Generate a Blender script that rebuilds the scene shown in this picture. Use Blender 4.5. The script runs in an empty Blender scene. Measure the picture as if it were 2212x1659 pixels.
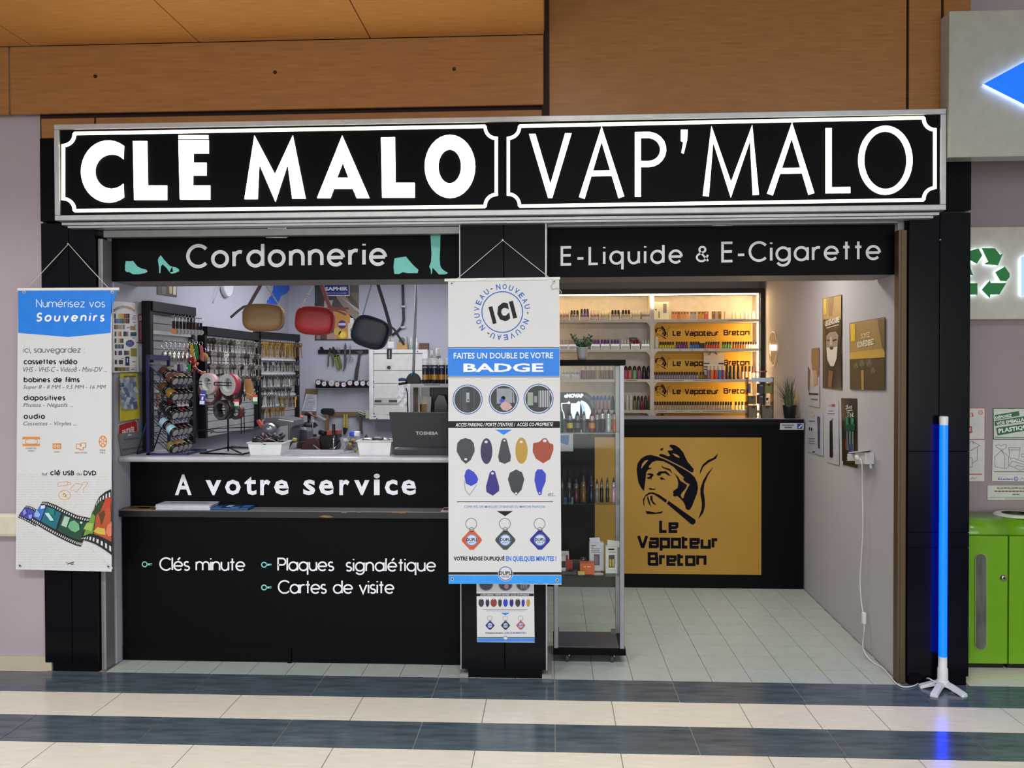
import bpy, bmesh, math, random
import numpy as np
from mathutils import Vector, Matrix
random.seed(7)
sc = bpy.context.scene
COL = sc.collection

# ------------------------------------------------------------------ camera
FOC, PCX, PIT, YAW, ROL = 1883.43, 1092.24, .01407, -.05236, -.0025
CAM = np.array([0.0, -4.45019, 1.575])
_F = np.array([math.sin(YAW)*math.cos(PIT), math.cos(YAW)*math.cos(PIT), -math.sin(PIT)])
_r0 = np.array([math.cos(YAW), -math.sin(YAW), 0.0]); _u0 = np.cross(_r0, _F)
_R = math.cos(ROL)*_r0 + math.sin(ROL)*_u0
_U = -math.sin(ROL)*_r0 + math.cos(ROL)*_u0
cam = bpy.data.cameras.new('camera'); cam.sensor_width = 36
cam.lens = 36*FOC/2212; cam.shift_x = (1106-PCX)/2212; cam.clip_start = .05
camo = bpy.data.objects.new('camera', cam); COL.objects.link(camo)
camo.matrix_world = Matrix(((_R[0], _U[0], -_F[0], CAM[0]), (_R[1], _U[1], -_F[1], CAM[1]),
                            (_R[2], _U[2], -_F[2], CAM[2]), (0, 0, 0, 1)))
sc.camera = camo
# ------------------------------------------------------------------ view, world, big lights
vs = sc.view_settings
vs.view_transform = 'Standard'; vs.look = 'None'; vs.gamma = 1; vs.exposure = 0.47; vs.use_curve_mapping = False
w = bpy.data.worlds.new('hall'); sc.world = w; w.use_nodes = True
w.node_tree.nodes['Background'].inputs[0].default_value = (.95, .97, 1, 1)
w.node_tree.nodes['Background'].inputs[1].default_value = .36
def area(name, loc, target, sx, sy, watts, col=(1, 1, 1), spread=180):
    l = bpy.data.lights.new(name, 'AREA'); l.shape = 'RECTANGLE'; l.size = sx; l.size_y = sy
    l.energy = watts; l.color = col; l.spread = math.radians(spread)
    o = bpy.data.objects.new(name, l); COL.objects.link(o); o.location = loc
    d = Vector(target)-Vector(loc); o.rotation_euler = d.to_track_quat('-Z', 'Y').to_euler()
    return o
for x, e in ((-3.9, 13), (-1.9, 15), (.2, 15), (2.2, 7)):
    area('hall_lamp', (x, -3.3, 4.2), (x*.9, -1.15, 0), .7, .5, e, (1, .99, .985), 100)
area('front_fill', (0, -9.5, 1.5), (0, 0, 1.4), 11, 2.4, 225, (1, .985, .98))  # broad fill added behind the camera to brighten the shop front
area('shop_lamp', (-1.2, 1.75, 2.47), (-1.2, 1.75, 0), 1.5, 1.7, 26, (.95, .96, 1))
area('shop_lamp', (.95, 1.15, 2.46), (.95, 1.15, 0), 1.0, .3, 14, (1, .93, .84))

# ------------------------------------------------------------------ pixel rays onto real planes
def _ray(x, y): return _F + _R*(x-PCX)/FOC - _U*(y-829.5)/FOC
def _on(x, y, ax, v):
    d = _ray(x, y); return CAM + d*((v-CAM[ax])/d[ax])
def P(x, y, Y=0.0): return _on(x, y, 1, Y)
def PX(x, y, X): return _on(x, y, 0, X)
def PZ(x, y, Z=0.0): return _on(x, y, 2, Z)
def PV(x, y, a, b, off=0.0):
    n = np.array([b[1]-a[1], a[0]-b[0], 0.0]); n /= np.linalg.norm(n)
    if n @ (CAM-np.array([a[0], a[1], 0])) < 0: n = -n
    q = np.array([a[0], a[1], 0]) + n*off
    d = _ray(x, y); return CAM + d*((n @ (q-CAM))/(n @ d))
def mpp(x, y, Y):  # metres per pixel
    return (P(x+1, y, Y)-P(x, y, Y))[0]

# ------------------------------------------------------------------ materials (procedural)
def lin(c):
    if isinstance(c, str):
        c = [int(c[i:i+2], 16)/255 for i in (1, 3, 5)]
    return tuple(v/12.92 if v <= .04045 else ((v+.055)/1.055)**2.4 for v in c)
_mc = {}
def M(c, rough=.5, metal=0, spec=.5, emit=0, var=.06, scale=18, alpha=1, coat=0, stretch=None, bump=0, var2=None):
    key = (str(c), rough, metal, spec, emit, var, scale, alpha, coat, str(stretch), bump, var2)
    if key in _mc: return _mc[key]
    m = bpy.data.materials.new('mat'); m.use_nodes = True
    nt = m.node_tree; b = nt.nodes['Principled BSDF']; L = nt.links.new
    col = lin(c)
    b.inputs['Roughness'].default_value = rough; b.inputs['Metallic'].default_value = metal
    b.inputs['Specular IOR Level'].default_value = spec
    if coat: b.inputs['Coat Weight'].default_value = coat; b.inputs['Coat Roughness'].default_value = .12
    tc = nt.nodes.new('ShaderNodeTexCoord'); mp = nt.nodes.new('ShaderNodeMapping'); nz = nt.nodes.new('ShaderNodeTexNoise')
    if stretch: mp.inputs['Scale'].default_value = stretch
    nz.inputs['Scale'].default_value = scale; nz.inputs['Detail'].default_value = 4
    L(tc.outputs['Object'], mp.inputs[0]); L(mp.outputs[0], nz.inputs['Vector'])
    rp = nt.nodes.new('ShaderNodeValToRGB')
    c2 = lin(var2) if var2 else tuple(v*(1+var) for v in col)
    rp.color_ramp.elements[0].position = .32; rp.color_ramp.elements[1].position = .68
    rp.color_ramp.elements[0].color = (*[v*(1-var) for v in col], 1); rp.color_ramp.elements[1].color = (*c2, 1)
    L(nz.outputs['Fac'], rp.inputs[0]); L(rp.outputs[0], b.inputs['Base Color'])
    if bump:
        bp = nt.nodes.new('ShaderNodeBump'); bp.inputs['Strength'].default_value = bump; bp.inputs['Distance'].default_value = .002
        L(nz.outputs['Fac'], bp.inputs['Height']); L(bp.outputs[0], b.inputs['Normal'])
    if emit:
        b.inputs['Emission Color'].default_value = (*col, 1); b.inputs['Emission Strength'].default_value = emit
    if alpha < 1: b.inputs['Alpha'].default_value = alpha
    m.diffuse_color = (*col, 1)
    _mc[key] = m
    return m
def glass_mat(tint=(.97, .99, .98), refl=.5, dirt=0.0):
    key = ('glass', tint, refl, dirt)
    if key in _mc: return _mc[key]
    m = bpy.data.materials.new('thin_glass'); m.use_nodes = True; nt = m.node_tree; nt.nodes.clear(); L = nt.links.new
    out = nt.nodes.new('ShaderNodeOutputMaterial'); tr = nt.nodes.new('ShaderNodeBsdfTransparent'); gl = nt.nodes.new('ShaderNodeBsdfGlossy')
    mx = nt.nodes.new('ShaderNodeMixShader'); lw = nt.nodes.new('ShaderNodeFresnel'); lw.inputs[0].default_value = 1.5
    mu = nt.nodes.new('ShaderNodeMath'); mu.operation = 'MULTIPLY_ADD'; mu.inputs[1].default_value = refl; mu.inputs[2].default_value = dirt
    tr.inputs[0].default_value = (*tint, 1); gl.inputs['Roughness'].default_value = .03
    L(lw.outputs[0], mu.inputs[0]); L(mu.outputs[0], mx.inputs[0]); L(tr.outputs[0], mx.inputs[1]); L(gl.outputs[0], mx.inputs[2]); L(mx.outputs[0], out.inputs[0])
    _mc[key] = m
    return m
GLASS = glass_mat()
BLACK = M('#050609', .5, spec=.08)
PILB = M('#04060c', .22, spec=.15)
BLACKW = M('#040507', .5, spec=.1)
WHITE = M('#e8e8e6', .5)
ALU = M('#a9abad', .38, .75)
STEEL = M('#b8b8b8', .25, 1)
DSTEEL = M('#55565a', .35, .9)
CHROME = M('#d8d8dc', .12, 1)
GOLD = M('#c79a35', .3, .9)
WOODR = M('#7d5f3c', .6, stretch=(1, 1, 8))

# ------------------------------------------------------------------ mesh building
WL = {}
class MB:
    def __init__(s): s.v = []; s.f = []; s.m = []; s.mats = []; s.sm = []; s.closed = True
    def mi(s, mat):
        if mat not in s.mats: s.mats.append(mat)
        return s.mats.index(mat)
    def add(s, verts, faces, mat, smooth=False):
        o = len(s.v); s.v += [tuple(map(float, q)) for q in verts]; k = s.mi(mat)
        for f in faces: s.f.append([i+o for i in f]); s.m.append(k); s.sm.append(smooth)
        return s
    def poly(s, pts, mat): return s.add(pts, [list(range(len(pts)))], mat)
    def box(s, x0, x1, y0, y1, z0, z1, mat):
        v = [(x, y, z) for z in (z0, z1) for y in (y0, y1) for x in (x0, x1)]
        return s.add(v, [(0, 2, 3, 1), (4, 5, 7, 6), (0, 1, 5, 4), (2, 6, 7, 3), (0, 4, 6, 2), (1, 3, 7, 5)], mat)
    def obox(s, o, u, v, w, mat):
        o, u, v, w = map(np.array, (o, u, v, w))
        q = [o, o+u, o+v, o+u+v, o+w, o+u+w, o+v+w, o+u+v+w]
        return s.add(q, [(0, 2, 3, 1), (4, 5, 7, 6), (0, 1, 5, 4), (2, 6, 7, 3), (0, 4, 6, 2), (1, 3, 7, 5)], mat)
    def prism(s, pts, off, mat, smooth=False):
        off = np.array(off); a = [np.array(p) for p in pts]; n = len(a)
        return s.add(a+[p+off for p in a], [list(range(n)), list(range(2*n-1, n-1, -1))] + [(i, (i+1) % n, n+(i+1) % n, n+i) for i in range(n)], mat, smooth)
    def tube(s, pts, r, mat, n=6, closed=False, cap=True):
        pts = [np.array(p, float) for p in pts]; N = len(pts); vs = []; ref = None
        for i, p in enumerate(pts):
            a = pts[(i-1) % N] if (closed or i > 0) else p; b = pts[(i+1) % N] if (closed or i < N-1) else p
            t = b-a; t = t/(np.linalg.norm(t)+1e-12)
            if ref is None: ref = np.array([0, 0, 1.0]) if abs(t[2]) < .9 else np.array([1.0, 0, 0])
            u = ref-t*(ref @ t); u /= (np.linalg.norm(u)+1e-12); ref = u; w_ = np.cross(t, u)
            rr = r[i] if isinstance(r, (list, tuple)) else r
            for k in range(n):
                th = 2*math.pi*k/n; vs.append(p+rr*(math.cos(th)*u+math.sin(th)*w_))
        fs = []
        for i in range(N if closed else N-1):
            j = (i+1) % N
            for k in range(n): fs.append((i*n+k, i*n+(k+1) % n, j*n+(k+1) % n, j*n+k))
        s.add(vs, fs, mat, True)
        if cap and not closed:
            s.add(vs[:n], [list(range(n-1, -1, -1))], mat); s.add(vs[-n:], [list(range(n))], mat)
        return s
    def strip(s, pts, wid, mat, side=(0, 0, 1), th=.002):
        # a flat strap: ribbon of rectangular section
        pts = [np.array(p, float) for p in pts]; vs = []
        for i, p in enumerate(pts):
            t = pts[min(i+1, len(pts)-1)]-pts[max(i-1, 0)]; t /= np.linalg.norm(t)+1e-12
            n = np.array([0, -1.0, 0]); u = np.cross(t, n); u /= np.linalg.norm(u)+1e-12
            for a, b in ((-.5, -.5), (.5, -.5), (.5, .5), (-.5, .5)): vs.append(p+u*wid*a+n*th*b)
        fs = []
        for i in range(len(pts)-1):
            for k in range(4): fs.append((i*4+k, i*4+(k+1) % 4, i*4+4+(k+1) % 4, i*4+4+k))
        fs += [(0, 1, 2, 3), tuple(len(vs)-4+k for k in (3, 2, 1, 0))]
        return s.add(vs, fs, mat)
    def lathe(s, prof, org, axis, mat, n=14, mats=None, smooth=True):
        ax = np.array(axis, float); ax /= np.linalg.norm(ax)
        u = np.cross(ax, (0, 0, 1.0) if abs(ax[2]) < .9 else (1.0, 0, 0)); u /= np.linalg.norm(u); w_ = np.cross(ax, u); org = np.array(org, float)
        for i in range(len(prof)-1):
            (r0, h0), (r1, h1) = prof[i], prof[i+1]; vs = []; fs = []
            mt = mats[i] if mats else mat
            for r, h in ((r0, h0), (r1, h1)):
                for k in range(n):
                    th = 2*math.pi*k/n; vs.append(org+ax*h+r*(math.cos(th)*u+math.sin(th)*w_))
            for k in range(n):
                q = [k, (k+1) % n, n+(k+1) % n, n+k]
                if r0 < 1e-6: q = [k, n+(k+1) % n, n+k]
                elif r1 < 1e-6: q = [k, (k+1) % n, n+k]
                fs.append(q)
            s.add(vs, fs, mt, smooth and abs(h1-h0) > 1e-6)
        return s
    def ball(s, c, r, mat, n=10, m=6, sc_=(1, 1, 1)):
        prof = [(math.sin(math.pi*i/m)*r, -math.cos(math.pi*i/m)*r) for i in range(m+1)]
        o = len(s.v); s.lathe(prof, (0, 0, 0), (0, 0, 1), mat, n)
        for i in range(o, len(s.v)): s.v[i] = tuple(s.v[i][k]*sc_[k]+c[k] for k in range(3))
        return s
    def build(s, name, parent=None, label=None, cat=None, group=None, kind=None, bevel=0, origin=None):
        me = bpy.data.meshes.new(name)
        if parent is not None: org = WL[parent]
        elif origin is not None: org = np.array(origin, float)
        else:
            a = np.array(s.v); org = np.array([(a[:, 0].min()+a[:, 0].max())/2, (a[:, 1].min()+a[:, 1].max())/2, a[:, 2].min()])
        me.from_pydata([tuple(np.array(q)-org) for q in s.v], [], s.f)
        for m_ in s.mats: me.materials.append(m_)
        me.polygons.foreach_set('material_index', s.m); me.polygons.foreach_set('use_smooth', s.sm)
        if bevel or True:
            bm = bmesh.new(); bm.from_mesh(me)
            bmesh.ops.remove_doubles(bm, verts=bm.verts, dist=1e-6)
            if s.closed: bmesh.ops.recalc_face_normals(bm, faces=bm.faces)
            if bevel:
                es = [e for e in bm.edges if len(e.link_faces) == 2 and e.calc_face_angle(0) > .5]
                bmesh.ops.bevel(bm, geom=es, offset=bevel, segments=2, affect='EDGES', profile=.5, clamp_overlap=True)
            bm.to_mesh(me); bm.free()
        me.update()
        o = bpy.data.objects.new(name, me); COL.objects.link(o)
        WL[o] = org
        if parent is not None: o.parent = parent
        else: o.location = org
        tag(o, label, cat, group, kind)
        return o
def tag(o, label=None, cat=None, group=None, kind=None):
    for k, v in (('label', label), ('category', cat), ('group', group), ('kind', kind)):
        if v: o[k] = v
    return o
def T(name, label, cat, loc=(0, 0, 0), group=None, kind=None):
    o = bpy.data.objects.new(name, None); COL.objects.link(o); o.location = tuple(map(float, loc)); o.empty_display_size = .05
    WL[o] = np.array(loc, float)
    return tag(o, label, cat, group, kind)
def dup(root, loc=None, rotz=None, label=None, group=None, scale=None, rot=None):
    r = root.copy(); COL.objects.link(r)
    if loc is not None: r.location = tuple(map(float, loc))
    if rotz is not None: r.rotation_euler = (0, 0, rotz)
    if rot is not None: r.rotation_euler = rot
    if scale is not None: r.scale = scale
    if label: r['label'] = label
    if group: r['group'] = group
    for ch in list(root.children):
        c = ch.copy(); COL.objects.link(c); c.parent = r
        for g in list(ch.children):
            d = g.copy(); COL.objects.link(d); d.parent = c
    return r

# ------------------------------------------------------------------ flat print on planes
_gc = {}
def glyphs(body, bold=0, shear=0):
    k = (body, bold, shear)
    if k in _gc: return _gc[k]
    c = bpy.data.curves.new('t', 'FONT'); c.body = body; c.offset = bold; c.shear = shear; c.resolution_u = 2
    o = bpy.data.objects.new('t', c); me = bpy.data.meshes.new_from_object(o)
    v = np.array([q.co[:2] for q in me.vertices]); f = [list(p.vertices) for p in me.polygons]
    bpy.data.objects.remove(o); bpy.data.curves.remove(c); bpy.data.meshes.remove(me)
    mn, mx = v.min(0), v.max(0); v = (v-mn)/(mx-mn)
    _gc[k] = (v, f)
    return _gc[k]
def arc(cx, cy, rx, ry, a0, a1, n=14):
    return [(cx+rx*math.cos(math.radians(a0+(a1-a0)*i/n)), cy+ry*math.sin(math.radians(a0+(a1-a0)*i/n))) for i in range(n+1)]
_o = arc(.5, .5, .5, .5, 0, 360, 22)
_e = [(.02, .5), (.98, .5)]
_ee = arc(.5, .5, .5, .5, 0, 318, 20)
_s = arc(.3, .74, .27, .26, 40, 270, 10)+arc(.3, .24, .3, .24, 90, -150, 10)[1:]
GEO = {
 'a': ([_o, [(1, 1), (1, 0)]], 1), 'b': ([_o, [(0, 1.5), (0, 0)]], 1), 'c': ([arc(.5, .5, .5, .5, 45, 315, 18)], .86),
 'd': ([_o, [(1, 1.5), (1, 0)]], 1), 'e': ([_e, _ee], 1), 'é': ([_e, _ee, [(.45, 1.22), (.72, 1.5)]], 1),
 'f': ([[(.2, 0), (.2, 1.2)]+arc(.45, 1.2, .25, .3, 180, 80, 6), [(0, .95), (.45, .95)]], .45),
 'g': ([_o, [(1, 1), (1, .05)]+arc(.5, .05, .5, .45, 0, -150, 10)], 1),
 'h': ([[(0, 1.5), (0, 0)], arc(.42, .56, .42, .44, 180, 0, 10)+[(.84, 0)]], .84),
 'i': ([[(0, 1), (0, 0)], [(0, 1.3), (0, 1.42)]], 0), 'l': ([[(0, 1.5), (0, 0)]], 0),
 'm': ([[(0, 1), (0, 0)], arc(.38, .6, .38, .4, 180, 0, 10)+[(.76, 0)], arc(1.14, .6, .38, .4, 180, 0, 10)+[(1.52, 0)]], 1.52),
 'n': ([[(0, 1), (0, 0)], arc(.42, .56, .42, .44, 180, 0, 10)+[(.84, 0)]], .84), 'o': ([_o], 1),
 'p': ([_o, [(0, 1), (0, -.5)]], 1), 'q': ([_o, [(1, 1), (1, -.5)]], 1),
 'r': ([[(0, 1), (0, 0)], arc(.4, .55, .4, .43, 180, 70, 6)], .5), 's': ([_s], .6),
 't': ([[(.25, 1.4), (.25, 0)], [(0, .97), (.5, .97)]], .5),
 'u': ([[(0, 1)]+arc(.42, .44, .42, .44, 180, 360, 10)+[(.84, 1)], [(.84, 1), (.84, 0)]], .84),
 'v': ([[(0, 1), (.42, 0), (.84, 1)]], .84), 'x': ([[(0, 1), (.8, 0)], [(.8, 1), (0, 0)]], .8),
 'y': ([[(0, 1), (.42, .05)], [(.84, 1), (.25, -.5)]], .84), 'z': ([[(0, 1), (.72, 1), (0, 0), (.74, 0)]], .74),
 'C': ([arc(.72, .72, .72, .72, 42, 318, 20)], 1.25), 'E': ([[(.78, 1.44), (0, 1.44), (0, 0), (.78, 0)], [(0, .76), (.74, .76)]], .78),
 'L': ([[(0, 1.44), (0, 0), (.68, 0)]], .68), 'P': ([[(0, 0), (0, 1.44), (.5, 1.44)]+arc(.5, 1.05, .39, .39, 90, -90, 10)+[(0, .66)]], .88),
 'N': ([[(0, 0), (0, 1.44), (1, 0), (1, 1.44)]], 1), 'S': ([arc(.42, 1.06, .38, .38, 30, 270, 12)+arc(.42, .36, .42, .36, 90, -150, 12)[1:]], .84),
 'U': ([[(0, 1.44)]+arc(.47, .47, .47, .47, 180, 360, 12)+[(.94, 1.44)]], .94), 'B': ([[(0, .76), (.45, .76)]+arc(.45, 1.1, .36, .34, -90, 90, 8)+[(0, 1.44), (0, 0), (.5, 0)]+arc(.5, .38, .4, .38, -90, 90, 8)+[(.45, .76)]], .9),
 'D': ([[(0, 0), (0, 1.44), (.45, 1.44)]+arc(.45, .72, .7, .72, 90, -90, 14)+[(0, 0)]], 1.15), 'V': ([[(0, 1.44), (.58, 0), (1.16, 1.44)]], 1.16),
 '-': ([[(0, .48), (.5, .48)]], .5), '&': ([[(1.02, 0), (.3, .92)]+arc(.5, 1.14, .27, .27, 215, -40, 12)+arc(.42, .36, .42, .38, 110, 330, 12)+[(1, .62)]], 1.0),
 ',': ([[(.1, .1), (0, -.25)]], .1), ':': ([[(0, .05), (0, .15)], [(0, .85), (0, .95)]], 0), ' ': ([], .42),
}
SQ = {'L': ([[(0, 1.38), (0, 0), (.75, 0)]], .75), 'e': ([[(.92, 0), (0, 0), (0, 1), (.88, 1), (.88, .46)], [(.88, .5), (0, .5)]], .88),
 'V': ([[(0, 1.38), (.42, 0), (.55, 0), (.97, 1.38)]], .97), 'a': ([[(-.06, 1), (.85, 1), (.85, -.1)], [(.85, 0), (0, 0), (0, .52), (.85, .52)]], .85),
 'p': ([[(0, -.5), (0, 1), (.88, 1), (.88, 0), (.1, 0)]], .88), 'o': ([[(0, 0), (0, 1), (.88, 1), (.88, 0), (0, 0)]], .88),
 't': ([[(0, 1.35), (0, 0), (.5, 0)], [(0, 1), (.5, 1)]], .5), 'u': ([[(0, 1), (0, 0), (.88, 0), (.88, 1)]], .88),
 'r': ([[(0, 0), (0, 1), (.5, 1)]], .45), 'B': ([[(0, -.1), (0, 1.38), (.85, 1.38), (.85, .72)], [(0, .72), (.92, .72), (.92, 0), (0, 0)]], .92),
 'n': ([[(0, 0), (0, 1), (.88, 1), (.88, 0)]], .88), ' ': ([], .5)}
def ribbon(pts, wd):
    pts = [np.array(p, float) for p in pts]
    pts = [p for i, p in enumerate(pts) if i == 0 or np.linalg.norm(p-pts[i-1]) > 1e-4]
    closed = len(pts) > 3 and np.allclose(pts[0], pts[-1])
    if closed: pts = pts[:-1]
    N = len(pts); Lh = []; Rh = []
    for i in range(N):
        a = pts[(i-1) % N] if (closed or i > 0) else None; b = pts[(i+1) % N] if (closed or i < N-1) else None
        p = pts[i]; ds = []
        if a is not None: d = p-a; ds.append(d/(np.linalg.norm(d)+1e-9))
        if b is not None: d = b-p; ds.append(d/(np.linalg.norm(d)+1e-9))
        ns = [np.array([-d[1], d[0]]) for d in ds]
        n = sum(ns); ln = np.linalg.norm(n)
        if ln < .35: n = ns[0]; k = 1
        else: n = n/ln; k = min(1/max(n @ ns[0], .3), 2.6)
        Lh.append(p+n*wd/2*k); Rh.append(p-n*wd/2*k)
    out = []
    for i in range(N if closed else N-1):
        j = (i+1) % N; out.append([Lh[i], Lh[j], Rh[j], Rh[i]])
    return out
class Cv:
    """print laid on a plane; coordinates are photograph pixels, fn gives the point on the plane raised by l layers"""
    def __init__(s, fn): s.fn = fn
    def poly(s, mb, pts, mat, l=1):
        mb.poly([s.fn(x, y, l) for x, y in pts], mat)
    def rect(s, mb, x0, y0, x1, y1, mat, l=1): s.poly(mb, [(x0, y0), (x1, y0), (x1, y1), (x0, y1)], mat, l)
    def disc(s, mb, cx, cy, rx, ry, mat, l=1, n=20): s.poly(mb, arc(cx, cy, rx, ry, 0, 360*(n-1)/n, n-1), mat, l)
    def line(s, mb, pts, wd, mat, l=1):
        for q in ribbon(pts, wd): s.poly(mb, q, mat, l)
    def ring(s, mb, cx, cy, rx, ry, wd, mat, l=1, n=28): s.line(mb, arc(cx, cy, rx, ry, 0, 360, n), wd, mat, l)
    def text(s, mb, body, x0, y0, x1, y1, mat, bold=0, shear=0, dy=0, l=1, quad=None):
        v, f = glyphs(body, bold, shear)
        pts = []
        for a, b in v:
            if quad:  # TL TR BR BL
                q = [np.array(k, float) for k in quad]; p = (q[3]*(1-a)+q[2]*a)*(1-b)+(q[0]*(1-a)+q[1]*a)*b
                pts.append(s.fn(p[0], p[1], l))
            else: pts.append(s.fn(x0+a*(x1-x0), y1-b*(y1-y0)+a*dy, l))
        mb.add(pts, f, mat)
    def stext(s, mb, body, x0, x1, yb, xh, wd, mat, dy=0, shear=0, font=GEO, l=1, gap=.3, raised=None):
        lines = []; x = 0
        need = (x1-x0-wd)/(xh-wd); nat = sum(font[ch][1] for ch in body)
        gap = min(max((need-nat)/max(len(body)-1, 1), .16), .42 if font is SQ else .9)
        for ch in body:
            st, adv = font[ch]
            for st_ in st: lines.append([(x+a+shear*b, b) for a, b in st_])
            x += adv+gap
        xs = [a for ln in lines for a, _ in ln]; mn, mx = min(xs), max(xs)
        k = (x1-x0-wd)/(mx-mn)
        for li, ln in enumerate(lines):
            px = [(x0+wd/2+(a-mn)*k, yb-wd/2-b*(xh-wd)+dy*(a-mn)/(mx-mn)) for a, b in ln]
            for q in ribbon(px, wd):
                if raised: mb.prism([s.fn(a, b, l+.22*li) for a, b in q], raised, mat)
                else: s.poly(mb, q, mat, l+.22*(li % 9))
def say(par, fn, *a, **k):
    b = MB(); fn(b, *a, **k); return b.build('lettering', par)
SHEET = {}
def nth(i):
    n = i+1; return '%d%s' % (n, 'th' if 10 < n % 100 < 14 else {1: 'st', 2: 'nd', 3: 'rd'}.get(n % 10, 'th'))
def cvY(Y, step=.0007): return Cv(lambda x, y, l: P(x, y, Y-l*step))
def cvV(a, b, off=0, step=.0007): return Cv(lambda x, y, l: PV(x, y, a, b, off+l*step))
# ================================================================== SETTING
XL, YB, YBR = -2.355, 3.26, 3.58            # inner left wall, back walls of the two shops
RWa, RWb = (1.757, 0.0), (1.882, YBR)        # inner right wall runs slightly out
def rwx(y): return RWa[0]+(RWb[0]-RWa[0])*y/YBR
def instance(mesh_obj, name, parent, loc):
    o = bpy.data.objects.new(name, mesh_obj.data); COL.objects.link(o); o.parent = parent
    o.location = tuple(np.array(loc, float)-WL[parent]); WL[o] = np.array(loc, float)
    return o
CREAM = M('#e6dfd0', .22, spec=.55, var=.05, scale=9, stretch=(1, 5, 1))
SLATE = M('#4a5660', .17, spec=.38, var=.22, scale=5, stretch=(1, 5, 1), var2='#5a6873')
SHOPT = M('#adb7b1', .4, spec=.4, var=.05, scale=14)
GROUT = M('#8f8b82', .8); GROUTD = M('#6a6a66', .85)
fl = T('floor', 'tiled floor of the shopping hall and the shop', None, (0, 0, 0), kind='structure')
g = MB().box(-7, 7, -10, .0, -.06, -.0025, GROUT).box(-2.36, 1.9, .0, 3.3, -.06, -.0025, GROUTD).box(-7, -2.36, 0, 1, -.06, -.0025, GROUT).box(1.9, 7, 0, 1, -.06, -.0025, GROUT)
g.build('grout', fl)
W_, X0_, D_, GP = .59564, .01384, .28539, .0045
def tile(x0, x1, y0, y1, mat, gp=GP, name='tile'):
    MB().box(x0+gp/2, x1-gp/2, y0+gp/2, y1-gp/2, -.01, 0, mat).build(name, fl, origin=None)
dark = MB().box(X0_-W_*5+GP/2, X0_-W_*4-GP/2, -D_+GP/2, -GP/2, -.01, 0, SLATE).build('tile', fl)
for k in (0, 2, 4):
    for n in range(-6, 6):
        if (k, n) != (0, -5):
            o = bpy.data.objects.new('tile', dark.data); COL.objects.link(o); o.parent = fl; o.location = ((n+5)*W_, -k*D_, 0)
for k, js in ((1, [(-330, 1490), (0, 1493), (262.6, 1497.5), (522, 1501), (785, 1505), (1051, 1509.5), (1320.6, 1513.5), (1596, 1519.5), (1737, 1522), (1875, 1525.5), (2162, 1530), (2460, 1536)]),
              (3, [(-500, 1595), (-185, 1600), (117, 1605.5), (417, 1610.5), (719, 1616), (1026, 1621.5), (1340.7, 1627.5), (1660, 1636), (1825, 1639.5), (1987, 1644), (2310, 1652), (2620, 1660)]),
              (5, None)):
    xs = [PZ(x, y)[0] for x, y in js] if js else [-3.9+.596*i for i in range(13)]
    for a, b in zip(xs, xs[1:]): tile(a, b, -(k+1)*D_, -k*D_, CREAM)
DS, X1 = .20011, .21303
for k in range(10):
    for i in range(-14, 9):
        a, b = X1+i*DS, X1+(i+1)*DS; y0 = k*DS; y1 = y0+DS
        if a < -.5 and k > 1: continue
        if -.5 < a < -.25 and k > 1: continue
        a2, b2 = max(a, XL+.01), min(b, rwx(y0)-.003)
        if b2-a2 > .03: tile(a2, b2, y0, y1, SHOPT, .003)
tile(2.085, 2.7, 0, .6, CREAM); tile(2.7, 3.3, 0, .6, CREAM); tile(-3.3, -2.66, 0, .05, CREAM); tile(-4, -3.3, 0, .05, CREAM)

MAUVE = M('#a79aa2', .7, var=.03, scale=3); MAUVER = M('#9a8b8e', .7, var=.03, scale=3)
PLAST = M('#cfc9b4', .45)
MB().box(-7, -2.672, .02, .25, -.05, 2.95, MAUVE).build('wall_left', kind='structure', label='mauve painted wall left of the shop front')
MB().box(2.09, 7, .56, .8, -.05, 4.6, MAUVER).build('wall_right', kind='structure', label='mauve painted wall behind the green bins')
MB().box(-7, -2.64, .004, .02, 0, .075, M('#b9ad98', .5)).build('baseboard_left', kind='structure', label='beige skirting along the mauve wall')
rail = T('trim_1', 'cream wall guard rail on the left mauve wall', None, (-4.5, 0, .77), kind='structure')
MB().box(-7, -2.75, -.018, .02, .71, .835, PLAST).build('rail', rail, bevel=.02)
# shop interior shell
LAV = M('#b3b3c0', .75, var=.02, scale=2); GREYW = M('#b5b0b4', .7, var=.02, scale=2)
MB().box(XL-.08, XL, .14, YB+.1, -.02, 2.5, LAV).build('wall_left_inner', kind='structure', label='lavender grey left wall inside the cobbler shop')
MB().box(XL-.08, -.2, YB, YB+.1, -.02, 2.5, LAV).build('wall_back_left', kind='structure', label='lavender grey back wall of the cobbler shop')
MB().box(-.2, 2.05, YBR, YBR+.1, -.02, 2.5, GREYW).build('wall_back_right', kind='structure', label='grey back wall behind the bottle shelves')
MB().box(-.27, -.23, .3, YBR+.1, 0, 2.5, LAV).build('light_baffle', kind='structure', label='partition between the two shop halves')  # hidden wall added so the two shop lights do not mix
MB().prism([(rwx(.09), .09, -.02), (RWb[0], YBR, -.02), (RWb[0], YBR, 2.5), (rwx(.09), .09, 2.5)], (.07, 0, 0), GREYW).build('wall_right_inner', kind='structure', label='grey right wall of the vape shop')
MB().box(XL-.08, 2.05, .42, YBR+.1, 2.5, 2.56, M('#c4c4c4', .8)).build('ceiling_1', kind='structure', label='plain white ceiling inside the shop')

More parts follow.
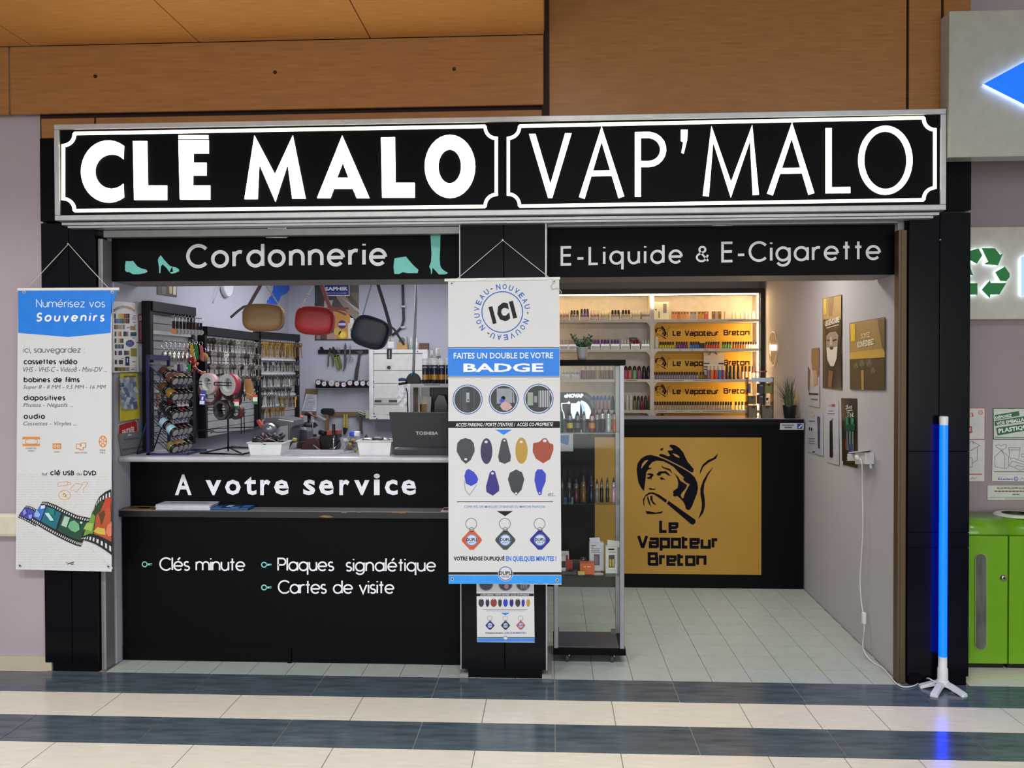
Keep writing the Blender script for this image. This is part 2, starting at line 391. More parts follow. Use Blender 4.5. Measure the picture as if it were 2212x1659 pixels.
# wood cladding above the shop
WOOD = M('#99683a', .3, spec=.34, var=.08, scale=7, stretch=(1, 1, 14), var2='#a37040')
WOODS = M('#c98a45', .36, spec=.3, var=.08, scale=7, stretch=(1.2, 10, 1), var2='#d29450')
JOINT = M('#241008', .8)
wd = T('wall_upper', 'warm brown wood panelling above the shop sign', None, (0, 0, 2.85), kind='structure')
def panel(x0, x1, z0, z1, y, par=wd, mat=WOOD, th=.02, name='panel'):
    MB().box(x0, x1, y, y+th, z0, z1, mat).build(name, par, bevel=.002)
yf = -.06
fx = lambda x, y=160: P(x, y, yf)[0]
fz = lambda x, y: P(x, y, yf)[2]
zt, zb = 3.262, fz(600, 236)
panel(fx(22), fx(1174), zb, zt-.002, yf); panel(-7, fx(18), zb, zt-.002, yf)
panel(P(89, 260, -.02)[0], P(203, 260, -.02)[0], 2.80, zb-.014, -.02); panel(P(207, 260, -.02)[0], P(1174, 260, -.02)[0], 2.70, zb-.014, -.02)
MB().box(-2.67, P(1185, 100, 0)[0]+.01, .0, .02, 2.6, 3.3, JOINT).box(fx(1170), P(1186, 100, 0)[0], -.03, 0, 2.6, 3.9, JOINT).build('gap', wd)
xa = [P(x, 100, -.02)[0] for x in (1186, 1958, 1964, 2033, 2039, 2097)]
for a, b in ((0, 1), (2, 3), (4, 5)): panel(xa[a], xa[b], 2.70, 4.4, -.02)
MB().box(xa[0], xa[5], .0, .02, 2.7, 4.4, JOINT).build('gap', wd)
sc_ = M('#3b352c', .35, .8)
for x, y in ((206, 165), (594, 156), (981, 149)):
    q = P(x, y, yf); MB().lathe([(0, .006), (.008, .006), (.010, 0)], q, (0, -1, 0), sc_, 10).build('screw', wd)
cl = T('ceiling_2', 'wood panelled soffit sloping over the left half', None, (-2, -2, 3.262), kind='structure')
jx = [P(x, y, yf)[0] for x, y in ((70, 92), (430, 83), (800, 74), (1176, 66))]
jx = [-6.4, -5.4, jx[0]-(jx[1]-jx[0])*2, jx[0]-(jx[1]-jx[0])]+jx
for a, b in zip(jx, jx[1:]): MB().box(a+.003, b-.003, -1.6, yf-.003, zt, zt+.02, WOODS).build('panel', cl)
MB().box(-6.4, jx[-1]-.01, -1.6, yf+.08, zt+.02, zt+.06, JOINT).box(jx[-1]-.02, jx[-1], -1.6, yf, zt+.02, zt+.5, WOODS).build('backing', cl)

MB().box(-.02, 6, -2.4, -.02, 3.8, 3.85, M('#8a8378', .7)).build('shade_slab', kind='structure', label='hall ceiling over the right half')  # slab out of view, added to keep lamp light off the right panelling
# pillars
def pillar(name, label, x0, x1, depth, seams_x, seams_z, px0, px1, ztop):
    t = T(name, label, 'pillar', ((x0+x1)/2, .1, 0))
    xs = [x0]+seams_x+[x1]; zs = [.045]+seams_z+[ztop]
    for a, b in zip(xs, xs[1:]):
        for c, d in zip(zs, zs[1:]):
            MB().box(a+(.002 if a > x0 else 0), b-(.002 if b < x1 else 0), .0, .012, c+.001, d-.001, PILB).build('cladding_panel', t, bevel=.0015)
    MB().box(x0+.002, x1-.002, .012, depth, .045, ztop, BLACK).build('core', t)
    MB().box(px0, px1, .006, depth-.01, 0, .045, BLACKW).build('plinth', t)
    return t
zsign = 2.36
pl = pillar('pillar', 'black clad pillar at the left edge of the shop, behind the blue topped banner', -2.672, -2.383, .13, [P(148, 560)[0]], [], -2.632, -2.386, 2.36)
pm = pillar('pillar', 'black clad pillar in the middle, behind the badge banner', -.465, -.03, .3, [P(1088, 540)[0]], [], -.43, -.05, 2.37)
MB().box(-.469, -.464, -.002, .012, .045, 2.37, ALU).box(-.030, -.023, -.002, .012, .045, 2.37, ALU).build('edge_trim', pm)
MB().box(-.475, -.43, .0, .3, 0, .02, M('#8d8d88', .6)).box(-.05, -.0, .0, .3, 0, .02, M('#8d8d88', .6)).build('floor_shoe', pm)
zr = [P(2020, y)[2] for y in (1183, 1150, 975)]
pr_ = pillar('pillar', 'black clad pillar at the right end, behind the blue tube light', 1.782, 2.079, .07, [P(2030, 600)[0]], zr, 1.79, 2.07, 2.36)
q = P(2031, 518); MB().ball(q, .006, STEEL, 8, 5).build('screw', pr_)
up = T('trim_2', 'black block behind the sign above the pillars', None, (0, .05, 2.6), kind='structure')
MB().box(-2.672, 2.079, -.002, .12, 2.37, 2.80, BLACK).build('block', up)
# guide rails for the shutters
grb = M('#5c4c39', .45, .5)
def railth(label, x0, x1, y0, y1, m):
    t = T('shutter_rail', label, 'rail', ((x0+x1)/2, y0, 0))
    MB().box(x0, x1, y0, y1, 0.0, 2.28, m).build('channel', t, bevel=.002)
    MB().box(x0+(x1-x0)*.3, x0+(x1-x0)*.45, y0-.004, y0+.001, 0.0, 2.28, m).build('lip', t)
railth('grey metal shutter guide beside the left pillar', -2.382, -2.356, .03, .12, M('#8b8b8c', .45, .3))
railth('brown metal shutter guide beside the right pillar', 1.738, 1.779, .02, .075, grb)
# roller shutters under the lightbox
def shutter(label, x0, x1, px_h, plate):
    t = T('roller_shutter', label, 'shutter', ((x0+x1)/2, .05, 2.3))
    m = M('#8a8c88', .4, .6)
    z = P(px_h[0], px_h[1], .05)[2]
    MB().box(x0, x1, .03, .10, z+.035, 2.37, m).build('housing', t, bevel=.004)
    MB().box(x0, x1, .022, .11, z+.028, z+.036, M('#c0c0be', .35, .6)).build('slat', t)
    MB().box(x0, x1, .035, .08, z-.012, z+.026, m).build('slat', t, bevel=.003)
    if plate:
        c = cvY(.029); b = MB(); c.rect(b, 578, 480, 619, 495, M('#d0d0c8', .5), 1); c.rect(b, 580, 482, 617, 488, M('#202020', .5), 2)
        c.text(b, 'LA TOULOUSAINE', 582, 483, 615, 487, WHITE, .01, 0, 0, 3); c.rect(b, 582, 490, 615, 493, M('#606060', .5), 2)
        b.build('maker_plate', t)
        q = P(639, 486, .03); MB().lathe([(0, .008), (.006, .008), (.006, 0)], q, (0, -1, 0), DSTEEL, 10).build('bolt', t)
    return t, m
s1, sm_ = shutter('raised aluminium roller shutter above the cobbler counter', -2.356, -.467, (600, 505), True)
s2, _ = shutter('raised aluminium roller shutter above the vape shop entrance', -.02, 1.74, (1560, 482), False)
for t, cx, cy in ((s1, 597, 511), (s2, 1560, 485)):
    a = [P(cx+dx, cy+dy, .032) for dx, dy in ((-24, -3), (-22, 2), (22, 2), (24, -3))]
    a[0][1] = a[3][1] = .05
    MB().tube(a, .004, M('#9a9a96', .35, .6), 6).build('pull_handle', t)

# ================================================================== LIGHTBOX SIGN
YS = -.10
sx0, sx1 = P(116, 269, YS)[0], P(2045, 234, YS)[0]
sz0, sz1 = 2.355, 2.846
sg = T('lightbox_sign', 'long black illuminated shop sign with white backlit letters across the whole front', 'sign', ((sx0+sx1)/2, YS, sz0))
fw = .027; FR = M('#c2c3c4', .35, .55)
MB().box(sx0+.01, sx1-.01, YS+.012, .0, sz0+.01, sz1-.01, BLACK).build('face_panel', sg)
MB().box(sx0, sx1, YS, .0, sz1-fw, sz1, FR).build('frame_rail', sg, bevel=.003)
MB().box(sx0, sx1, YS, .0, sz0, sz0+fw, FR).build('frame_rail', sg, bevel=.003)
MB().box(sx0, sx0+fw, YS, .0, sz0+fw, sz1-fw, FR).build('frame_rail', sg, bevel=.003)
MB().box(sx1-fw, sx1, YS, .0, sz0+fw, sz1-fw, FR).build('frame_rail', sg, bevel=.003)
MB().box(sx0+.02, sx1-.02, YS+.03, .018, sz0-.018, sz0-.006, FR).box(sx0+.04, sx1-.04, YS+.05, .018, sz0-.03, sz0-.02, FR).build('drip_profile', sg)
LIT = M('#fffcee', .5, emit=4.5); LIT2 = M('#fff6d6', .5, emit=2.2); LITB = M('#fff7d8', .5, emit=2)
YF = YS+.012
cf = cvY(YF-.006, 0)
def letter(polys, mat, name='letter'):
    b = MB()
    for p in polys: b.prism([cf.fn(x, y, 0) for x, y in p], (0, .008, 0), mat)
    return b.build(name, sg)
k1 = lambda L: [(x/1.993, y/1.993) for x, y in L]
k2 = lambda L: [(1100+x/1.989, y/1.989) for x, y in L]
C_o = arc(466, 738, 118, 134, -56, -304, 24); C_i = arc(480, 738, 72, 74, -314, -46, 24)
letter([k1([a, b, c, d]) for a, b, c, d in zip(C_o, C_o[1:], C_i[::-1][1:], C_i[::-1])], LIT)
letter([k1([(572, 607), (632, 607), (635, 798), (577, 860)]), k1([(635, 798), (718, 798), (718, 860), (577, 860)])], LIT)
letter([k1(p) for p in ([(768, 603), (897, 603), (897, 660), (832, 660), (832, 700), (888, 700), (888, 755), (830, 755), (830, 798), (904, 798), (904, 858), (774, 858)], [(768, 582), (896, 582), (896, 588.5), (768, 588.5)], [(768, 592), (896, 592), (896, 597.5), (768, 597.5)])], LIT)
letter([k1(p) for p in ([(1095, 583), (1183, 750), (1185, 868), (1115, 705), (1108, 857), (1052, 857)], [(1183, 750), (1260, 583), (1315, 855), (1258, 855), (1238, 705), (1185, 868)])], LIT)
letter([k1(p) for p in ([(1473, 583), (1475, 700), (1450, 765), (1437, 812), (1422, 852), (1365, 852)], [(1473, 583), (1590, 852), (1535, 852), (1518, 812), (1500, 765), (1475, 700)], [(1450, 765), (1500, 765), (1518, 812), (1437, 812)])], LIT)
letter([k1([(1640, 592), (1700, 590), (1702, 787), (1785, 787), (1785, 850), (1645, 850)])], LIT)
oo = arc(1937, 716, 109, 136, 0, 360, 32); oi = arc(1936, 716, 49, 73, 0, 360, 32)
letter([k1([a, b, c, d]) for a, b, c, d in zip(oo, oo[1:], oi[1:], oi)], LIT)
rb = lambda L, w_: [k2(q) for q in ribbon(L, w_)]
letter([k2([(85, 575), (113, 575), (177, 790), (185, 850), (167, 850)]), k2([(240, 572), (268, 572), (185, 850), (177, 790)])], LIT2)
letter(rb([(312, 850), (397, 575), (482, 847)], 26)+rb([(345, 745), (450, 743)], 24), LIT2)
letter(rb([(553, 845), (553, 580), (600, 579)]+arc(600, 642, 62, 62, -80, 90, 10)+[(553, 704)], 26), LIT2)
letter([k2([(738, 557), (767, 557), (765, 600), (750, 660), (740, 655), (748, 610), (738, 605)])], LIT2)
letter(rb([(845, 842), (873, 575), (953, 815), (1040, 570), (1060, 837)], 26), LIT2)
letter(rb([(1121, 835), (1215, 560), (1299, 833)], 26)+rb([(1155, 734), (1272, 732)], 24), LIT2)
letter(rb([(1373, 550), (1373, 817), (1466, 816)], 26), LIT2)
letter(rb(arc(1617, 688, 104, 136, 0, 360, 40), 25), LIT2)
def border(x0, x1, tl, tr, br, bl, r=24, wd=7):
    tp = lambda x: tl+(tr-tl)*(x-x0)/(x1-x0); bt = lambda x: bl+(br-bl)*(x-x0)/(x1-x0)
    L = [(x0+r+2, tp(x0)-0), (x1-r-2, tp(x1))]+arc(x1, tp(x1)+2, r, r, 180, 90, 8)+[(x1, bt(x1)-r)]+arc(x1, bt(x1)-2, r, r, 270, 180, 8)
    L += [(x1-r-2, bt(x1)), (x0+r+2, bt(x0))]+arc(x0, bt(x0)-2, r, r, 0, -90, 8)+[(x0, tp(x0)+r)]+arc(x0, tp(x0)+2, r, r, 90, 0, 8)+[(x0+r+2, tp(x0))]
    letter([[(x, y) for x, y in q] for q in ribbon(L, wd)], LITB, 'border_line')
border(136, 1072, 288, 272.5, 446, 455)
border(1098, 2020, 272, 254, 431.5, 445)
# ================================================================== SIGN PANELS UNDER THE SHUTTERS
SILV = M('#c9c9cb', .4, .2); TEAL = M('#6cc0b4', .5)
def soffit(label, x0, x1, y0, zb, zt):
    t = T('shop_sign', label, 'sign', ((x0+x1)/2, y0, zb))
    MB().box(x0, x1, y0, y0+.012, zb, zt, BLACK).build('front_board', t)
    MB().box(x0, x1, y0+.012, .41, zb, zb+.015, M('#8b8680', .6)).build('underside', t)
    return t
YC = .12
sp = soffit('black sign board reading Cordonnerie with teal shoe silhouettes', -2.354, -.47, YC, 2.065, 2.31)
c = cvY(YC); b = MB()
c.stext(b, 'Cordonnerie', 402, 836, 580, 39, 7.6, SILV, dy=-5.5, gap=.25); b.build('lettering', sp)
r5 = lambda L: [(80+x/7.373, 440+y/7.373) for x, y in L]
b = MB(); c.poly(b, r5([(1412, 915), (1490, 918), (1530, 912), (1560, 950), (1600, 1000), (1660, 1030), (1745, 1052), (1760, 1085), (1720, 1105), (1640, 1122), (1530, 1125), (1470, 1090), (1430, 1088), (1402, 1068), (1402, 990)]), TEAL); b.build('shoe_print', sp)
b = MB(); c.poly(b, r5([(1970, 820), (2030, 900), (2110, 985), (2150, 1003), (2165, 1085), (2110, 1090), (2060, 1020), (2000, 965), (1972, 1000), (1964, 1105), (1945, 1105), (1942, 1010), (1925, 900), (1935, 865)]), TEAL)
c.poly(b, r5([(2150, 1003), (2210, 1012), (2262, 1045), (2262, 1075), (2200, 1105), (2140, 1115), (2110, 1090)]), TEAL); b.build('shoe_print', sp)
b = MB(); c.poly(b, [(852, 558), (877, 554), (884, 563), (893, 573), (904, 583), (902, 590), (880, 590), (870, 588), (862, 592), (852, 592), (850, 578)], TEAL); b.build('shoe_print', sp)
r6 = lambda L: [(900+x/5.53, 440+y/5.53) for x, y in L]
b = MB(); c.poly(b, r6([(165, 378), (285, 375), (280, 560), (275, 660), (282, 740), (300, 775), (330, 800), (370, 822), (372, 832), (340, 845), (265, 845), (225, 800), (190, 765), (182, 840), (172, 840), (168, 790), (150, 755), (172, 690), (178, 600)]), TEAL); b.build('shoe_print', sp)
sp2 = soffit('black sign board reading E-Liquide & E-Cigarette in grey letters', -.02, 1.757, YC, 2.068, 2.365)
c = cvY(YC); b = MB()
c.stext(b, 'E-Liquide', 1211, 1475, 574, 31, 5.4, SILV, dy=-4.5, gap=.3)
b.build('lettering', sp2); b = MB(); c.stext(b, '&', 1503, 1532, 566, 26, 4.4, SILV, gap=.3)
b.build('lettering', sp2); b = MB(); c.stext(b, 'E-Cigarette', 1558, 1903, 567, 33, 5.6, SILV, dy=-5, gap=.3); b.build('lettering', sp2)

# ================================================================== LEFT COUNTER
ZC = 1.12
sc1 = T('service_counter', 'black service counter reading A votre service with a leaflet ledge', 'counter', (-1.4, .3, 0))
x0c, x1c = XL+.009, -.47
MB().box(x0c, x1c, .19, .6, P(600, 1400, .19)[2], .80, BLACKW).build('lower_panel', sc1)
zk = P(600, 1397, .19)[2]
xm = P(630, 1420, .19)[0]
for a, b_ in ((x0c, xm-.002), (xm+.002, x1c)):
    MB().box(a, b_, .187, .23, .004, zk-.003, BLACKW).build('toe_board', sc1, bevel=.001)
MB().box(xm-.02, xm, .18, .19, 0, zk-.01, BLACKW).build('toe_joint_cover', sc1)
zl = P(600, 1104, .165)[2]
LEDGE = M('#151519', .45)
MB().box(x0c-.005, x1c, .165, .33, P(600, 1119, .165)[2], zl-.003, LEDGE).build('ledge', sc1, bevel=.002)
MB().box(x0c-.005, x1c, .167, .33, zl-.003, zl, M('#77777c', .45)).build('ledge_top', sc1)
CHIP = M('#8a6a3e', .8)
c = cvY(.165); b = MB()
for L in ([(688, 1116), (700, 1113), (712, 1114), (722, 1117), (706, 1118.5)], [(735, 1106), (752, 1105.5), (748, 1108), (740, 1108)], [(765, 1105), (782, 1105), (776, 1107.5)], [(842, 1105), (882, 1104.5), (876, 1108), (866, 1109), (858, 1107.5), (848, 1108)]): c.poly(b, L, CHIP)
b.build('worn_edge', sc1, label='chipped ledge edge showing brown chipboard')
YU = .30
xu0 = XL+.004
MB().box(xu0, x1c, YU, .36, zl-.002, 1.089, BLACKW).build('upper_panel', sc1)
c = cvY(YU); b = MB(); WLET = M('#eceef6', .5)
c.text(b, 'A', 378, 1025, 414, 1069.5, WLET, .022); b.build('lettering', sc1); b = MB()
for ch, a0, a1, y0 in (('v', 444, 478, 1037), ('o', 486, 520, 1036), ('t', 528, 554, 1029), ('r', 562, 584, 1036), ('e', 592, 624, 1036), ('s', 655, 681, 1036), ('e', 689, 721, 1036), ('r', 733, 755, 1036), ('v', 765, 798, 1037), ('i', 807, 821, 1023), ('c', 831, 859, 1036), ('e', 867, 899, 1036)):
    c.text(b, ch, a0, y0, a1, 1069.5, WLET, .025)
    if a0 == 592: b.build('lettering', sc1); b = MB()
b.build('lettering', sc1)
c = cvY(.19); b = MB()
c.stext(b, 'Clés minute', 344, 530, 1233, 21.5, 3.4, WLET, dy=.8, gap=.32); b.build('lettering', sc1); b = MB()
c.stext(b, 'Plaques', 599, 722, 1234, 21.5, 3.4, WLET, gap=.32); b.build('lettering', sc1); b = MB(); c.stext(b, 'signalétique', 747, 942, 1235, 21.5, 3.4, WLET, gap=.32); b.build('lettering', sc1); b = MB()
c.stext(b, 'Cartes', 600, 706, 1283, 22, 3.4, WLET, gap=.32); b.build('lettering', sc1); b = MB(); c.stext(b, 'de visite', 719, 852, 1283, 21.5, 3.4, WLET, gap=.32); b.build('lettering', sc1)
TQ = M('#7fd0cc', .5)
for x, y in ((306, 1219), (564, 1220), (564, 1269)):
    b = MB(); c.ring(b, x+6.5, y, 5.2, 5.2, 2.4, TQ); c.line(b, [(x+12, y), (x+22.5, y)], 4.2, TQ); c.rect(b, x+18, y, x+22.5, y+2.6, TQ); b.build('key_print', sc1)
wt = T('worktop', 'grey laminate worktop with rounded front edge on the cobbler counter', 'worktop', (-1.4, .4, 1.09))
xw0 = XL+.006
tmp = MB(); WTM = M('#bdbbc6', .3, spec=.5, coat=.2)
prof = [(.60, 1.088), (.185, 1.088), (.172, 1.092), (.165, 1.104), (.172, 1.116), (.185, ZC), (.60, ZC)]
tmp.prism([(xw0, y, z) for y, z in prof], (x1c-xw0+.2, 0, 0), WTM).build('worktop_slab', wt)
# machine bench behind, lower than the worktop
mbn = T('workbench', 'grey low bench for the machines behind the worktop', 'bench', (-1.4, 1.1, 0))
MB().box(XL+.3, -.3, .64, 1.62, 1.06, 1.09, M('#6d6d72', .5)).build('bench_top', mbn)
for x in (XL+.34, -.36):
    MB().box(x, x+.05, .8, 1.6, 0, 1.06, M('#55555a', .5)).build('leg', mbn)

# leaflets on the ledge
zq = zl+.0005
def leaflet(label, px, mats, n=1, seed=0):
    rnd = random.Random(seed); b = MB(); z = zq
    pts = [PZ(x, y, zl) for x, y in px]
    for k in range(n):
        dx = rnd.uniform(-.01, .01); m = mats[k % len(mats)]
        b.prism([(p[0]+dx, p[1], z) for p in pts], (0, 0, .0016), m); z += .0019
    return b, z, pts
LFY = .325
def flat(label, cat, xa, xb, mats, n, graphics=None, group=None, seed=1):
    pa = P(xa, 1103, .18)[0]; pb = P(xb, 1103, .18)[0]
    rnd = random.Random(seed)
    t = T(cat, label, 'leaflet', ((pa+pb)/2, .25, zl), group)
    z = zq
    for k in range(n):
        d = rnd.uniform(-.006, .006)
        MB().box(pa+d, pb+d, .172+abs(d), .296, z, z+.0022, mats[k % len(mats)]).build('sheet', t); z += .0026
    if graphics:
        for k, (u0, u1, v0, v1, m) in enumerate(graphics):
            MB().box(pa+(pb-pa)*u0, pa+(pb-pa)*u1, .175+.118*v0, .175+.118*v1, z-.0004, z+.0002, m).build('printed_patch', t)
G1, BLU, DBL, GRN = M('#8a8f96', .4), M('#2f6fd0', .3), M('#16233f', .3), M('#4a5a35', .4)
flat('brown and green leaflet at the left end of the counter ledge', 'leaflet', 248, 330, [M('#a0683c', .4)], 1, [(.05, .95, .2, .8, GRN), (.5, .8, .3, .7, M('#2f3020', .4))])
flat('tall fanned stack of white leaflets on the counter ledge', 'leaflet', 338, 455, [M('#d9dbe0', .35), M('#b9c0cc', .35)], 12, [(.2, .9, .3, .6, G1)], seed=3)
flat('glossy blue leaflet on the counter ledge beside the white stack', 'leaflet', 458, 537, [M('#27425e', .25), M('#3a70b0', .25)], 5, [(.0, .2, .1, .5, BLU), (.3, .45, .4, .9, M('#b8c8e8', .3)), (.5, .7, 0, .4, M('#3a8ae0', .3)), (.75, .98, .3, .9, BLU)], seed=4)
flat('small leaflet at the right end of the counter ledge by the badge banner', 'leaflet', 952, 985, [M('#c8c6c4', .4)], 2, [(.1, .6, .2, .7, M('#6a3a3a', .4))], seed=5)

# ================================================================== BANNERS
PAPER = M('#d3d4d4', .55, var=.015, scale=4); BL = M('#0d7be0', .45); BLD = M('#0d7be0', .45)
INK = M('#0f0f13', .5, spec=.15); INKL = M('#54545a', .5); ORG = M('#d98a3a', .5)
def banner(name, label, quad, Y, rail_px, hook, eye_top, eye_bot, group=None):
    t = T(name, label, 'banner', P((quad[0][0]+quad[1][0])/2, quad[2][1], Y))
    SHEET[t] = MB().prism([P(x, y, Y) for x, y in quad], (0, .0015, 0), PAPER).build('sheet', t)
    (xa, ya), (xb, yb), h = rail_px
    MB().prism([P(xa, ya, Y-.004), P(xb, yb, Y-.004), P(xb, yb+h, Y-.004), P(xa, ya+h, Y-.004)], (0, .010, 0), M('#dcdbd6', .35)).build('top_rail', t, bevel=.0015)
    hk = P(hook[0], hook[1], -.004)
    MB().lathe([(0, .006), (.005, .006), (.004, 0)], P(hook[0], hook[1], 0), (0, -1, 0), STEEL, 8).build('hook', t)
    for (x, y) in eye_top:
        e = P(x, y, Y-.003); MB().tube([hk, (hk+e)/2+np.array([0, -.004, -.002]), e], .0022, M('#c9c7c2', .7), 5).build('cord', t)
    for (x, y) in list(eye_top)+list(eye_bot):
        e = P(x, y, Y-.002); MB().lathe([(.0045, .0), (.0055, .0015), (.008, .0015), (.009, 0)], e, (0, -1, 0), M('#cfcfd2', .3, .5), 12).build('eyelet', t)
        MB().lathe([(0, .001), (.0048, .001)], e, (0, -1, 0), M('#30343c', .6), 10).build('eyelet_hole', t)
    return t
YB1 = -.03
b1 = banner('hanging_banner', 'hanging banner with a blue head reading Numérisez vos Souvenirs on the left pillar', [(39, 626), (241, 626), (241, 1235), (34, 1230)], YB1, ((37, 622), (257, 621), 6), (148, 527), ((52, 631), (243, 631)), ((43, 1222), (234, 1224)))
c = cvY(YB1); b = MB()
c.poly(b, [(39, 627), (241, 627), (239, 719), (147, 728), (39, 719)], BL, 1)
b.build('blue_head', SHEET[b1])
MB().prism([P(x, y, YB1) for x, y in [(241, 627), (253, 627), (243, 660), (239, 690)]], (0, .0015, 0), BL).build('folded_corner', b1)
WT = M('#f2f4f8', .5)
say(SHEET[b1], c.stext, 'Numérisez vos', 78, 227, 664, 12.5, 1.5, WT, l=3)
say(SHEET[b1], c.stext, 'Souvenirs', 78, 226, 695, 15, 3.6, WT, shear=.18, l=3)
say(SHEET[b1], c.stext, 'ici, sauvegardez :', 51, 182, 762, 9.5, 1.3, INKL, gap=.3)
for s, x1, y in (('cassettes vidéo', 167, 787), ('bobines de films', 172, 826), ('diapositives', 141, 865), ('audio', 97, 905)): say(SHEET[b1], c.stext, s, 51, x1, y, 9, 2.1, INK, gap=.34)
for s, x1, y in (('VHS - VHS-C - Vidéo8 - Mini-DV ...', 231, 802), ('Super 8 - 8 MM - 9,5 MM - 16 MM', 229, 841), ('Photos - Négatifs ...', 158, 880), ('Cassettes - Vinyles ...', 166, 920)):
    say(SHEET[b1], c.text, s, 50, y-9.5, x1, y+1.5, INKL, 0, .25)
k7 = lambda L: [(20+x/5.183, 930+y/5.183) for x, y in L]
say(SHEET[b1], c.stext, 'sur', *[20+q/5.183 for q in (366, 432)], 930+503/5.183, 5.8, 1.0, INKL)
say(SHEET[b1], c.stext, 'clé', *[20+q/5.183 for q in (458, 572)], 930+503/5.183, 9.2, 2.2, INK)
say(SHEET[b1], c.stext, 'USB', *[20+q/5.183 for q in (602, 726)], 930+503/5.183, 8, 2.0, INK)
say(SHEET[b1], c.stext, 'ou', *[20+q/5.183 for q in (754, 810)], 930+503/5.183, 5.8, 1.0, INKL)
say(SHEET[b1], c.stext, 'DVD', *[20+q/5.183 for q in (832, 973)], 930+503/5.183, 8, 2.0, INK)
for s, a in (('CASSETTES', (183, 190, 303, 210)), ('VIDÉO', (208, 216, 280, 237)), ('AUDIO', (500, 230, 567, 247)), ('DIAPOSITIVES', (733, 240, 870, 258)), ('BOBINES', (1015, 212, 1078, 230)), ('SUPER 8...', (1010, 240, 1082, 258))):
    (x0_, y0_), (x1_, y1_) = k7([a[:2], a[2:]]); say(SHEET[b1], c.text, s, x0_, y0_, x1_, y1_, INKL)
b = MB()
def rr(u0, v0, u1, v1, m, l=1): (a, d), (e, f_) = k7([(u0, v0), (u1, v1)]); c.rect(b, a, d, e, f_, m, l)
rr(148, 70, 342, 175, ORG); rr(150, 98, 340, 150, PAPER, 2)
for x in (205, 290): (a, d), = k7([(x, 124)]); c.ring(b, a, d, 5, 5, 1.4, ORG, 3)
rr(210, 100, 285, 148, PAPER, 4)
b.build('cassette_icon', SHEET[b1]); b = MB()
rr(484, 143, 582, 207, ORG)
for x in (512, 552): (a, d), = k7([(x, 175)]); c.disc(b, a, d, 3.4, 3.4, PAPER, 2); c.disc(b, a, d, 1.6, 1.6, ORG, 3)
b.build('audio_icon', SHEET[b1]); b = MB()
for (u0, v0, u1, v1) in ((802, 138, 858, 192), (747, 148, 800, 205), (782, 172, 830, 218)):
    li_ = u0/100; rr(u0, v0, u1, v1, ORG, 14-li_*1.4); rr(u0+8, v0+8, u1-8, v1-8, PAPER, 14.6-li_*1.4)
b.build('slides_icon', SHEET[b1]); b = MB()
(a, d), = k7([(1048, 123)]); c.disc(b, a, d, 9, 13, ORG, 1)
for k in range(6): c.disc(b, a+5.4*math.cos(k*1.047+.5), d+8.3*math.sin(k*1.047+.5), 2, 2.6, PAPER, 2)
c.disc(b, a, d, 3, 3.4, PAPER, 2); c.disc(b, a, d, 1.2, 1.4, ORG, 3)
b.build('reel_icon', SHEET[b1]); b = MB()
for L in ([(540, 600), (560, 580), (655, 572), (650, 610), (545, 625), (540, 600)], [(655, 580), (685, 588), (685, 605), (655, 610)], [(680, 655), (745, 590), (820, 605), (755, 690), (685, 662)], [(815, 600), (840, 575), (880, 585), (860, 620), (830, 650), (830, 700)]): c.line(b, k7(L), .9, ORG)
b.build('drive_icons', SHEET[b1]); b = MB()
(a, d), = k7([(620, 724)]); c.ring(b, a, d, 13, 10, .9, ORG); c.ring(b, a, d, 3, 3, 1.5, M('#d8c080', .5)); c.line(b, [(a-6, d-9), (a+7, d+8)], 3, M('#e0c98a', .5))
b.build('disc_icon', SHEET[b1])
GH = M('#c9c9c6', .55); b = MB(); rnd = random.Random(5)
for k in range(44):
    v = 320+k*28
    (x_, y_), = k7([(90, v)])
    if 970 < y_ < 1020: continue
    xe = 236
    while x_ < xe:
        L_ = rnd.uniform(6, 26); c.rect(b, x_, y_, min(x_+L_, xe), y_+1.5, GH, .5); x_ += L_+rnd.uniform(2, 5)
b.build('faint_text', SHEET[b1])
b = MB(); FB = M('#17181c', .45)
def film(top, bot, l, cols, holes_w, nh):
    n = len(top); 
    for i in range(n-1): c.poly(b, k7([top[i], top[i+1], bot[i+1], bot[i]]), FB, l)
    def at(L, t): t = t*(len(L)-1); i = min(int(t), len(L)-2); f_ = t-i; return np.array(L[i])*(1-f_)+np.array(L[i+1])*f_
    for (t0, t1, m) in cols:
        K = 4
        for k in range(K):
            a0, a1 = t0+(t1-t0)*k/K, t0+(t1-t0)*(k+1)/K
            q = [at(top, a0)*(1-.17)+at(bot, a0)*.17, at(top, a1)*.83+at(bot, a1)*.17, at(top, a1)*.2+at(bot, a1)*.8, at(top, a0)*.2+at(bot, a0)*.8]
            c.poly(b, k7(q), m, l+1)
        ctr = (at(top, (t0+t1)/2)*.5+at(bot, (t0+t1)/2)*.5)
    for k in range(nh):
        t0 = (k+.25)/nh; t1 = (k+.72)/nh
        for (p, q) in ((.04, .115), (.875, .955)):
            c.poly(b, k7([at(top, t0)*(1-p)+at(bot, t0)*p, at(top, t1)*(1-p)+at(bot, t1)*p, at(top, t1)*(1-q)+at(bot, t1)*q, at(top, t0)*(1-q)+at(bot, t0)*q]), PAPER, l+1)
film([(185, 840), (240, 850), (310, 885)], [(92, 970), (180, 1010), (300, 1075)], 2, [(.05, .95, M('#4a4aa8', .4))], 0, 9)
film([(370, 797), (430, 800), (520, 835), (640, 895), (760, 950), (880, 975), (930, 985)], [(240, 1010), (330, 1070), (430, 1130), (540, 1190), (640, 1240), (740, 1285), (800, 1300)], 5, [(.0, .16, M('#3f74c8', .4)), (.18, .44, M('#1f6a7a', .4)), (.47, .93, M('#1f4a38', .4))], 0, 28)
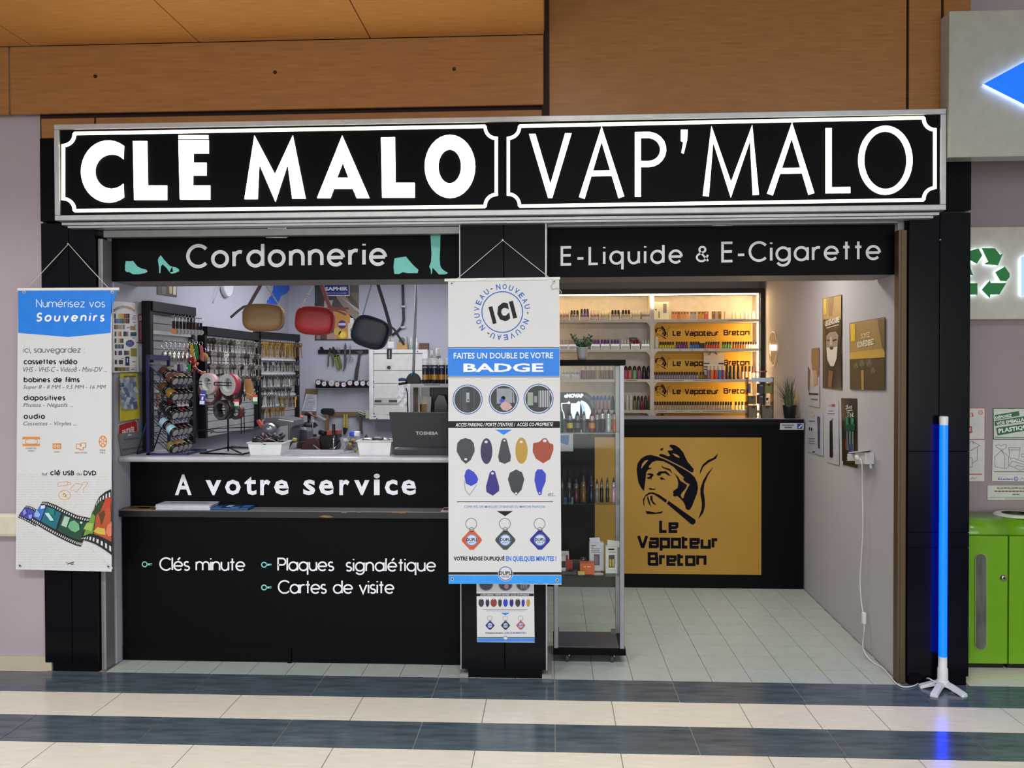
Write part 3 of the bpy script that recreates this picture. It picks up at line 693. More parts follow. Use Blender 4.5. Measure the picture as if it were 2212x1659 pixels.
film([(1140, 655), (1070, 690), (1010, 740), (975, 800), (900, 990), (830, 1130)][::-1], [(1155, 1400), (1060, 1330), (960, 1270), (880, 1240), (830, 1225), (800, 1215)][::-1], 9, [(.12, .5, M('#6f9a3e', .4)), (.53, .98, M('#b4502c', .4))], 0, 10)
mm = lambda h: M(h, .4)
for L, m in (([(355, 840), (400, 835), (400, 870), (350, 880)], '#cfe0f4'), ([(280, 930), (310, 890), (350, 940), (330, 975), (285, 965)], '#8fb4ec'), ([(395, 925), (440, 920), (480, 975), (500, 1010), (460, 1010), (430, 970)], '#b8e0e4'), ([(440, 860), (510, 880), (500, 950), (450, 940)], '#17847a'), ([(580, 1060), (620, 955), (680, 975), (640, 1085)], '#a8c8b4'), ([(655, 1080), (680, 1020), (730, 1005), (780, 1050), (790, 1110), (740, 1140), (690, 1120)], '#6fb080'), ([(795, 1020), (822, 1020), (815, 1045), (790, 1040)], '#d0dccc'), ([(150, 900), (180, 880), (195, 925), (160, 950)], '#8a8ae0'), ([(215, 950), (255, 940), (250, 985), (220, 985)], '#9aa4e8'), ([(980, 830), (1030, 780), (1060, 790), (1020, 900), (960, 960), (930, 920)], '#2f3f1c'), ([(830, 1100), (870, 1030), (945, 1040), (920, 1130)], '#9ab858'), ([(1000, 930), (1060, 890), (1070, 940), (1030, 1060)], '#5a3a18'), ([(940, 1130), (990, 1080), (1070, 1100), (1080, 1170), (1000, 1160)], '#c8b44a'), ([(1080, 1140), (1100, 1060), (1145, 1020), (1145, 1180), (1110, 1190)], '#d87860'), ([(1070, 760), (1138, 745), (1138, 850), (1060, 870)], '#c0402c')):
    c.poly(b, k7(L), mm(m), 13)
b.build('film_print', SHEET[b1])
b = MB(); 
for i in range(12):
    (x_, y_), = k7([(860+i*26, 1260+i*24)])
    c.poly(b, [(x_, y_), (x_+2.4, y_+1.2), (x_+1.2, y_+6), (x_-1.2, y_+5)], GH, .9)
c.line(b, k7([(630, 1475), (680, 1490), (720, 1478)]), 1.4, M('#a08a4a', .5), 2); c.line(b, k7([(650, 1500), (690, 1480), (725, 1470)]), 1.6, M('#3a4a8a', .5), 2); c.line(b, k7([(690, 1500), (722, 1495)]), 1.8, M('#2a3a7a', .5), 2)
b.build('small_emblem', SHEET[b1])

YB2 = -.05
b2 = banner('hanging_banner', 'hanging white and blue banner reading Faites un double de votre badge on the middle pillar', [(968, 605), (1208, 600), (1213, 1263), (969, 1260)], YB2, ((960, 602), (1210, 598), 6), (1086, 519), ((976, 612), (1197, 608)), ((977, 1251), (1204, 1253)))
c = cvY(YB2); b = MB(); BK = M('#262425', .5, spec=.15); NV = M('#1f5fb4', .5); WB = M('#c9e2fa', .5)
k9 = lambda x, y: (950+x/4.879, 590+y/4.879)
c.ring(b, 1085, 674, 44, 44, 2.2, NV, 1, 40)
v_, _ = 0, 0
b.build('circle_print', SHEET[b2]); b = MB()
Lt = 'NOUVEAU'
def ringtext(start, end, rad):
    for i, ch in enumerate(Lt):
        th = math.radians(start+(end-start)*i/(len(Lt)-1)); cx_, cy_ = 1085+rad*math.sin(th), 674-rad*math.cos(th)
        w_, h_ = 4.6, 6.0
        ux, uy = math.cos(th), math.sin(th)
        q = [(cx_-ux*w_+uy*h_, cy_-uy*w_-ux*h_), (cx_+ux*w_+uy*h_, cy_+uy*w_-ux*h_), (cx_+ux*w_-uy*h_, cy_+uy*w_+ux*h_), (cx_-ux*w_-uy*h_, cy_-uy*w_+ux*h_)]
        c.text(b, ch, 0, 0, 0, 0, NV, .02, quad=q)
ringtext(-9, 78, 55); ringtext(112, 202, 55); ringtext(232, 322, 55)
for th in (335, 92, 213):
    t_ = math.radians(th); x_, y_ = 1085+55*math.sin(t_), 674-55*math.cos(t_); c.line(b, [(x_-2.4*math.cos(t_), y_-2.4*math.sin(t_)), (x_+2.4*math.cos(t_), y_+2.4*math.sin(t_))], 1.8, INK)
b.build('lettering', SHEET[b2]); b = MB()
c.text(b, 'I', 0, 0, 0, 0, BK, .06, quad=[k9(513, 358), k9(553, 348), k9(600, 527), k9(560, 537)])
c.text(b, 'C', 0, 0, 0, 0, BK, .075, quad=[k9(588, 330), k9(715, 300), k9(745, 495), k9(622, 522)])
c.text(b, 'I', 0, 0, 0, 0, BK, .06, quad=[k9(728, 302), k9(770, 291), k9(815, 470), k9(775, 480)])
b.build('lettering', SHEET[b2]); b = MB()
c.rect(b, 967.5, 752.5, 1208.5, 812.5, BL, 1); c.rect(b, 967.5, 750, 1208.5, 751.5, INK, 1); c.rect(b, 967.5, 813.5, 1208.5, 814.7, INK, 1); b.build('blue_band', SHEET[b2])
say(SHEET[b2], c.text, 'FAITES UN DOUBLE DE VOTRE', 980, 762, 1195, 775, WT, .012, 0, -.8, 2); say(SHEET[b2], c.text, 'BADGE', 1001, 785, 1174, 804, WT, .03, 0, -.5, 2)
for i, (x, y) in enumerate(((1010, 863), (1088, 862), (1163.5, 861.5))):
    b = MB(); c.ring(b, x, y, 31.5, 31.5, 1.8, NV, 1, 32); c.disc(b, x, y, 28.5, 28.5, M('#23272c', .4), 1, 28)
    if i == 0:
        c.rect(b, x-12, y-24, x-1, y+24, M('#363b42', .4), 2); c.rect(b, x-3, y-15, x+4, y+6, M('#98a0a4', .4), 3); c.disc(b, x+1, y+1, 1.6, 1.6, INK, 4); c.line(b, [(x-16, y-20), (x-16, y+20)], 1, M('#565c66', .4), 2); c.line(b, [(x+14, y-20), (x+14, y+20)], 1, M('#565c66', .4), 2)
    if i == 1:
        c.poly(b, [(x-15, y-23), (x+14, y-23), (x+22, y-15), (x+24, y+8), (x-15, y+10)], M('#8b8f96', .4), 2); c.disc(b, x-1, y-2, 4.5, 4.5, INK, 3); c.disc(b, x-4, y+4, 5, 5, M('#2b3fc0', .4), 4)
        c.poly(b, [(x-4, y+8), (x+4, y+5), (x+14, y+10), (x+19, y+18), (x+8, y+26), (x-2, y+24), (x-8, y+15)], M('#c2a0a0', .5), 5)
        for k in range(9): c.disc(b, x+19+(k % 3)*0.1, y-14+k*3, 1, 1, INK, 3, 6)
    if i == 2:
        c.rect(b, x-24, y-14, x-8, y+14, M('#8f9c8c', .4), 2); c.rect(b, x-12, y-20, x-2, y+22, M('#20262a', .4), 3); c.rect(b, x-10, y-6, x-3, y+8, M('#868c90', .4), 4); c.rect(b, x, y-18, x+24, y+18, M('#a8acb0', .4), 2)
        for k in range(5): c.line(b, [(x+2+k*5, y-22), (x+2+k*5, y+22)], 1.6, M('#22262a', .4), 3)
    b.build('round_photo', SHEET[b2])
b = MB(); c.rect(b, 967.7, 910, 1209.5, 924, BK, 1); b.build('grey_band', SHEET[b2])
b = MB(); c.text(b, 'ACCES PARKING / PORTE D\'ENTREE /  ACCES CO-PROPRIETE', 984, 913.5, 1195, 921.5, WT, .01, .2, -1, 2); b.build('lettering', SHEET[b2])
b = MB(); c.poly(b, [(1070, 928), (1106, 928), (1088, 939.5)], BL); c.poly(b, [(1073, 1104), (1108, 1104), (1091, 1115)], BK); c.rect(b, 987, 1083, 1195, 1084.6, BK); b.build('arrow_print', SHEET[b2])
kb = lambda L: [(950+x/4.364, 900+y/4.364) for x, y in L]
DG = M('#2b3138', .35); DN = M('#1d1a4a', .35); MU = M('#b08a30', .4); RD = M('#9a3f22', .4); RB = M('#2336b8', .35); RP = M('#221a78', .35)
fobs = [([(160, 300), (165, 250), (195, 215), (243, 202), (290, 215), (320, 250), (328, 300), (328, 330), (290, 410), (245, 445), (205, 410), (160, 330)], DG, (245, 402, 14)),
        (arc(440, 325, 56, 122, 0, 345, 20), DN, (437, 238, 16)), ([(580, 230), (595, 205), (622, 205), (635, 230), (670, 370), (665, 420), (612, 445), (560, 425), (550, 375)], DG, (609, 226, 10)),
        (arc(770, 320, 58, 124, 0, 345, 20), MU, (768, 238, 15)), ([(880, 250), (935, 240), (975, 205), (1005, 203), (1035, 250), (1070, 262), (1072, 310), (1040, 400), (975, 440), (905, 395), (875, 330)], RD, (990, 228, 18)),
        ([(232, 560), (245, 510), (270, 492), (320, 520), (350, 560), (362, 590), (350, 625), (295, 655), (245, 630)], RB, None),
        ([(470, 530), (495, 505), (520, 515), (560, 660), (560, 700), (500, 745), (440, 710), (435, 660)], RP, (497, 535, 14)), ([(642, 590), (660, 530), (720, 498), (775, 525), (797, 590), (770, 690), (722, 743), (675, 700)], DG, (720, 723, 12)),
        ([(900, 530), (920, 497), (965, 497), (1000, 540), (998, 610), (965, 690), (960, 735), (935, 742), (915, 700), (892, 600)], RB, (942, 720, 9))]
for L, m, h in fobs:
    b = MB(); c.poly(b, kb(L), m, 1)
    if h: (a, d), = kb([h[:2]]); c.disc(b, a, d, h[2]/4.364, h[2]*.8/4.364, PAPER, 2, 12)
    if h is None: c.line(b, kb([(230, 600), (240, 690), (280, 740), (350, 640)]), 2, M('#9aa4b8', .4), 1)
    b.build('fob_print', SHEET[b2])
say(SHEET[b2], c.text, 'etc...', 1184, 1064, 1201, 1072, INKL, 0, .2); say(SHEET[b2], c.text, 'COPIE 95% DES MARQUES DE BADGES DU MARCHE FRANCAIS', 1003, 1092, 1178, 1098, M('#5f86c2', .5), .008)
say(SHEET[b2], c.text, 'VOTRE BADGE DUPLIQUÉ', 980, 1200, 1090, 1212.5, INK, .035); say(SHEET[b2], c.text, 'EN QUELQUES MINUTES !', 1093, 1201, 1202, 1214, M('#1f6fd8', .5), .035)
def keyfob(cv, par, cx, cy, s, m, l=1):
    b = MB(); cv.ring(b, cx-1*s, cy-35*s, 12*s, 12*s, 1.3*s, M('#6a6c70', .3), l, 22); cv.ring(b, cx, cy-23*s, 4.5*s, 4.5*s, 1*s, M('#5a5c60', .3), l+1, 14)
    cv.poly(b, [(cx-4*s, cy-21*s), (cx+4*s, cy-21*s), (cx+20*s, cy-4*s), (cx+22*s, cy), (cx+20*s, cy+4*s), (cx+4*s, cy+21*s), (cx-4*s, cy+21*s), (cx-20*s, cy+4*s), (cx-22*s, cy), (cx-20*s, cy-4*s)], m, l+1)
    cv.disc(b, cx, cy, 12.5*s, 12.5*s, M('#c8d8ec', .4), l+2, 22); cv.ring(b, cx, cy, 11.5*s, 11.5*s, 1.2*s, NV, l+3, 20)
    cv.text(b, 'DUPLI', cx-11*s, cy-4*s, cx+11*s, cy+2.5*s, INK, .02, 0, 0, l+4); cv.text(b, 'BADGE', cx-6*s, cy+4*s, cx+6*s, cy+7*s, NV, 0, 0, 0, l+4)
    b.build('fob_print', par)
for x, m in ((1019, M('#c8542a', .4)), (1091.5, M('#3b4042', .4)), (1166.5, M('#20208a', .4))): keyfob(c, SHEET[b2], x, 1166.5, 1, m)
b = MB(); c.rect(b, 969, 1236, 1213, 1241.5, BK, 1); c.rect(b, 969, 1243, 1213.3, 1261, M('#2a97f0', .4), 1); c.disc(b, 1092, 1239, 16.5, 16.5, PAPER, 2, 26); c.ring(b, 1092, 1239, 14.5, 14.5, 1.6, NV, 3, 26)
c.text(b, 'DUPLI', 1078, 1234, 1106, 1242, INK, .02, 0, 0, 4); c.text(b, 'BADGE', 1084, 1243.5, 1100, 1247.5, NV, 0, 0, 0, 4); b.build('footer_print', SHEET[b2])
MB().tube([P(x, y, YB2-.006) for x, y in ((1197, 608), (1190, 618), (1193, 624), (1205, 622), (1213, 630), (1210, 640))], .0018, M('#c9c7c2', .7), 5).build('cord', b2)

# small poster under the badge banner
YP = -.002
ps = T('poster', 'small badge poster taped low on the middle pillar below the banner', 'poster', P(1092, 1387, YP))
SHEET[ps] = MB().prism([P(x, y, YP) for x, y in ((1028, 1150), (1152, 1150), (1155, 1388), (1030.5, 1387))], (0, .001, 0), PAPER).build('sheet', ps)
c = cvY(YP); b = MB()
for x in (1050, 1092, 1130): c.disc(b, x, 1262, 14, 13, M('#3a3f48', .4), 1, 18); c.ring(b, x, 1262, 15, 14, 1, NV, 1, 18)
for k in range(4): c.line(b, [(1126+k*4, 1255), (1126+k*4, 1272)], 1.4, M('#aab0b4', .4), 2)
c.disc(b, 1094, 1267, 5, 5, M('#b08a8a', .4), 2)
c.rect(b, 1029, 1282, 1153, 1288, BK, 1); c.text(b, 'ACCES PARKING / PORTE D\'ENTREE / ACCES CO-PROPRIETE', 1037, 1283.5, 1143, 1287, WT, .01, .2, 0, 2)
for (x, w_, m) in ((1039.5, 6, DG), (1053, 4, DN), (1066.5, 7, M('#8a3230', .4)), (1080, 4, DG), (1092, 5, RB), (1105, 4.4, RP), (1118.5, 5.5, DG), (1130, 3.6, M('#3a20a0', .4)), (1141, 4, MU)):
    c.disc(b, x, 1302, w_, 9, m, 1, 14); c.disc(b, x, 1295, 1.4, 1.2, PAPER, 2, 8)
c.line(b, [(1043, 1316.5), (1139, 1316.5)], .8, INKL); c.text(b, 'COPIE 95% DES MARQUES DE BADGES DU MARCHE FRANCAIS', 1050, 1318.5, 1133, 1321, M('#5f86c2', .5)); c.poly(b, [(1082, 1323.5), (1101, 1323.5), (1091.5, 1329.5)], M('#2f7fd8', .4))
c.text(b, 'VOTRE BADGE DUPLIQUÉ EN', 1048, 1365.5, 1087, 1369.5, INK, .03); c.text(b, 'QUELQUES MINUTES !', 1089, 1365.5, 1137, 1369.5, M('#1f5fc0', .5), .03)
c.rect(b, 1031, 1376.5, 1154.5, 1378, INK); c.rect(b, 1031, 1378.5, 1155, 1386.5, M('#3a86dc', .4)); c.disc(b, 1092, 1378, 5, 5, PAPER, 2, 14); c.ring(b, 1092, 1378, 4.2, 4.2, .8, NV, 3, 14)
b.build('print', SHEET[ps])
for x, m in ((1058.5, M('#1f1f6a', .4)), (1092, M('#22252c', .4)), (1125, M('#c05560', .4))): keyfob(c, SHEET[ps], x, 1351, .44, m)
# ================================================================== COBBLER SHOP CONTENTS
wl_a, wl_b = (XL, 0.2), (XL, 3.0)
def wallprint(name, label, cat, quad, a=wl_a, b_=wl_b, off=.004, mat=PAPER, th=.003):
    pts = [PV(x, y, a, b_, off) for x, y in quad]
    t = T(name, label, cat, sum(pts)/4)
    n = np.array([b_[1]-a[1], a[0]-b_[0], 0]); n /= np.linalg.norm(n)
    if n @ (CAM-np.array([a[0], a[1], 0])) < 0: n = -n
    SHEET[t] = MB().prism(pts, -n*th, mat).build('sheet', t)
    return t, cvV(a, b_, off)
rc = lambda u, v: (235+u/8.295, 630+v/8.295)
t, c = wallprint('colour_chart', 'white thread colour chart pinned on the left inner wall', 'chart', [rc(62, 165), rc(485, 205), rc(505, 1440), rc(92, 1450)], off=.012, th=.01, mat=M('#e2dfdc', .5))
b = MB(); rnd = random.Random(2)
for i in range(12):
    u = 85+i*32; f_ = (i-5.5)/6; v = 245+f_*f_*75
    q = [rc(u, v+ (0 if i < 6 else 8)), rc(u+30, v-2+ (0 if i < 6 else 8)), rc(u+30, v+50), rc(u, v+55)]
    c.poly(b, q, M(['#6b6c92', '#7b7c9e', '#8f92a8', '#a0a8b6', '#a8b0bc', '#b5a8a8', '#c09a86', '#c0947c', '#b98e78', '#c09882', '#c8a08c', '#cc9a84'][i], .5))
b.build('arch_print', SHEET[t]); b = MB()
SW = [(95, 395, 375, 480, ['#1a1a1c', '#e8e8e0', '#c8b878', '#c8b428', '#b8a030', '#a03030', '#7a2828', '#281818']), (100, 485, 375, 570, ['#25303c', '#4a6aa0', '#507aa8', '#3a6a6a', '#2a4a48', '#8a5a3a', '#5a3a2a', '#2a1c18']),
      (95, 592, 290, 675, ['#5a4a30', '#8a6a40', '#b8906a', '#9a9898', '#b0b0ac', '#787878']), (105, 715, 355, 800, ['#1c2030', '#e0d8d0', '#c8a050', '#b85a30', '#e8e4dc', '#202028', '#303038', '#8a8a90']),
      (105, 840, 265, 918, ['#16161a', '#e8e4d8', '#c8c060', '#6a6030', '#3a2a20']), (112, 945, 270, 1020, ['#1c3a38', '#5a8a90', '#3a4a70', '#8a7a6a', '#101014']),
      (108, 1058, 375, 1138, ['#181820', '#e0c8d0', '#3a2a50', '#2a3a70', '#e0e0dc', '#2a3a38', '#3a2a28', '#6a7a60']), (110, 1222, 258, 1300, ['#16161a', '#d8d8d4', '#2a2a2c', '#3c3c40']), (105, 1355, 372, 1420, ['#3a2e24', '#7a6230', '#8a6e34', '#8a8a88'])]
for u0, v0, u1, v1, cols in SW:
    n = len(cols)
    for i, h in enumerate(cols): c.poly(b, [rc(u0+(u1-u0)*i/n, v0), rc(u0+(u1-u0)*(i+.92)/n, v0), rc(u0+(u1-u0)*(i+.92)/n, v1), rc(u0+(u1-u0)*i/n, v1)], M(h, .4))
b.build('swatch_print', SHEET[t]); b = MB()
for u0, v0, u1, v1, h in ((385, 615, 478, 690, '#a08850'), (388, 728, 495, 800, '#1c4a4c'), (392, 1015, 505, 1160, '#9a8a38'), (298, 1162, 370, 1325, '#1e2440'), (415, 450, 485, 505, '#b8b8b8')):
    c.poly(b, [rc(u0, v0), rc(u1, v0), rc(u1, v1), rc(u0, v1)], M(h, .4))
(x_, y_) = rc(380, 928); c.disc(b, x_, y_, 9, 7.3, M('#232f78', .4), 1, 20)
for v in (900, 930, 955): c.poly(b, [rc(330, v), rc(430, v), rc(430, v+10), rc(330, v+10)], M('#9aa4cc', .4), 2)
for u, v in ((320, 640), (440, 425), (430, 545), (460, 595), (420, 825), (220, 1190), (400, 1385), (420, 1250)): c.poly(b, [rc(u, v), rc(u+55, v), rc(u+55, v+12), rc(u, v+12)], INKL)
c.poly(b, [rc(320, 1190), rc(345, 1190), rc(345, 1270), rc(320, 1270)], M('#b8bcd0', .4), 2)
b.build('swatch_print', SHEET[t])
t, c = wallprint('zipper_pack', 'tall clear pack with a dark red zipper card beside the colour chart', 'pack', [rc(505, 180), rc(605, 190), rc(628, 910), rc(522, 905)], off=.02, th=.012, mat=M('#a8a9ae', .25))
b = MB(); c.poly(b, [rc(525, 400), rc(592, 400), rc(612, 900), rc(535, 900)], M('#8a4a52', .3)); c.poly(b, [rc(545, 430), rc(585, 430), rc(588, 515), rc(550, 515)], M('#d8d4d4', .3), 2); c.poly(b, [rc(560, 445), rc(575, 445), rc(577, 500), rc(563, 500)], M('#8a4a52', .3), 3)
for v in range(560, 860, 24): c.poly(b, [rc(560, v), rc(585, v), rc(586, v+12), rc(562, v+12)], M('#c89aa0', .3), 2)
b.build('card_print', SHEET[t])
t, c = wallprint('clear_sleeve', 'clear plastic sleeve hanging below the zipper pack', 'sleeve', [rc(520, 920), rc(655, 945), rc(645, 1440), rc(535, 1440)], off=.02, th=.01, mat=M('#b4b6ba', .2))
b = MB(); c.poly(b, [rc(540, 980), rc(600, 960), rc(590, 1400), rc(560, 1420)], M('#d4d6da', .2)); c.poly(b, [rc(620, 1000), rc(640, 1000), rc(620, 1400), rc(610, 1400)], M('#8a8c92', .2)); b.build('shine', SHEET[t])
rd = lambda u, v: (235+u/8.295, 800+v/8.295)
t, c = wallprint('label_card', 'yellow display card full of small silver packets hanging on the left wall', 'card', [rd(225, 55), rd(515, 50), rd(560, 860), rd(225, 915)], off=.02, th=.008, mat=M('#d2c22a', .5))
c.poly(bb := MB(), [rd(270, 100), rd(480, 90), rd(480, 120), rd(270, 128)], M('#8a8230', .5)); c.poly(bb, [rd(370, 70), rd(430, 70), rd(430, 88), rd(370, 88)], M('#e8e4c8', .5)); bb.build('print', SHEET[t])
rnd = random.Random(8)
pk = [M(h, .25, .2) for h in ('#b8c2d0', '#9aa6ba', '#c8ced8', '#7f8ea8', '#d4d8dc', '#5a6a9a')]
for k in range(30):
    u, v = 250+(k % 5)*55+rnd.uniform(-12, 12), 190+(k//5)*88+rnd.uniform(-10, 10)
    th = rnd.uniform(-.4, .4); w_, h_ = 32, 62
    q = [(u+w_*sx*math.cos(th)-h_*sy*math.sin(th), v+w_*sx*math.sin(th)+h_*sy*math.cos(th)) for sx, sy in ((-1, -1), (1, -1), (1, 1), (-1, 1))]
    mb_ = MB(); mb_.prism([PV(*rd(*p), wl_a, wl_b, .024+.002*(k % 4)+.004*rnd.random()) for p in q], (-.002, 0, 0), pk[k % 6]); mb_.build('packet', t)
# holder with red entry card, on the worktop
aH, bH = tuple(PZ(262, 985, ZC)[:2]), tuple(PZ(312, 976, ZC)[:2])
pv = lambda u, v, o=0: PV(*rd(u, v), aH, bH, o)
t = T('sign_holder', 'grey counter stand holding a red ENTRÉE card at the left end of the worktop', 'sign holder', PZ(280, 982, ZC))
MB().prism([pv(168, 1140), pv(590, 1085), pv(655, 1410), pv(235, 1530)], (-.004, .02, 0), M('#7a7a7f', .4)).build('holder', t)
MB().prism([pv(165, 965, -.006), pv(500, 885, -.006), pv(525, 1090, -.006), pv(170, 1145, -.006)], (-.002, .004, 0), M('#d6d0cc', .5)).build('card', t)
c = cvV(aH, bH, 0); b = MB()
c.poly(b, [rd(190, 985), rd(470, 900), rd(502, 940), rd(510, 1085), rd(185, 1135)], M('#b3241e', .45), -4)
c.text(b, 'ENTRÉE', 0, 0, 0, 0, M('#f0e8e4', .5), .03, quad=[rd(240, 1050), rd(450, 985), rd(458, 1100), rd(245, 1165)], l=-2)
b.build('card_print', t); b = MB()
c.poly(b, [rd(340, 1145), rd(405, 1138), rd(405, 1168), rd(342, 1178)], M('#c8c8cc', .5), 1)
c.text(b, 'Aucun prospectus', 0, 0, 0, 0, M('#3a3a40', .5), 0, quad=[rd(265, 1215), rd(525, 1180), rd(528, 1235), rd(268, 1275)])
b.build('lettering', t); b = MB(); c.text(b, 'dans cette boîte aux lettres', 0, 0, 0, 0, M('#3a3a40', .5), 0, quad=[rd(235, 1400), rd(610, 1335), rd(615, 1385), rd(240, 1445)]); b.build('lettering', t)

# ---- key and key ring boards on the left wall
def board(label, a, b_, zt, zb, zslats, curve=0):
    t = T('display_board', label, 'display board', ((a[0]+b_[0])/2, (a[1]+b_[1])/2, zb))
    u = np.array([b_[0]-a[0], b_[1]-a[1], 0]); L = np.linalg.norm(u); u /= L; n = np.array([u[1], -u[0], 0])
    if n[0] < 0: n = -n
    A = np.array([a[0], a[1], 0.])
    MB().obox(A+np.array([0, 0, zb])-n*.03, u*L, n*.012, (0, 0, zt-zb), M('#75757a', .5)).build('back', t)
    z = zt-.07
    while z > zb+.03:
        MB().obox(A+np.array([0, 0, z-.05])-n*.018, u*L, n*.012, (0, 0, .046), M('#a4a4a6', .3, .2)).build('slat', t); z -= .05
    FRB = M('#0d0d10', .45, spec=.3)
    MB().obox(A+np.array([0, 0, zb])-n*.03-u*.015, u*.035, n*.05, (0, 0, zt-zb), FRB).build('upright', t)
    MB().obox(A+np.array([0, 0, zb])-n*.03+u*(L-.03), u*.035, n*.05, (0, 0, zt-zb), FRB).build('upright', t)
    MB().obox(A+np.array([0, 0, zt-.055])-n*.03, u*L, n*.06, (0, 0, .055), FRB).build('top_rail', t)
    return t, A, u, n, L
def pyx(x, X): return PX(x, 700, X)[1]
Bd = {}
a1, b1_ = (-2.30, pyx(320, -2.30)), (-2.27, pyx(414, -2.27))
Bd[1] = board('first black framed display board hung with key rings, nearest the front', a1, b1_, PX(319, 650, -2.3)[2], 1.125, 0)
a2, b2_ = (-2.25, pyx(438, -2.25)), (-2.25, pyx(552, -2.25))
Bd[2] = board('middle black framed display board with rows of steel key blanks', a2, b2_, PX(438, 705, -2.25)[2], 1.15, 0)
a3, b3_ = (-2.24, pyx(556, -2.24)), (-2.11, pyx(641, -2.11))
Bd[3] = board('far black framed display board with gold and steel key blanks, under the brown bag', a3, b3_, PX(556, 716, -2.24)[2], 1.15, 0)
KST = [M('#6f695f', .35, .5), M('#504a41', .4, .5), M('#39332d', .45, .4), M('#a9a49a', .3, .6)]
KGO = [M('#7d5d22', .33, .6), M('#583f16', .4, .5), M('#a8833c', .28, .7)]
KDK = [M('#1b1c22', .4), M('#26262c', .4), M('#2a2030', .4)]
_km = {}
def keymesh(mat, bow, L, w=.024):
    k = (mat.name, bow.name, L, w)
    if k in _km: return _km[k]
    b = MB(); n = 10; th = .0016; r0, r1 = w/2, .0045
    for y, s in ((-th/2, 1), (th/2, -1)):
        o = [(r0*math.cos(2*math.pi*i/n), y, -.006+r0*math.sin(2*math.pi*i/n)) for i in range(n)]
        q = [(r1*math.cos(2*math.pi*i/n), y, r1*math.sin(2*math.pi*i/n)) for i in range(n)]
        b.add(o+q, [(i, (i+1) % n, n+(i+1) % n, n+i) for i in range(n)], bow)
    b.box(-r0*.75, r0*.75, -th/2, th/2, -.026, -.012, bow)
    b.prism([(-.0045, -th/2, -.024), (.0045, -th/2, -.024), (.0045, -th/2, -L*.9), (.002, -th/2, -L), (-.0035, -th/2, -L*.97), (-.0035, -th/2, -L*.7), (-.0020, -th/2, -L*.62), (-.0045, -th/2, -L*.5)], (0, th, 0), mat)
    o = b.build('key_blank', origin=(0, 0, 0)); me = o.data; bpy.data.objects.remove(o); _km[k] = me
    return me
KN = [0]
def key(p, mat, bow, L, rz, label, group, tilt=0, w=.024):
    o = bpy.data.objects.new('key_blank', keymesh(mat, bow, L, w)); COL.objects.link(o)
    o.location = tuple(map(float, p)); o.rotation_euler = (0, tilt, rz); tag(o, label, 'key', group); KN[0] += 1
def peg(par, p, n, L, m=STEEL):
    MB().tube([p-n*.02, p+n*L, p+n*L+np.array([0, 0, .008])], .0018, m, 4).build('hook', par)
def keyrow(k, f0, f1, px_y, cnt, mats, L, label, group, depth=2, bows=None, w=.024, rail=True):
    t, A, u, n, Ln = Bd[k]; rnd = random.Random(int(px_y*7)+k)
    x0 = A+u*Ln*f0; x1 = A+u*Ln*f1
    pm_ = (x0+x1)/2; z = PV(*( _px(pm_)[0], px_y), (x0[0], x0[1]), (x1[0], x1[1]), .03)[2]
    if rail: MB().obox(x0+np.array([0, 0, z+.008])-n*.008, x1-x0, n*.012, (0, 0, .014), M('#d4d4d2', .3, .3)).build('hook_rail', t)
    for i in range(cnt):
        f = (i+.5)/cnt; q = x0*(1-f)+x1*f; q = np.array([q[0], q[1], z])
        peg(t, q, n, .016+.026*depth)
        for d in range(depth):
            m = mats[rnd.randrange(len(mats))]; bw = bows[rnd.randrange(len(bows))] if bows else m
            key(q+n*(.018+.024*d+rnd.uniform(-.004, .004))+np.array([0, 0, -.004]), m, bw, L*rnd.uniform(.93, 1.05), math.radians(rnd.uniform(5, 60)), label+', '+nth(i)+' hook'+(', outer' if d and depth > 1 else ', inner' if depth > 1 else ''), group, rnd.uniform(-.12, .12), w)
def _px(p):
    d = np.array([p[0], p[1], 1.7])-CAM; z = d @ _F
    return PCX+FOC*(d @ _R)/z, 829.5-FOC*(d @ _U)/z
gk = 'key blanks on the wall boards'
keyrow(2, .03, .97, 737, 13, KST, .075, 'steel key blank on the top row of the middle board', 'steel key blanks, middle board top row', 2, w=.042)
keyrow(2, .03, .97, 764, 13, KST, .075, 'steel key blank on the second row of the middle board', 'steel key blanks, middle board second row', 2, w=.042)
keyrow(2, .03, .97, 789, 13, KST, .075, 'steel key blank on the third row of the middle board', 'steel key blanks, middle board third row', 2, w=.042)
keyrow(2, .45, .97, 815, 6, KST, .062, 'steel key blank on the fourth row of the middle board', 'steel key blanks, middle board fourth row', 2, w=.042)
keyrow(2, .1, .97, 850, 8, KST, .06, 'steel key blank on a low row of the middle board behind the belts', 'steel key blanks, middle board low row', 1)
keyrow(3, .03, .99, 740, 17, KGO, .115, 'long gold key blank on the top row of the far board', 'gold key blanks, far board top row', 2, w=.032)
keyrow(3, .05, .95, 781, 11, KST, .075, 'steel key blank on the second row of the far board', 'steel key blanks, far board second row', 2, KST+KDK)
keyrow(3, .03, .95, 811, 11, KST, .085, 'black headed steel key on the third row of the far board', 'black headed keys, far board third row', 2, KDK)
keyrow(3, .03, .8, 838, 9, KST, .075, 'black headed steel key on the fourth row of the far board', 'black headed keys, far board fourth row', 1, KDK, w=.03)
keyrow(3, .45, .98, 857, 10, KGO+KST[:1], .085, 'gold key blank on the fifth row of the far board, right half', 'gold key blanks, far board fifth row', 1)
keyrow(3, .03, .42, 855, 7, KST, .08, 'steel key blank on the fifth row of the far board, left half', 'steel key blanks, far board fifth row', 1)
keyrow(3, .02, .62, 881, 11, KGO, .085, 'gold key blank on the lowest row of the far board', 'gold key blanks, far board lowest row', 1)
keyrow(1, .12, .9, 800, 8, KST, .06, 'steel key blank behind the rack sign on the first board', 'steel key blanks, first board', 1, w=.034)
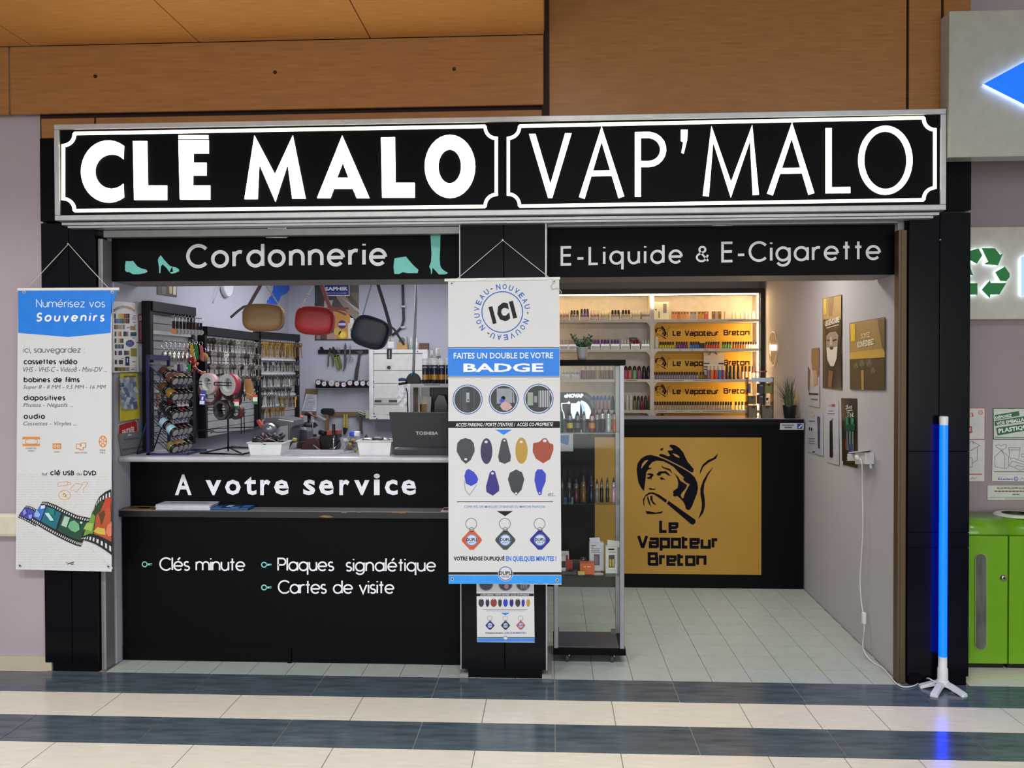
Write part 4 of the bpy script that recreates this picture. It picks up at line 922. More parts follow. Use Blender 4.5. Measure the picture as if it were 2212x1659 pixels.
keyrow(1, .12, .9, 828, 8, KST+KDK, .06, 'dark or steel key blank beside the top jars on the first board', 'dark key blanks, first board', 1, w=.034)
keyrow(1, .1, .9, 850, 8, [M('#6a2420', .4), M('#a05a2a', .4), M('#30303a', .4), M('#7a2a30', .4)], .07, 'coloured key blank low on the first board behind the polish rack', 'coloured key blanks, first board', 1)
keyrow(1, .1, .9, 885, 7, [M('#a03a20', .4), M('#b0703a', .4), M('#30303a', .4)], .07, 'orange or dark key blank lowest on the first board', 'coloured key blanks, first board lowest row', 1)
# key rings
def keyring(p, kind, label, cat='key ring', group=None, cols=('#2a1c1c', '#d8d8da'), s=1, rz=.5):
    t = T('key_ring', label, cat, p, group)
    p = np.array(p, float)
    MB().tube([p+np.array([.011*s*math.sin(a), 0, -.012*s+.012*s*math.cos(a)]) for a in np.linspace(0, 2*math.pi, 11)[:-1]], .0012*s, CHROME, 4, closed=True).build('split_ring', t)
    q = p+np.array([0, 0, -.024*s])
    if kind == 'leather':
        MB().box(q[0]-.007*s, q[0]+.007*s, q[1]-.002, q[1]+.002, q[2]-.035*s, q[2], M(cols[0], .5)).build('strap', t, bevel=.001)
        MB().lathe([(0, -.002), (.014*s, -.002), (.014*s, .002), (0, .002)], q+np.array([0, 0, -.047*s]), (0.3, -1, 0), M(cols[1], .4, .5), 12).build('medal', t)
    elif kind == 'metal':
        MB().tube([q, q+np.array([0, 0, -.012*s])], .0015, CHROME, 4).build('link', t)
        MB().ball(q+np.array([0, 0, -.03*s]), .014*s, M(cols[1], .2, .9), 8, 6, (.8, .35, 1.4)).build('fob', t)
    elif kind == 'tab':
        MB().box(q[0]-.010*s, q[0]+.010*s, q[1]-.003, q[1]+.003, q[2]-.045*s, q[2], M(cols[0], .4)).build('tag', t, bevel=.003)
    elif kind == 'strap':
        MB().prism([q+np.array(v) for v in ((-.008*s, -.004, 0), (.008*s, -.004, 0), (.016*s, -.004, -.05*s), (.014*s, -.004, -.095*s), (.002*s, -.004, -.09*s))], (0, .006, 0), M(cols[0], .35)).build('strap', t)
    elif kind == 'ball':
        MB().ball(q+np.array([0, 0, -.02*s]), .022*s, M(cols[0], .9, bump=.8), 10, 8).build('pompon', t)
    return t
t1, A1, u1, n1, L1 = Bd[1]
def b1p(f, y, d=.06):
    p = A1+u1*L1*f; x = _px(p+n1*d)[0]; q = PV(x, y, (A1[0], A1[1]), tuple((A1+u1)[:2]), d); return q
z = b1p(.5, 684)[2]
for y, f0, f1 in ((672, .05, .97), (725, .05, .97), (776, .05, .97)):
    zz = b1p(.5, y, .0)[2]; MB().obox(A1+u1*L1*f0+np.array([0, 0, zz]), u1*L1*(f1-f0), n1*.012, (0, 0, .022), M('#d4d4d2', .3, .3)).build('hook_rail', t1)
mc = ['#8e8e92', '#a0603c', '#e0e0e2', '#d4d4d8']
for i in range(9):
    p = b1p(.30+i*.082, 683+i*.6, .07); peg(t1, p-n1*.07+np.array([0, 0, .001]), n1, .075)
    keyring(p, 'leather', 'key ring with dark leather strap and copper medal, leftmost on the upper row' if i == 0 else nth(i)+' key ring from the left with dark strap and silver medal, upper row', group='leather key rings on the first board', cols=('#2a1416', mc[1] if i == 0 else mc[0]), s=1.25)
for i in range(8):
    p = b1p(.12+i*.10, 737+i*.5, .06); peg(t1, p-n1*.06, n1, .065)
    keyring(p, 'metal', nth(i)+' chrome key ring from the left with a metal fob, second row', group='chrome key rings on the first board', cols=('#888888', ['#c8c8cc', '#b0b0a8', '#d8d4c0'][i % 3]), s=1.6)
keyring(P(421, 697, .9), 'tab', 'chrome key ring with a yellow tag hanging past the first board edge', cols=('#d8a51c',), s=.9)
keyring(P(402, 741, .8), 'leather', 'key ring with a pink and white charm on the second row', cols=('#d8a0a8', '#e8e0e0'))
keyring(P(413, 733, .78), 'strap', 'yellow strap key ring at the right of the second row', cols=('#d8b414',), s=1.05)
keyring(P(423, 736, .8), 'strap', 'green strap key ring between the yellow and the pink one', cols=('#178a3c',), s=1.0)
keyring(P(434, 738, .82), 'strap', 'pink strap key ring at the right end of the second row', cols=('#d0606a',), s=1.0)
keyring(P(440, 752, .95), 'ball', 'fluffy tan pompon key ring beside the middle board', cols=('#a8824a',), s=1.3)
for i, (x, col, nm) in enumerate(((379, '#d8d8d8', 'white'), (386, '#3a2a5a', 'dark purple'), (393, '#a89ab0', 'pale lilac'), (399, '#b8b8c0', 'silver grey'), (409, '#178a3c', 'green'))):
    keyring(P(x, 779, .72), 'tab', nm+' tab key ring above the polish rack', cols=(col,), s=.95)
keyring(P(398, 760, .75), 'ball', 'small dark red ball key ring above the green tab', cols=('#7a1c22',), s=.7)
keyring(P(416, 762, .75), 'ball', 'larger dark red ball key ring under the yellow strap', cols=('#8a1c20',), s=1.1)
t = T('bead_charm', 'bunch of shiny red and orange bead charms right of the polish rack', 'key ring', P(428, 800, .75))
for i, (x, y, h) in enumerate(((420, 781, '#b5502c'), (426, 786, '#c8683c'), (419, 792, '#c0583a'), (424, 797, '#a03a28'), (430, 803, '#8a2420'), (436, 806, '#d07048'), (414, 803, '#7a1c20'), (441, 805, '#d88a5c'))):
    MB().ball(P(x, y, .74+.01*(i % 3)), .011, M(h, .15, .3), 8, 6).build('bead', t)
MB().tube([P(421, 772, .74), P(421, 781, .74), P(424, 797, .74), P(441, 805, .74)], .0015, CHROME, 4).build('chain', t)

# ---- polish jar rack
NAVY = M('#1c1f52', .35, .2)
rk = T('polish_rack', 'navy blue wire rack of shoe polish jars standing on the worktop', 'rack', PZ(322, 983, ZC))
f0 = PZ(321, 983, ZC); f1 = PZ(392, 983, ZC)
XB, XF = f0[0], f0[0]+.20; Y0r, Y1r = f0[1], f0[1]+.26
ztp = P(321, 766, Y0r)[2]
for y in (Y0r, Y1r): MB().box(XB-.008, XB+.008, y-.006, y+.006, ZC, ztp, NAVY).build('post', rk)
MB().box(XB-.008, XB+.008, Y0r, Y1r, ztp-.028, ztp, NAVY).build('head_rail', rk)
MB().box(XB-.01, XF+.02, Y0r-.006, Y0r+.008, ZC, ZC+.01, NAVY).box(XB-.01, XF+.02, Y1r-.006, Y1r+.008, ZC, ZC+.01, NAVY).box(XF+.01, XF+.02, Y0r, Y1r, ZC, ZC+.012, NAVY).build('base_frame', rk)
MB().tube([(XB-.08, Y0r+.03, ZC+.005), (XB-.005, Y0r+.02, ZC+.22)], .004, NAVY, 6).tube([(XB-.08, Y0r+.03, ZC+.005), (XB-.08, Y1r-.03, ZC+.005), (XB-.005, Y1r-.02, ZC+.22)], .004, NAVY, 6).build('rear_brace', rk)
sgq = [P(316, 784, Y0r+.02), P(338, 782, Y0r+.2), P(373, 797, Y0r+.2), P(351, 812, Y0r+.02)]
MB().prism(sgq, (0, 0, -.004), M('#3a3f52', .3)).build('header_sign', rk)
def sgp(u, v): a = [np.array(q) for q in sgq]; return (a[0]*(1-u)+a[1]*u)*(1-v)+(a[3]*(1-u)+a[2]*u)*v+np.array([0, 0, .0012])
b = MB(); v_, f_ = glyphs('SAPHIR', .03); b.add([sgp(1-.15-.55*bb_, .1+.8*aa) for aa, bb_ in v_], f_, M('#e4e6ee', .4)); b.build('header_lettering', rk)
DKL = M('#15110f', .25); LBL = M('#a9a5a4', .4)
JC = [(['#5a3a26', '#7a5230', '#8f8256', '#2a1c18', '#4a2c20'], 824), (['#8a6420', '#2c1614', '#33191a', '#2a1614', '#5a3a1c'], 858), (['#101218', '#14151c', '#8a1426', '#0f1016', '#1a1b22'], 898), (['#9cc4d4', '#3a0f16', '#30141a', '#2c1216', '#9cc4d4'], 935), (['#6a6a3e', '#d8845c', '#b8a878', '#2a1418', '#3a2418'], 971)]
nmz = ['top', 'second', 'middle', 'fourth', 'bottom']
cn = {'#5a3a26': 'brown', '#7a5230': 'mid brown', '#8f8256': 'khaki', '#2a1c18': 'near black', '#4a2c20': 'chestnut', '#8a6420': 'amber', '#2c1614': 'dark burgundy', '#33191a': 'burgundy', '#2a1614': 'very dark brown', '#5a3a1c': 'tobacco', '#101218': 'black', '#14151c': 'blue black', '#8a1426': 'bright red', '#0f1016': 'jet black', '#1a1b22': 'charcoal', '#9cc4d4': 'pale blue', '#3a0f16': 'wine red', '#30141a': 'plum', '#2c1216': 'oxblood', '#6a6a3e': 'olive', '#d8845c': 'salmon orange', '#b8a878': 'beige', '#2a1418': 'dark purple', '#3a2418': 'dark brown'}
AX = np.array([.80, -.32, -.50]); AX /= np.linalg.norm(AX)
def jar(p, col, label, group='shoe polish jars in the rack', r=.0285, front=True):
    t = T('polish_jar', label, 'jar', p, group)
    MB().lathe([(0, -.05), (r*.93, -.05), (r, -.045), (r, -.016), (r*.97, -.014)], p, AX, M(col, .12, spec=.7), 14).build('glass_body', t)
    MB().lathe([(r*.97, -.015), (r*1.02, -.014), (r*1.02, -.002), (r*.9, 0), (0, 0)], p, AX, DKL, 14).build('lid', t)
    MB().lathe([(r*.72, .0008), (0, .0008)], p, AX, LBL, 14).build('lid_label', t)
for k, (cols, y) in enumerate(JC):
    p0 = P(379, y, Y0r+.03)
    for i in range(4):
        p = p0+np.array([0, .062*i, .0]); jar(p, cols[i], cn[cols[i]]+' polish jar, '+nth(i)+' of the front line on the '+nmz[k]+' rack shelf')
    if k < 4:
        for i in range(2 if k != 3 else 1):
            p = p0-AX*.062+np.array([0, .062*i-.0, 0.006]); jar(p, cols[4] if i == 0 else cols[2], (cn[cols[4]] if i == 0 else cn[cols[2]])+' polish jar lying behind the front line on the '+nmz[k]+' rack shelf')
    # sloped wire shelf
    b = MB(); e = p0+np.array([.0, -.03, -.03]); top = np.array([XB, Y0r, e[2]+.20*.6])
    for i in range(7):
        yy = Y0r+(Y1r-Y0r)*i/6; b.tube([(XB, yy, top[2]), (e[0]+.01, yy, e[2]-.008), (e[0]+.01, yy, e[2]+.012)], .0018, NAVY, 4)
    b.tube([(XB, Y0r, top[2]), (XB, Y1r, top[2])], .0025, NAVY, 4).tube([(e[0]+.01, Y0r, e[2]+.012), (e[0]+.01, Y1r, e[2]+.012)], .0025, NAVY, 4)
    b.build('wire_shelf', rk)
# ---- belt stand
bs = T('belt_stand', 'black wire counter stand with rolled belts', 'stand', PZ(493, 974, ZC))
BW = M('#0e0e11', .35, .3)
pb = PZ(493, 974, ZC)
ztop = P(493, 812, pb[1])[2]
MB().tube([pb, (pb[0], pb[1], ztop)], .0055, BW, 8).build('post', bs)
lg = lambda x, y: PZ(x, y, ZC+.004)
MB().tube([pb+np.array([0, 0, .02]), lg(433, 979), lg(525, 982)], .005, BW, 6).build('leg', bs)
MB().tube([pb+np.array([0, 0, .02]), lg(525, 981), lg(545, 976)], .005, BW, 6).build('leg', bs)
MB().tube([pb+np.array([0, 0, .02]), lg(535, 967), lg(500, 965)], .005, BW, 6).build('leg', bs)
def pbY(x, y, dy=0): return P(x, y, pb[1]+dy)
MB().tube([pbY(424, 930), pbY(470, 934), pbY(540, 930), pbY(560, 922, .1), pbY(480, 925, .12), pbY(424, 930)], .003, BW, 5).tube([pbY(440, 926), pbY(462, 931), pbY(455, 936)], .0025, BW, 5).build('wire_ring', bs)
MB().tube([pbY(528, 935, .05), pbY(527, 880, .05)], .003, BW, 5).tube([pbY(521, 937, .05), pbY(521, 890, .05)], .003, BW, 5).build('side_wire', bs)
MB().tube([pbY(461, 812), pbY(480, 808, .02), pbY(500, 810, .06), pbY(520, 824, .06), pbY(526, 850, .06)], .004, BW, 6).build('hoop', bs)
for x0_, y0_, x1_ in ((425, 824, 448), (463, 826, 500), (449, 880, 495), (497, 884, 530)):
    MB().tube([pbY(x0_, y0_, -.10), pbY(x1_, y0_+1, .02)], .003, BW, 5).tube([pbY(x0_, y0_+6, -.10), pbY(x1_, y0_+7, .02)], .003, BW, 5).tube([pbY(x0_, y0_, -.10), pbY(x0_, y0_+6, -.10)], .003, BW, 5).build('prong', bs)
def belt(x, y, R, wd, col_in, col_out, label, dy=-.02, rin=.62):
    p = pbY(x, y, dy); t = T('rolled_belt', label, 'belt', p, 'rolled belts on the wire stand'); ax = np.array([.42, .9, .05])
    MB().lathe([(R*rin, 0), (R, 0), (R, wd), (R*rin, wd), (R*rin, 0)], p, ax, None, 24, [M(col_in, .5), M(col_out, .35), M(col_in, .5), M(col_in, .5)]).build('coil', t)
    b = MB()
    for k in range(3):
        rr_ = R*(rin+(1-rin)*(k+.7)/4); b.lathe([(rr_, -.0008), (rr_+.0015, -.0008)], p, ax, M('#7a7a7c', .6), 24)
    b.build('coil_edge', t)
    return t
belt(446, 829, .060, .04, '#c3c3c0', '#d2a0a8', 'rolled pink belt with white backing on the wire stand', -.06)
belt(491, 831, .063, .045, '#b9bab6', '#a83048', 'rolled raspberry red belt with grey backing on the wire stand', -.06)
belt(449, 846, .082, .035, '#5a1420', '#5a1420', 'dark red belt rolled behind the pink one', .03, .8)
belt(497, 838, .078, .03, '#15131a', '#15131a', 'black belt rolled behind the raspberry one', .03, .82)
belt(476, 886, .058, .05, '#0d0d10', '#0d0d10', 'glossy black rolled belt low on the stand', -.08, .66)
belt(503, 862, .045, .03, '#4a1a1e', '#4a1a1e', 'small dark red rolled belt beside the stand post', .03, .6)
belt(507, 890, .045, .03, '#3a1014', '#7a2a20', 'brown red rolled belt low right on the stand', .05, .6)
t = T('belt_tag', 'blue printed tag hanging on the wire belt stand', 'tag', pbY(437, 870, -.12))
MB().prism([pbY(x, y, -.12) for x, y in ((434, 842), (445.5, 844), (443, 875), (431, 874))], (0, .001, 0), M('#26308a', .4)).build('card', t)
c = cvY(pb[1]-.12); b = MB(); c.poly(b, [(432, 851), (443, 852), (443, 854), (432, 853)], M('#c8cce4', .4)); c.poly(b, [(436, 857), (439.5, 857), (438.5, 864), (435, 864)], M('#e4e6f0', .4)); c.poly(b, [(431.5, 865.5), (441.5, 866), (441, 873.5), (431, 873)], M('#d0d2e0', .4)); b.build('print', t)
t = T('leather_case', 'tan leather case tied with cord hanging on the belt stand', 'leather case', pbY(536, 850, .06))
MB().prism([pbY(x, y, .04) for x, y in ((527, 819), (540, 818), (547, 846), (551, 860), (534, 862), (530, 848))], (0, .02, 0), M('#9a6a34', .45)).build('body', t, bevel=.003)
MB().tube([pbY(530, 848, .03), pbY(547, 856, .03)], .0018, M('#d8b880', .6), 4).tube([pbY(546, 849, .03), pbY(535, 858, .03)], .0018, M('#d8b880', .6), 4).build('cord', t)
for i, (x, y, l_) in enumerate(((511, 872, 'at the centre of the belt stand'), (551, 862, 'beside the tan leather case'))):
    t = T('price_label', 'small red white and green label hanging '+l_, 'label', pbY(x, y, -.03)); c = cvY(pb[1]-.03-.0)
    MB().prism([pbY(x+a, y+d, -.03) for a, d in ((-5, -10), (5, -9), (5, 11), (-5, 11))], (0, .001, 0), M('#dcdcd4', .5)).build('card', t)
    b = MB(); c.poly(b, [(x-5, y-10), (x+5, y-9), (x+5, y-4), (x-5, y-4)], M('#b8302c', .5)); c.poly(b, [(x-5, y+5), (x+5, y+5), (x+5, y+11), (x-5, y+11)], M('#1a6a3c', .5)); b.build('print', t)
# ---- machines on the bench
MG = M('#4a4d54', .4); MGL = M('#8a8c92', .45); MBK = M('#08080a', .42, spec=.35); MRD = M('#3f1014', .4)
zb_ = 1.09
def px3(L, Y): return [P(x, y, Y) for x, y in L]
def pbase(L, Y):
    q = px3(L, Y); 
    for p in q: p[2] = max(p[2], zb_)
    return q
km = T('key_machine', 'dark grey key cutting machine with silver dome behind the white tub', 'machine', P(600, 965, .95)*np.array([1, 1, 0])+np.array([0, 0, zb_]))
MB().prism(pbase([(570, 985), (570, 925), (568, 912), (574, 903), (601, 901), (634, 908), (636, 920), (628, 927), (624, 985)], .95), (0, .22, 0), MG).build('body', km, bevel=.004)
MB().prism(pbase([(592, 985), (592, 930), (606, 921), (622, 919), (622, 985)], .945), (0, .006, 0), MGL).build('side_plate', km)
MB().prism(px3([(602, 905), (634, 909.5), (634, 912), (602, 907)], .945), (0, .005, 0), M('#a8aab0', .3, .5)).build('edge_strip', km)
MB().ball(P(581, 926, .90), .048, M('#9a9ca2', .25, .7), 16, 10, (1, .8, .8)).build('dome', km)
MB().prism(px3([(553, 909), (558, 906), (569, 921), (566, 925), (561, 924)], .90), (0, .03, 0), M('#b8402a', .4)).build('red_lever', km, bevel=.003)
k2_ = T('clamp_machine', 'grey clamp machine with two red ball knobs', 'machine', P(648, 965, 1.19)*np.array([1, 1, 0])+np.array([0, 0, zb_]))
MB().prism(pbase([(629, 945), (629, 930), (634, 924), (660, 926), (664, 932), (663, 946), (658, 985), (634, 985)], 1.19), (0, .14, 0), MG).build('body', k2_, bevel=.004)
MB().prism(px3([(632, 923), (657, 924), (660, 929), (630, 927)], 1.175), (0, .03, 0), M('#b0b4c0', .3, .5)).build('jaw', k2_)
for x, y, r in ((642, 908, .019), (650.5, 903, .016)):
    dz = .02 if r < .018 else 0
    MB().ball(P(x, y, 1.22+dz), r, M('#c2362a', .2), 12, 8).build('red_knob', k2_)
    MB().lathe([(.014, 0), (.014, .035), (.008, .05), (.006, .06)], P(x, y, 1.22+dz)-np.array([0, 0, .06]), (0, 0, 1), M('#1c1e38', .4), 12).build('collar', k2_)
k3 = T('bench_tool', 'black bench tool with round weights and a grey plate behind the clamp machine', 'machine', P(678, 965, 1.42)*np.array([1, 1, 0])+np.array([0, 0, zb_]))
MB().lathe([(0, .0), (.036, .006), (.042, .02), (.02, .035), (.014, .06), (.04, .07), (.062, .085), (.045, .105), (.012, .11), (.012, .15), (.034, .155), (.038, .17), (0, .18)], P(668, 946, 1.42), (0, 0, 1), M('#1b1c1e', .4), 14).build('spindle', k3)
MB().lathe([(.05, 0), (.05, .06)], [P(668, 946, 1.42)[0], 1.42, zb_], (0, 0, 1), MBK, 14).build('foot', k3)
MB().prism(px3([(676, 905), (683, 898), (702, 908), (690, 911)], 1.38), (0, .05, .005), M('#77787a', .35, .6)).build('plate', k3)
MB().tube([P(664, 890, 1.38), P(676, 898, 1.38), P(684, 903, 1.38)], .006, M('#7a3a2a', .4), 6).build('handle', k3)
MB().tube([P(676, 906, 1.36), P(675, 940, 1.36), (P(675, 940, 1.36)[0], 1.36, zb_)], .004, M('#8a8a86', .35, .7), 6).build('rod', k3)
k4 = T('engraving_machine', 'dark red and black engraving machine with an upright black handle', 'machine', P(695, 965, .9)*np.array([1, 1, 0])+np.array([0, 0, zb_]))
MB().prism(pbase([(650, 990), (652, 960), (664, 947), (682, 945), (690, 955), (692, 990)], .9), (0, .12, 0), MRD).build('red_housing', k4, bevel=.004)
MB().prism(pbase([(690, 990), (690, 942), (700, 936), (728, 938), (730, 955), (726, 990)], .93), (0, .12, 0), MBK).build('black_housing', k4, bevel=.004)
MB().prism(px3([(700, 932), (712, 929), (734, 929), (734, 938), (714, 940), (702, 940)], .9), (0, .05, 0), M('#8a3a24', .4)).build('orange_clamp', k4, bevel=.003)
MB().lathe([(0, 0), (.017, .003), (.017, .05), (0, .055)], P(692, 934, .92), (.7, -.7, 0), MBK, 12).build('motor', k4)
MB().lathe([(.009, 0), (.009, .058), (.007, .064), (0, .064)], P(721, 938, .86), (0, 0, 1), MBK, 10).build('upright_handle', k4)
MB().tube([P(721, 938, .86), (P(721, 938, .86)[0]-.004, .86, zb_)], .0045, CHROME, 6).build('handle_rod', k4)
MB().prism(pbase([(624, 968), (632, 957), (642, 955), (640, 966), (632, 990), (624, 990)], .88), (0, .03, 0), M('#9a9a98', .25, .7)).build('clamp_plate', k4, bevel=.002)
MB().prism(px3([(629, 952), (632, 946), (639, 948), (639, 953)], .9), (0, .03, 0), M('#a8a430', .4)).build('yellow_knob', k4, bevel=.002)
MB().tube(px3([(676, 962), (690, 972), (700, 975)], .86), .006, M('#6a6c6a', .35, .5), 6).build('arm', k4)
MB().tube(px3([(728, 957), (736, 950), (742, 948)], .92), .004, MBK, 6).build('lever', k4)
MB().tube(px3([(712, 968), (722, 969), (726, 964)], .86), .003, CHROME, 6).build('wire_guard', k4)
MB().prism(pbase([(640, 956), (700, 950), (700, 990), (640, 990)], 1.02), (0, .1, 0), M('#1a1416', .5)).build('bed', k4)
# low items on the worktop
def tub(label, x0, x1, yt, yb, dep, fill):
    a = PZ(x0+5, yb, ZC); b_ = PZ(x1-4, yb, ZC); Yf = a[1]
    zt = P((x0+x1)/2, yt, Yf-.005)[2]; xl = P(x0, yt, Yf)[0]; xr = P(x1, yt, Yf)[0]
    t = T('plastic_tub', label, 'tub', ((a[0]+b_[0])/2, Yf+dep/2, ZC)); m = M('#d8d9da', .35)
    o = [(a[0], Yf, ZC), (b_[0], Yf, ZC), (b_[0], Yf+dep*.94, ZC), (a[0], Yf+dep*.94, ZC)]
    tp = [(xl, Yf-.008, zt), (xr, Yf-.008, zt), (xr, Yf+dep, zt), (xl, Yf+dep, zt)]
    sh = lambda L, k: [(p[0]+k*(1 if i in (0, 3) else -1), p[1]+k*(1 if i < 2 else -1), p[2]) for i, p in enumerate(L)]
    b = MB(); b.add(o+tp, [(0, 1, 2, 3)]+[(i, (i+1) % 4, 4+(i+1) % 4, 4+i) for i in range(4)], m)
    io, it = [(x, y, z+.003) for x, y, z in sh(o, .003)], sh(tp, .003); b.add(io+it, [(0, 1, 2, 3)]+[(i, (i+1) % 4, 4+(i+1) % 4, 4+i) for i in range(4)], m)
    b.add(tp+it, [(i, (i+1) % 4, 4+(i+1) % 4, 4+i) for i in range(4)], m); b.build('bowl', t)
    r = [(p[0], p[1], p[2]) for p in sh(tp, -.004)]; MB().tube([r[0], r[1], r[2], r[3]], .004, m, 6, closed=True).build('rim', t)
    return t, (xl+xr)/2, Yf, zt, xr-xl
t, xm_, yf_, zt_, wd_ = tub('white plastic tub filled with dark cords on the worktop beside the belt stand', 536, 610, 957, 983, .15, 0)
rnd = random.Random(3)
b = T('cord_bundle', 'tangle of dark straps and red cords heaped in the left white tub', 'cords', (xm_, yf_+.07, ZC+.004))
for k in range(9):
    cx_ = xm_+rnd.uniform(-.06, .06); cy_ = yf_+rnd.uniform(.03, .11); R_ = rnd.uniform(.02, .04); h_ = zt_+rnd.uniform(-.015, .03)
    cl_ = ['#17171a', '#201c1e', '#4a1420', '#121216', '#2a2326', '#8a7a72'][k % 6]
    MB().tube([(cx_+R_*1.3*math.cos(a), cy_+R_*math.sin(a), h_+.012*math.sin(2*a+k)) for a in np.linspace(0, 2*math.pi, 13)[:-1]], .012 if k % 6 != 5 else .003, M(cl_, .5), 6, closed=True).build('loop', b)
MB().box(xm_-.065, xm_+.065, yf_+.02, yf_+.12, ZC+.005, zt_-.012, M('#1a1a1c', .6)).build('pile_core', b)
t, xm_, yf_, zt_, wd_ = tub('white plastic tub with grey metal odds and ends beside the laptop', 772, 846, 953, 983, .15, 0)
b = T('metal_part', 'curved grey metal parts lying in the right white tub', 'metal parts', (xm_, yf_+.07, ZC+.004))
MB().box(xm_-.06, xm_+.06, yf_+.02, yf_+.12, ZC+.005, zt_-.012, M('#2a2a2a', .5)).build('pile_core', b)
for k, (dx, dy, h_) in enumerate(((-.045, .05, .004), (.01, .06, .008), (.04, .07, .002))):
    MB().lathe([(.0, .01), (.03, .006), (.034, 0), (.032, -.012)], (xm_+dx, yf_+dy, zt_+h_), (.15, -.2, 1), [M('#8a8a86', .3, .7), M('#4a4a48', .4, .6), M('#a8a49a', .3, .6)][k], 12).build('cap', b)
MB().tube([(xm_-.07, yf_+.06, zt_+.004), (xm_-.06, yf_+.07, zt_+.03), (xm_-.05, yf_+.07, zt_+.006)], .005, MBK, 6).build('clip', b)
g = PZ(757, 977, ZC); t = T('glass_bowl', 'clear glass bowl of small coloured oddments on the worktop', 'bowl', g)
MB().lathe([(0, .003), (.03, .003), (.042, .02), (.054, .05), (.060, .085), (.062, .086), (.056, .05), (.044, .018), (.032, 0), (0, 0)], g, (0, 0, 1), GLASS, 24).build('bowl', t)
rnd = random.Random(6); t = T('oddments', 'yellow red and black oddments inside the glass bowl', 'oddments', g+np.array([0, 0, .006]))
for k, h in enumerate(['#c8a21c', '#2a2a2e', '#3a3c40', '#b8b8b8', '#a83a2c', '#303236', '#d8b83a', '#6a6a6e', '#7a1c24', '#8a8a8c', '#2c2c30', '#c89a20', '#dad8d0']):
    a = k*2.4; r_ = .012+.022*rnd.random(); hz = .012+.005*k
    MB().ball(g+np.array([r_*math.cos(a), r_*math.sin(a), hz]), .013, M(h, .4), 8, 6, (1.1, .8, .7)).build('piece', t)
g = PZ(770, 965, ZC)+np.array([0, .1, 0]); t = T('blue_tube', 'blue capped white tube behind the glass bowl', 'tube', P(765, 945, .62))
MB().lathe([(0, 0), (.012, .004), (.018, .02), (.019, .035)], P(754, 938, .62), (1, 0, 0), M('#2446b8', .3), 12).build('cap', t)
MB().lathe([(.019, 0), (.019, .03), (0, .03)], P(754, 938, .62)+np.array([.035, 0, 0]), (1, 0, 0), M('#d8dce4', .3), 12).build('body', t)
MB().box(P(754, 938, .62)[0]+.01, P(754, 938, .62)[0]+.055, .6, .64, P(754, 938, .62)[2]-.09, P(754, 938, .62)[2]-.018, M('#5a5a60', .5)).build('stand', t)
# laptop
lp = T('laptop', 'grey laptop seen from behind with its lid open on the worktop', 'laptop', PZ(905, 980, ZC)+np.array([.03, .12, 0]))
LG = M('#393b3d', .55, spec=.3); LD = M('#2c2e36', .5, spec=.3)
q = [P(840, 890, .235), P(992, 891, .235), P(984, 966, .285), P(850, 966, .285)]
lid = MB().prism(q, (.0, .008, 0), LG).build('lid', lp, bevel=.003)
xl_, xr_ = P(852, 975, .29)[0], P(984, 975, .29)[0]
MB().box(xl_, xr_, .275, .53, ZC, ZC+.03, LD).build('base', lp, bevel=.003)
def ltp(x, y, l):
    t_ = (y-890)/76; return P(x, y, .235+.05*t_-.0022)
b = MB(); Cv(ltp).text(b, 'TOSHIBA', 898, 932, 946.5, 939.5, M('#c4c6c8', .3, .3), .03); b.build('lettering', lid)
b = MB(); Cv(ltp).rect(b, 841, 895.5, 990, 896.2, M('#3a3c3e', .5)); b.build('lid_groove', lid)
MB().ball(PZ(838, 974, ZC)+np.array([0, 0, .006]), .02, MBK, 10, 6, (1.2, .8, .3)).build('mouse', None, 'small black gadget lying between the tub and the laptop', 'gadget')
# display case with insoles
YC0 = .70; zc0 = 1.09
zct = P(920, 829, YC0)[2]; xc0 = P(886, 850, YC0)[0]
ct = T('display_case', 'grey framed display case of insoles behind the laptop', 'display case', (xc0+.15, YC0+.12, zc0)); CG = M('#a4a5aa', .45)
MB().box(xc0, -.45, YC0, YC0+.24, zct-.022, zct, CG).build('top', ct); MB().box(xc0, xc0+.018, YC0, YC0+.24, zc0, zct-.022, CG).build('side', ct); MB().box(-.47, -.45, YC0, YC0+.24, zc0, zct-.022, CG).build('side', ct)
MB().box(xc0+.018, -.47, YC0+.22, YC0+.24, zc0, zct-.022, M('#5a5a5e', .6)).build('back', ct); MB().box(xc0+.018, -.47, YC0, YC0+.22, zc0, zc0+.02, CG).build('bottom', ct)
c = cvY(YC0); b = MB()
for k in range(12): c.rect(b, 916+k*2.9, 830.3, 918+k*2.9, 832.3, INK)
b.build('print', ct)
for i, (x, y, m, nm) in enumerate(((900, 893, '#8a6a48', 'tan insole in a clear pack at the left of the display case'), (918, 893, '#a47a4c', 'larger brown insole in the middle of the display case'))):
    p = P(x, y, YC0+.10+.03*i); p[2] = zc0+.02
    t = T('insole', nm, 'insole', p)
    zt2 = P(x, 848+i*6, YC0+.1)[2]; hh = zt2-p[2]
    L = [(-.014, 0), (.014, 0), (.018, hh*.35), (.022, hh*.7), (.018, hh*.93), (0, hh), (-.018, hh*.93), (-.023, hh*.7), (-.017, hh*.35)]
    MB().prism([(p[0]+a, p[1], p[2]+d) for a, d in L], (0, .004, 0), M(m, .7)).build('sole', t)
    MB().prism([(p[0]+a, p[1]-.006, p[2]+d) for a, d in ((-.03, 0), (.03, 0), (.03, hh*1.25), (-.03, hh*1.25))], (0, .0006, 0), GLASS).build('clear_bag', t)
p = P(950, 893, YC0+.12); p[2] = zc0+.02; t = T('insole', 'black shoe shaped insole pack at the right of the display case', 'insole', p); hh = (P(950, 838, YC0+.12)[2]-p[2])*.9
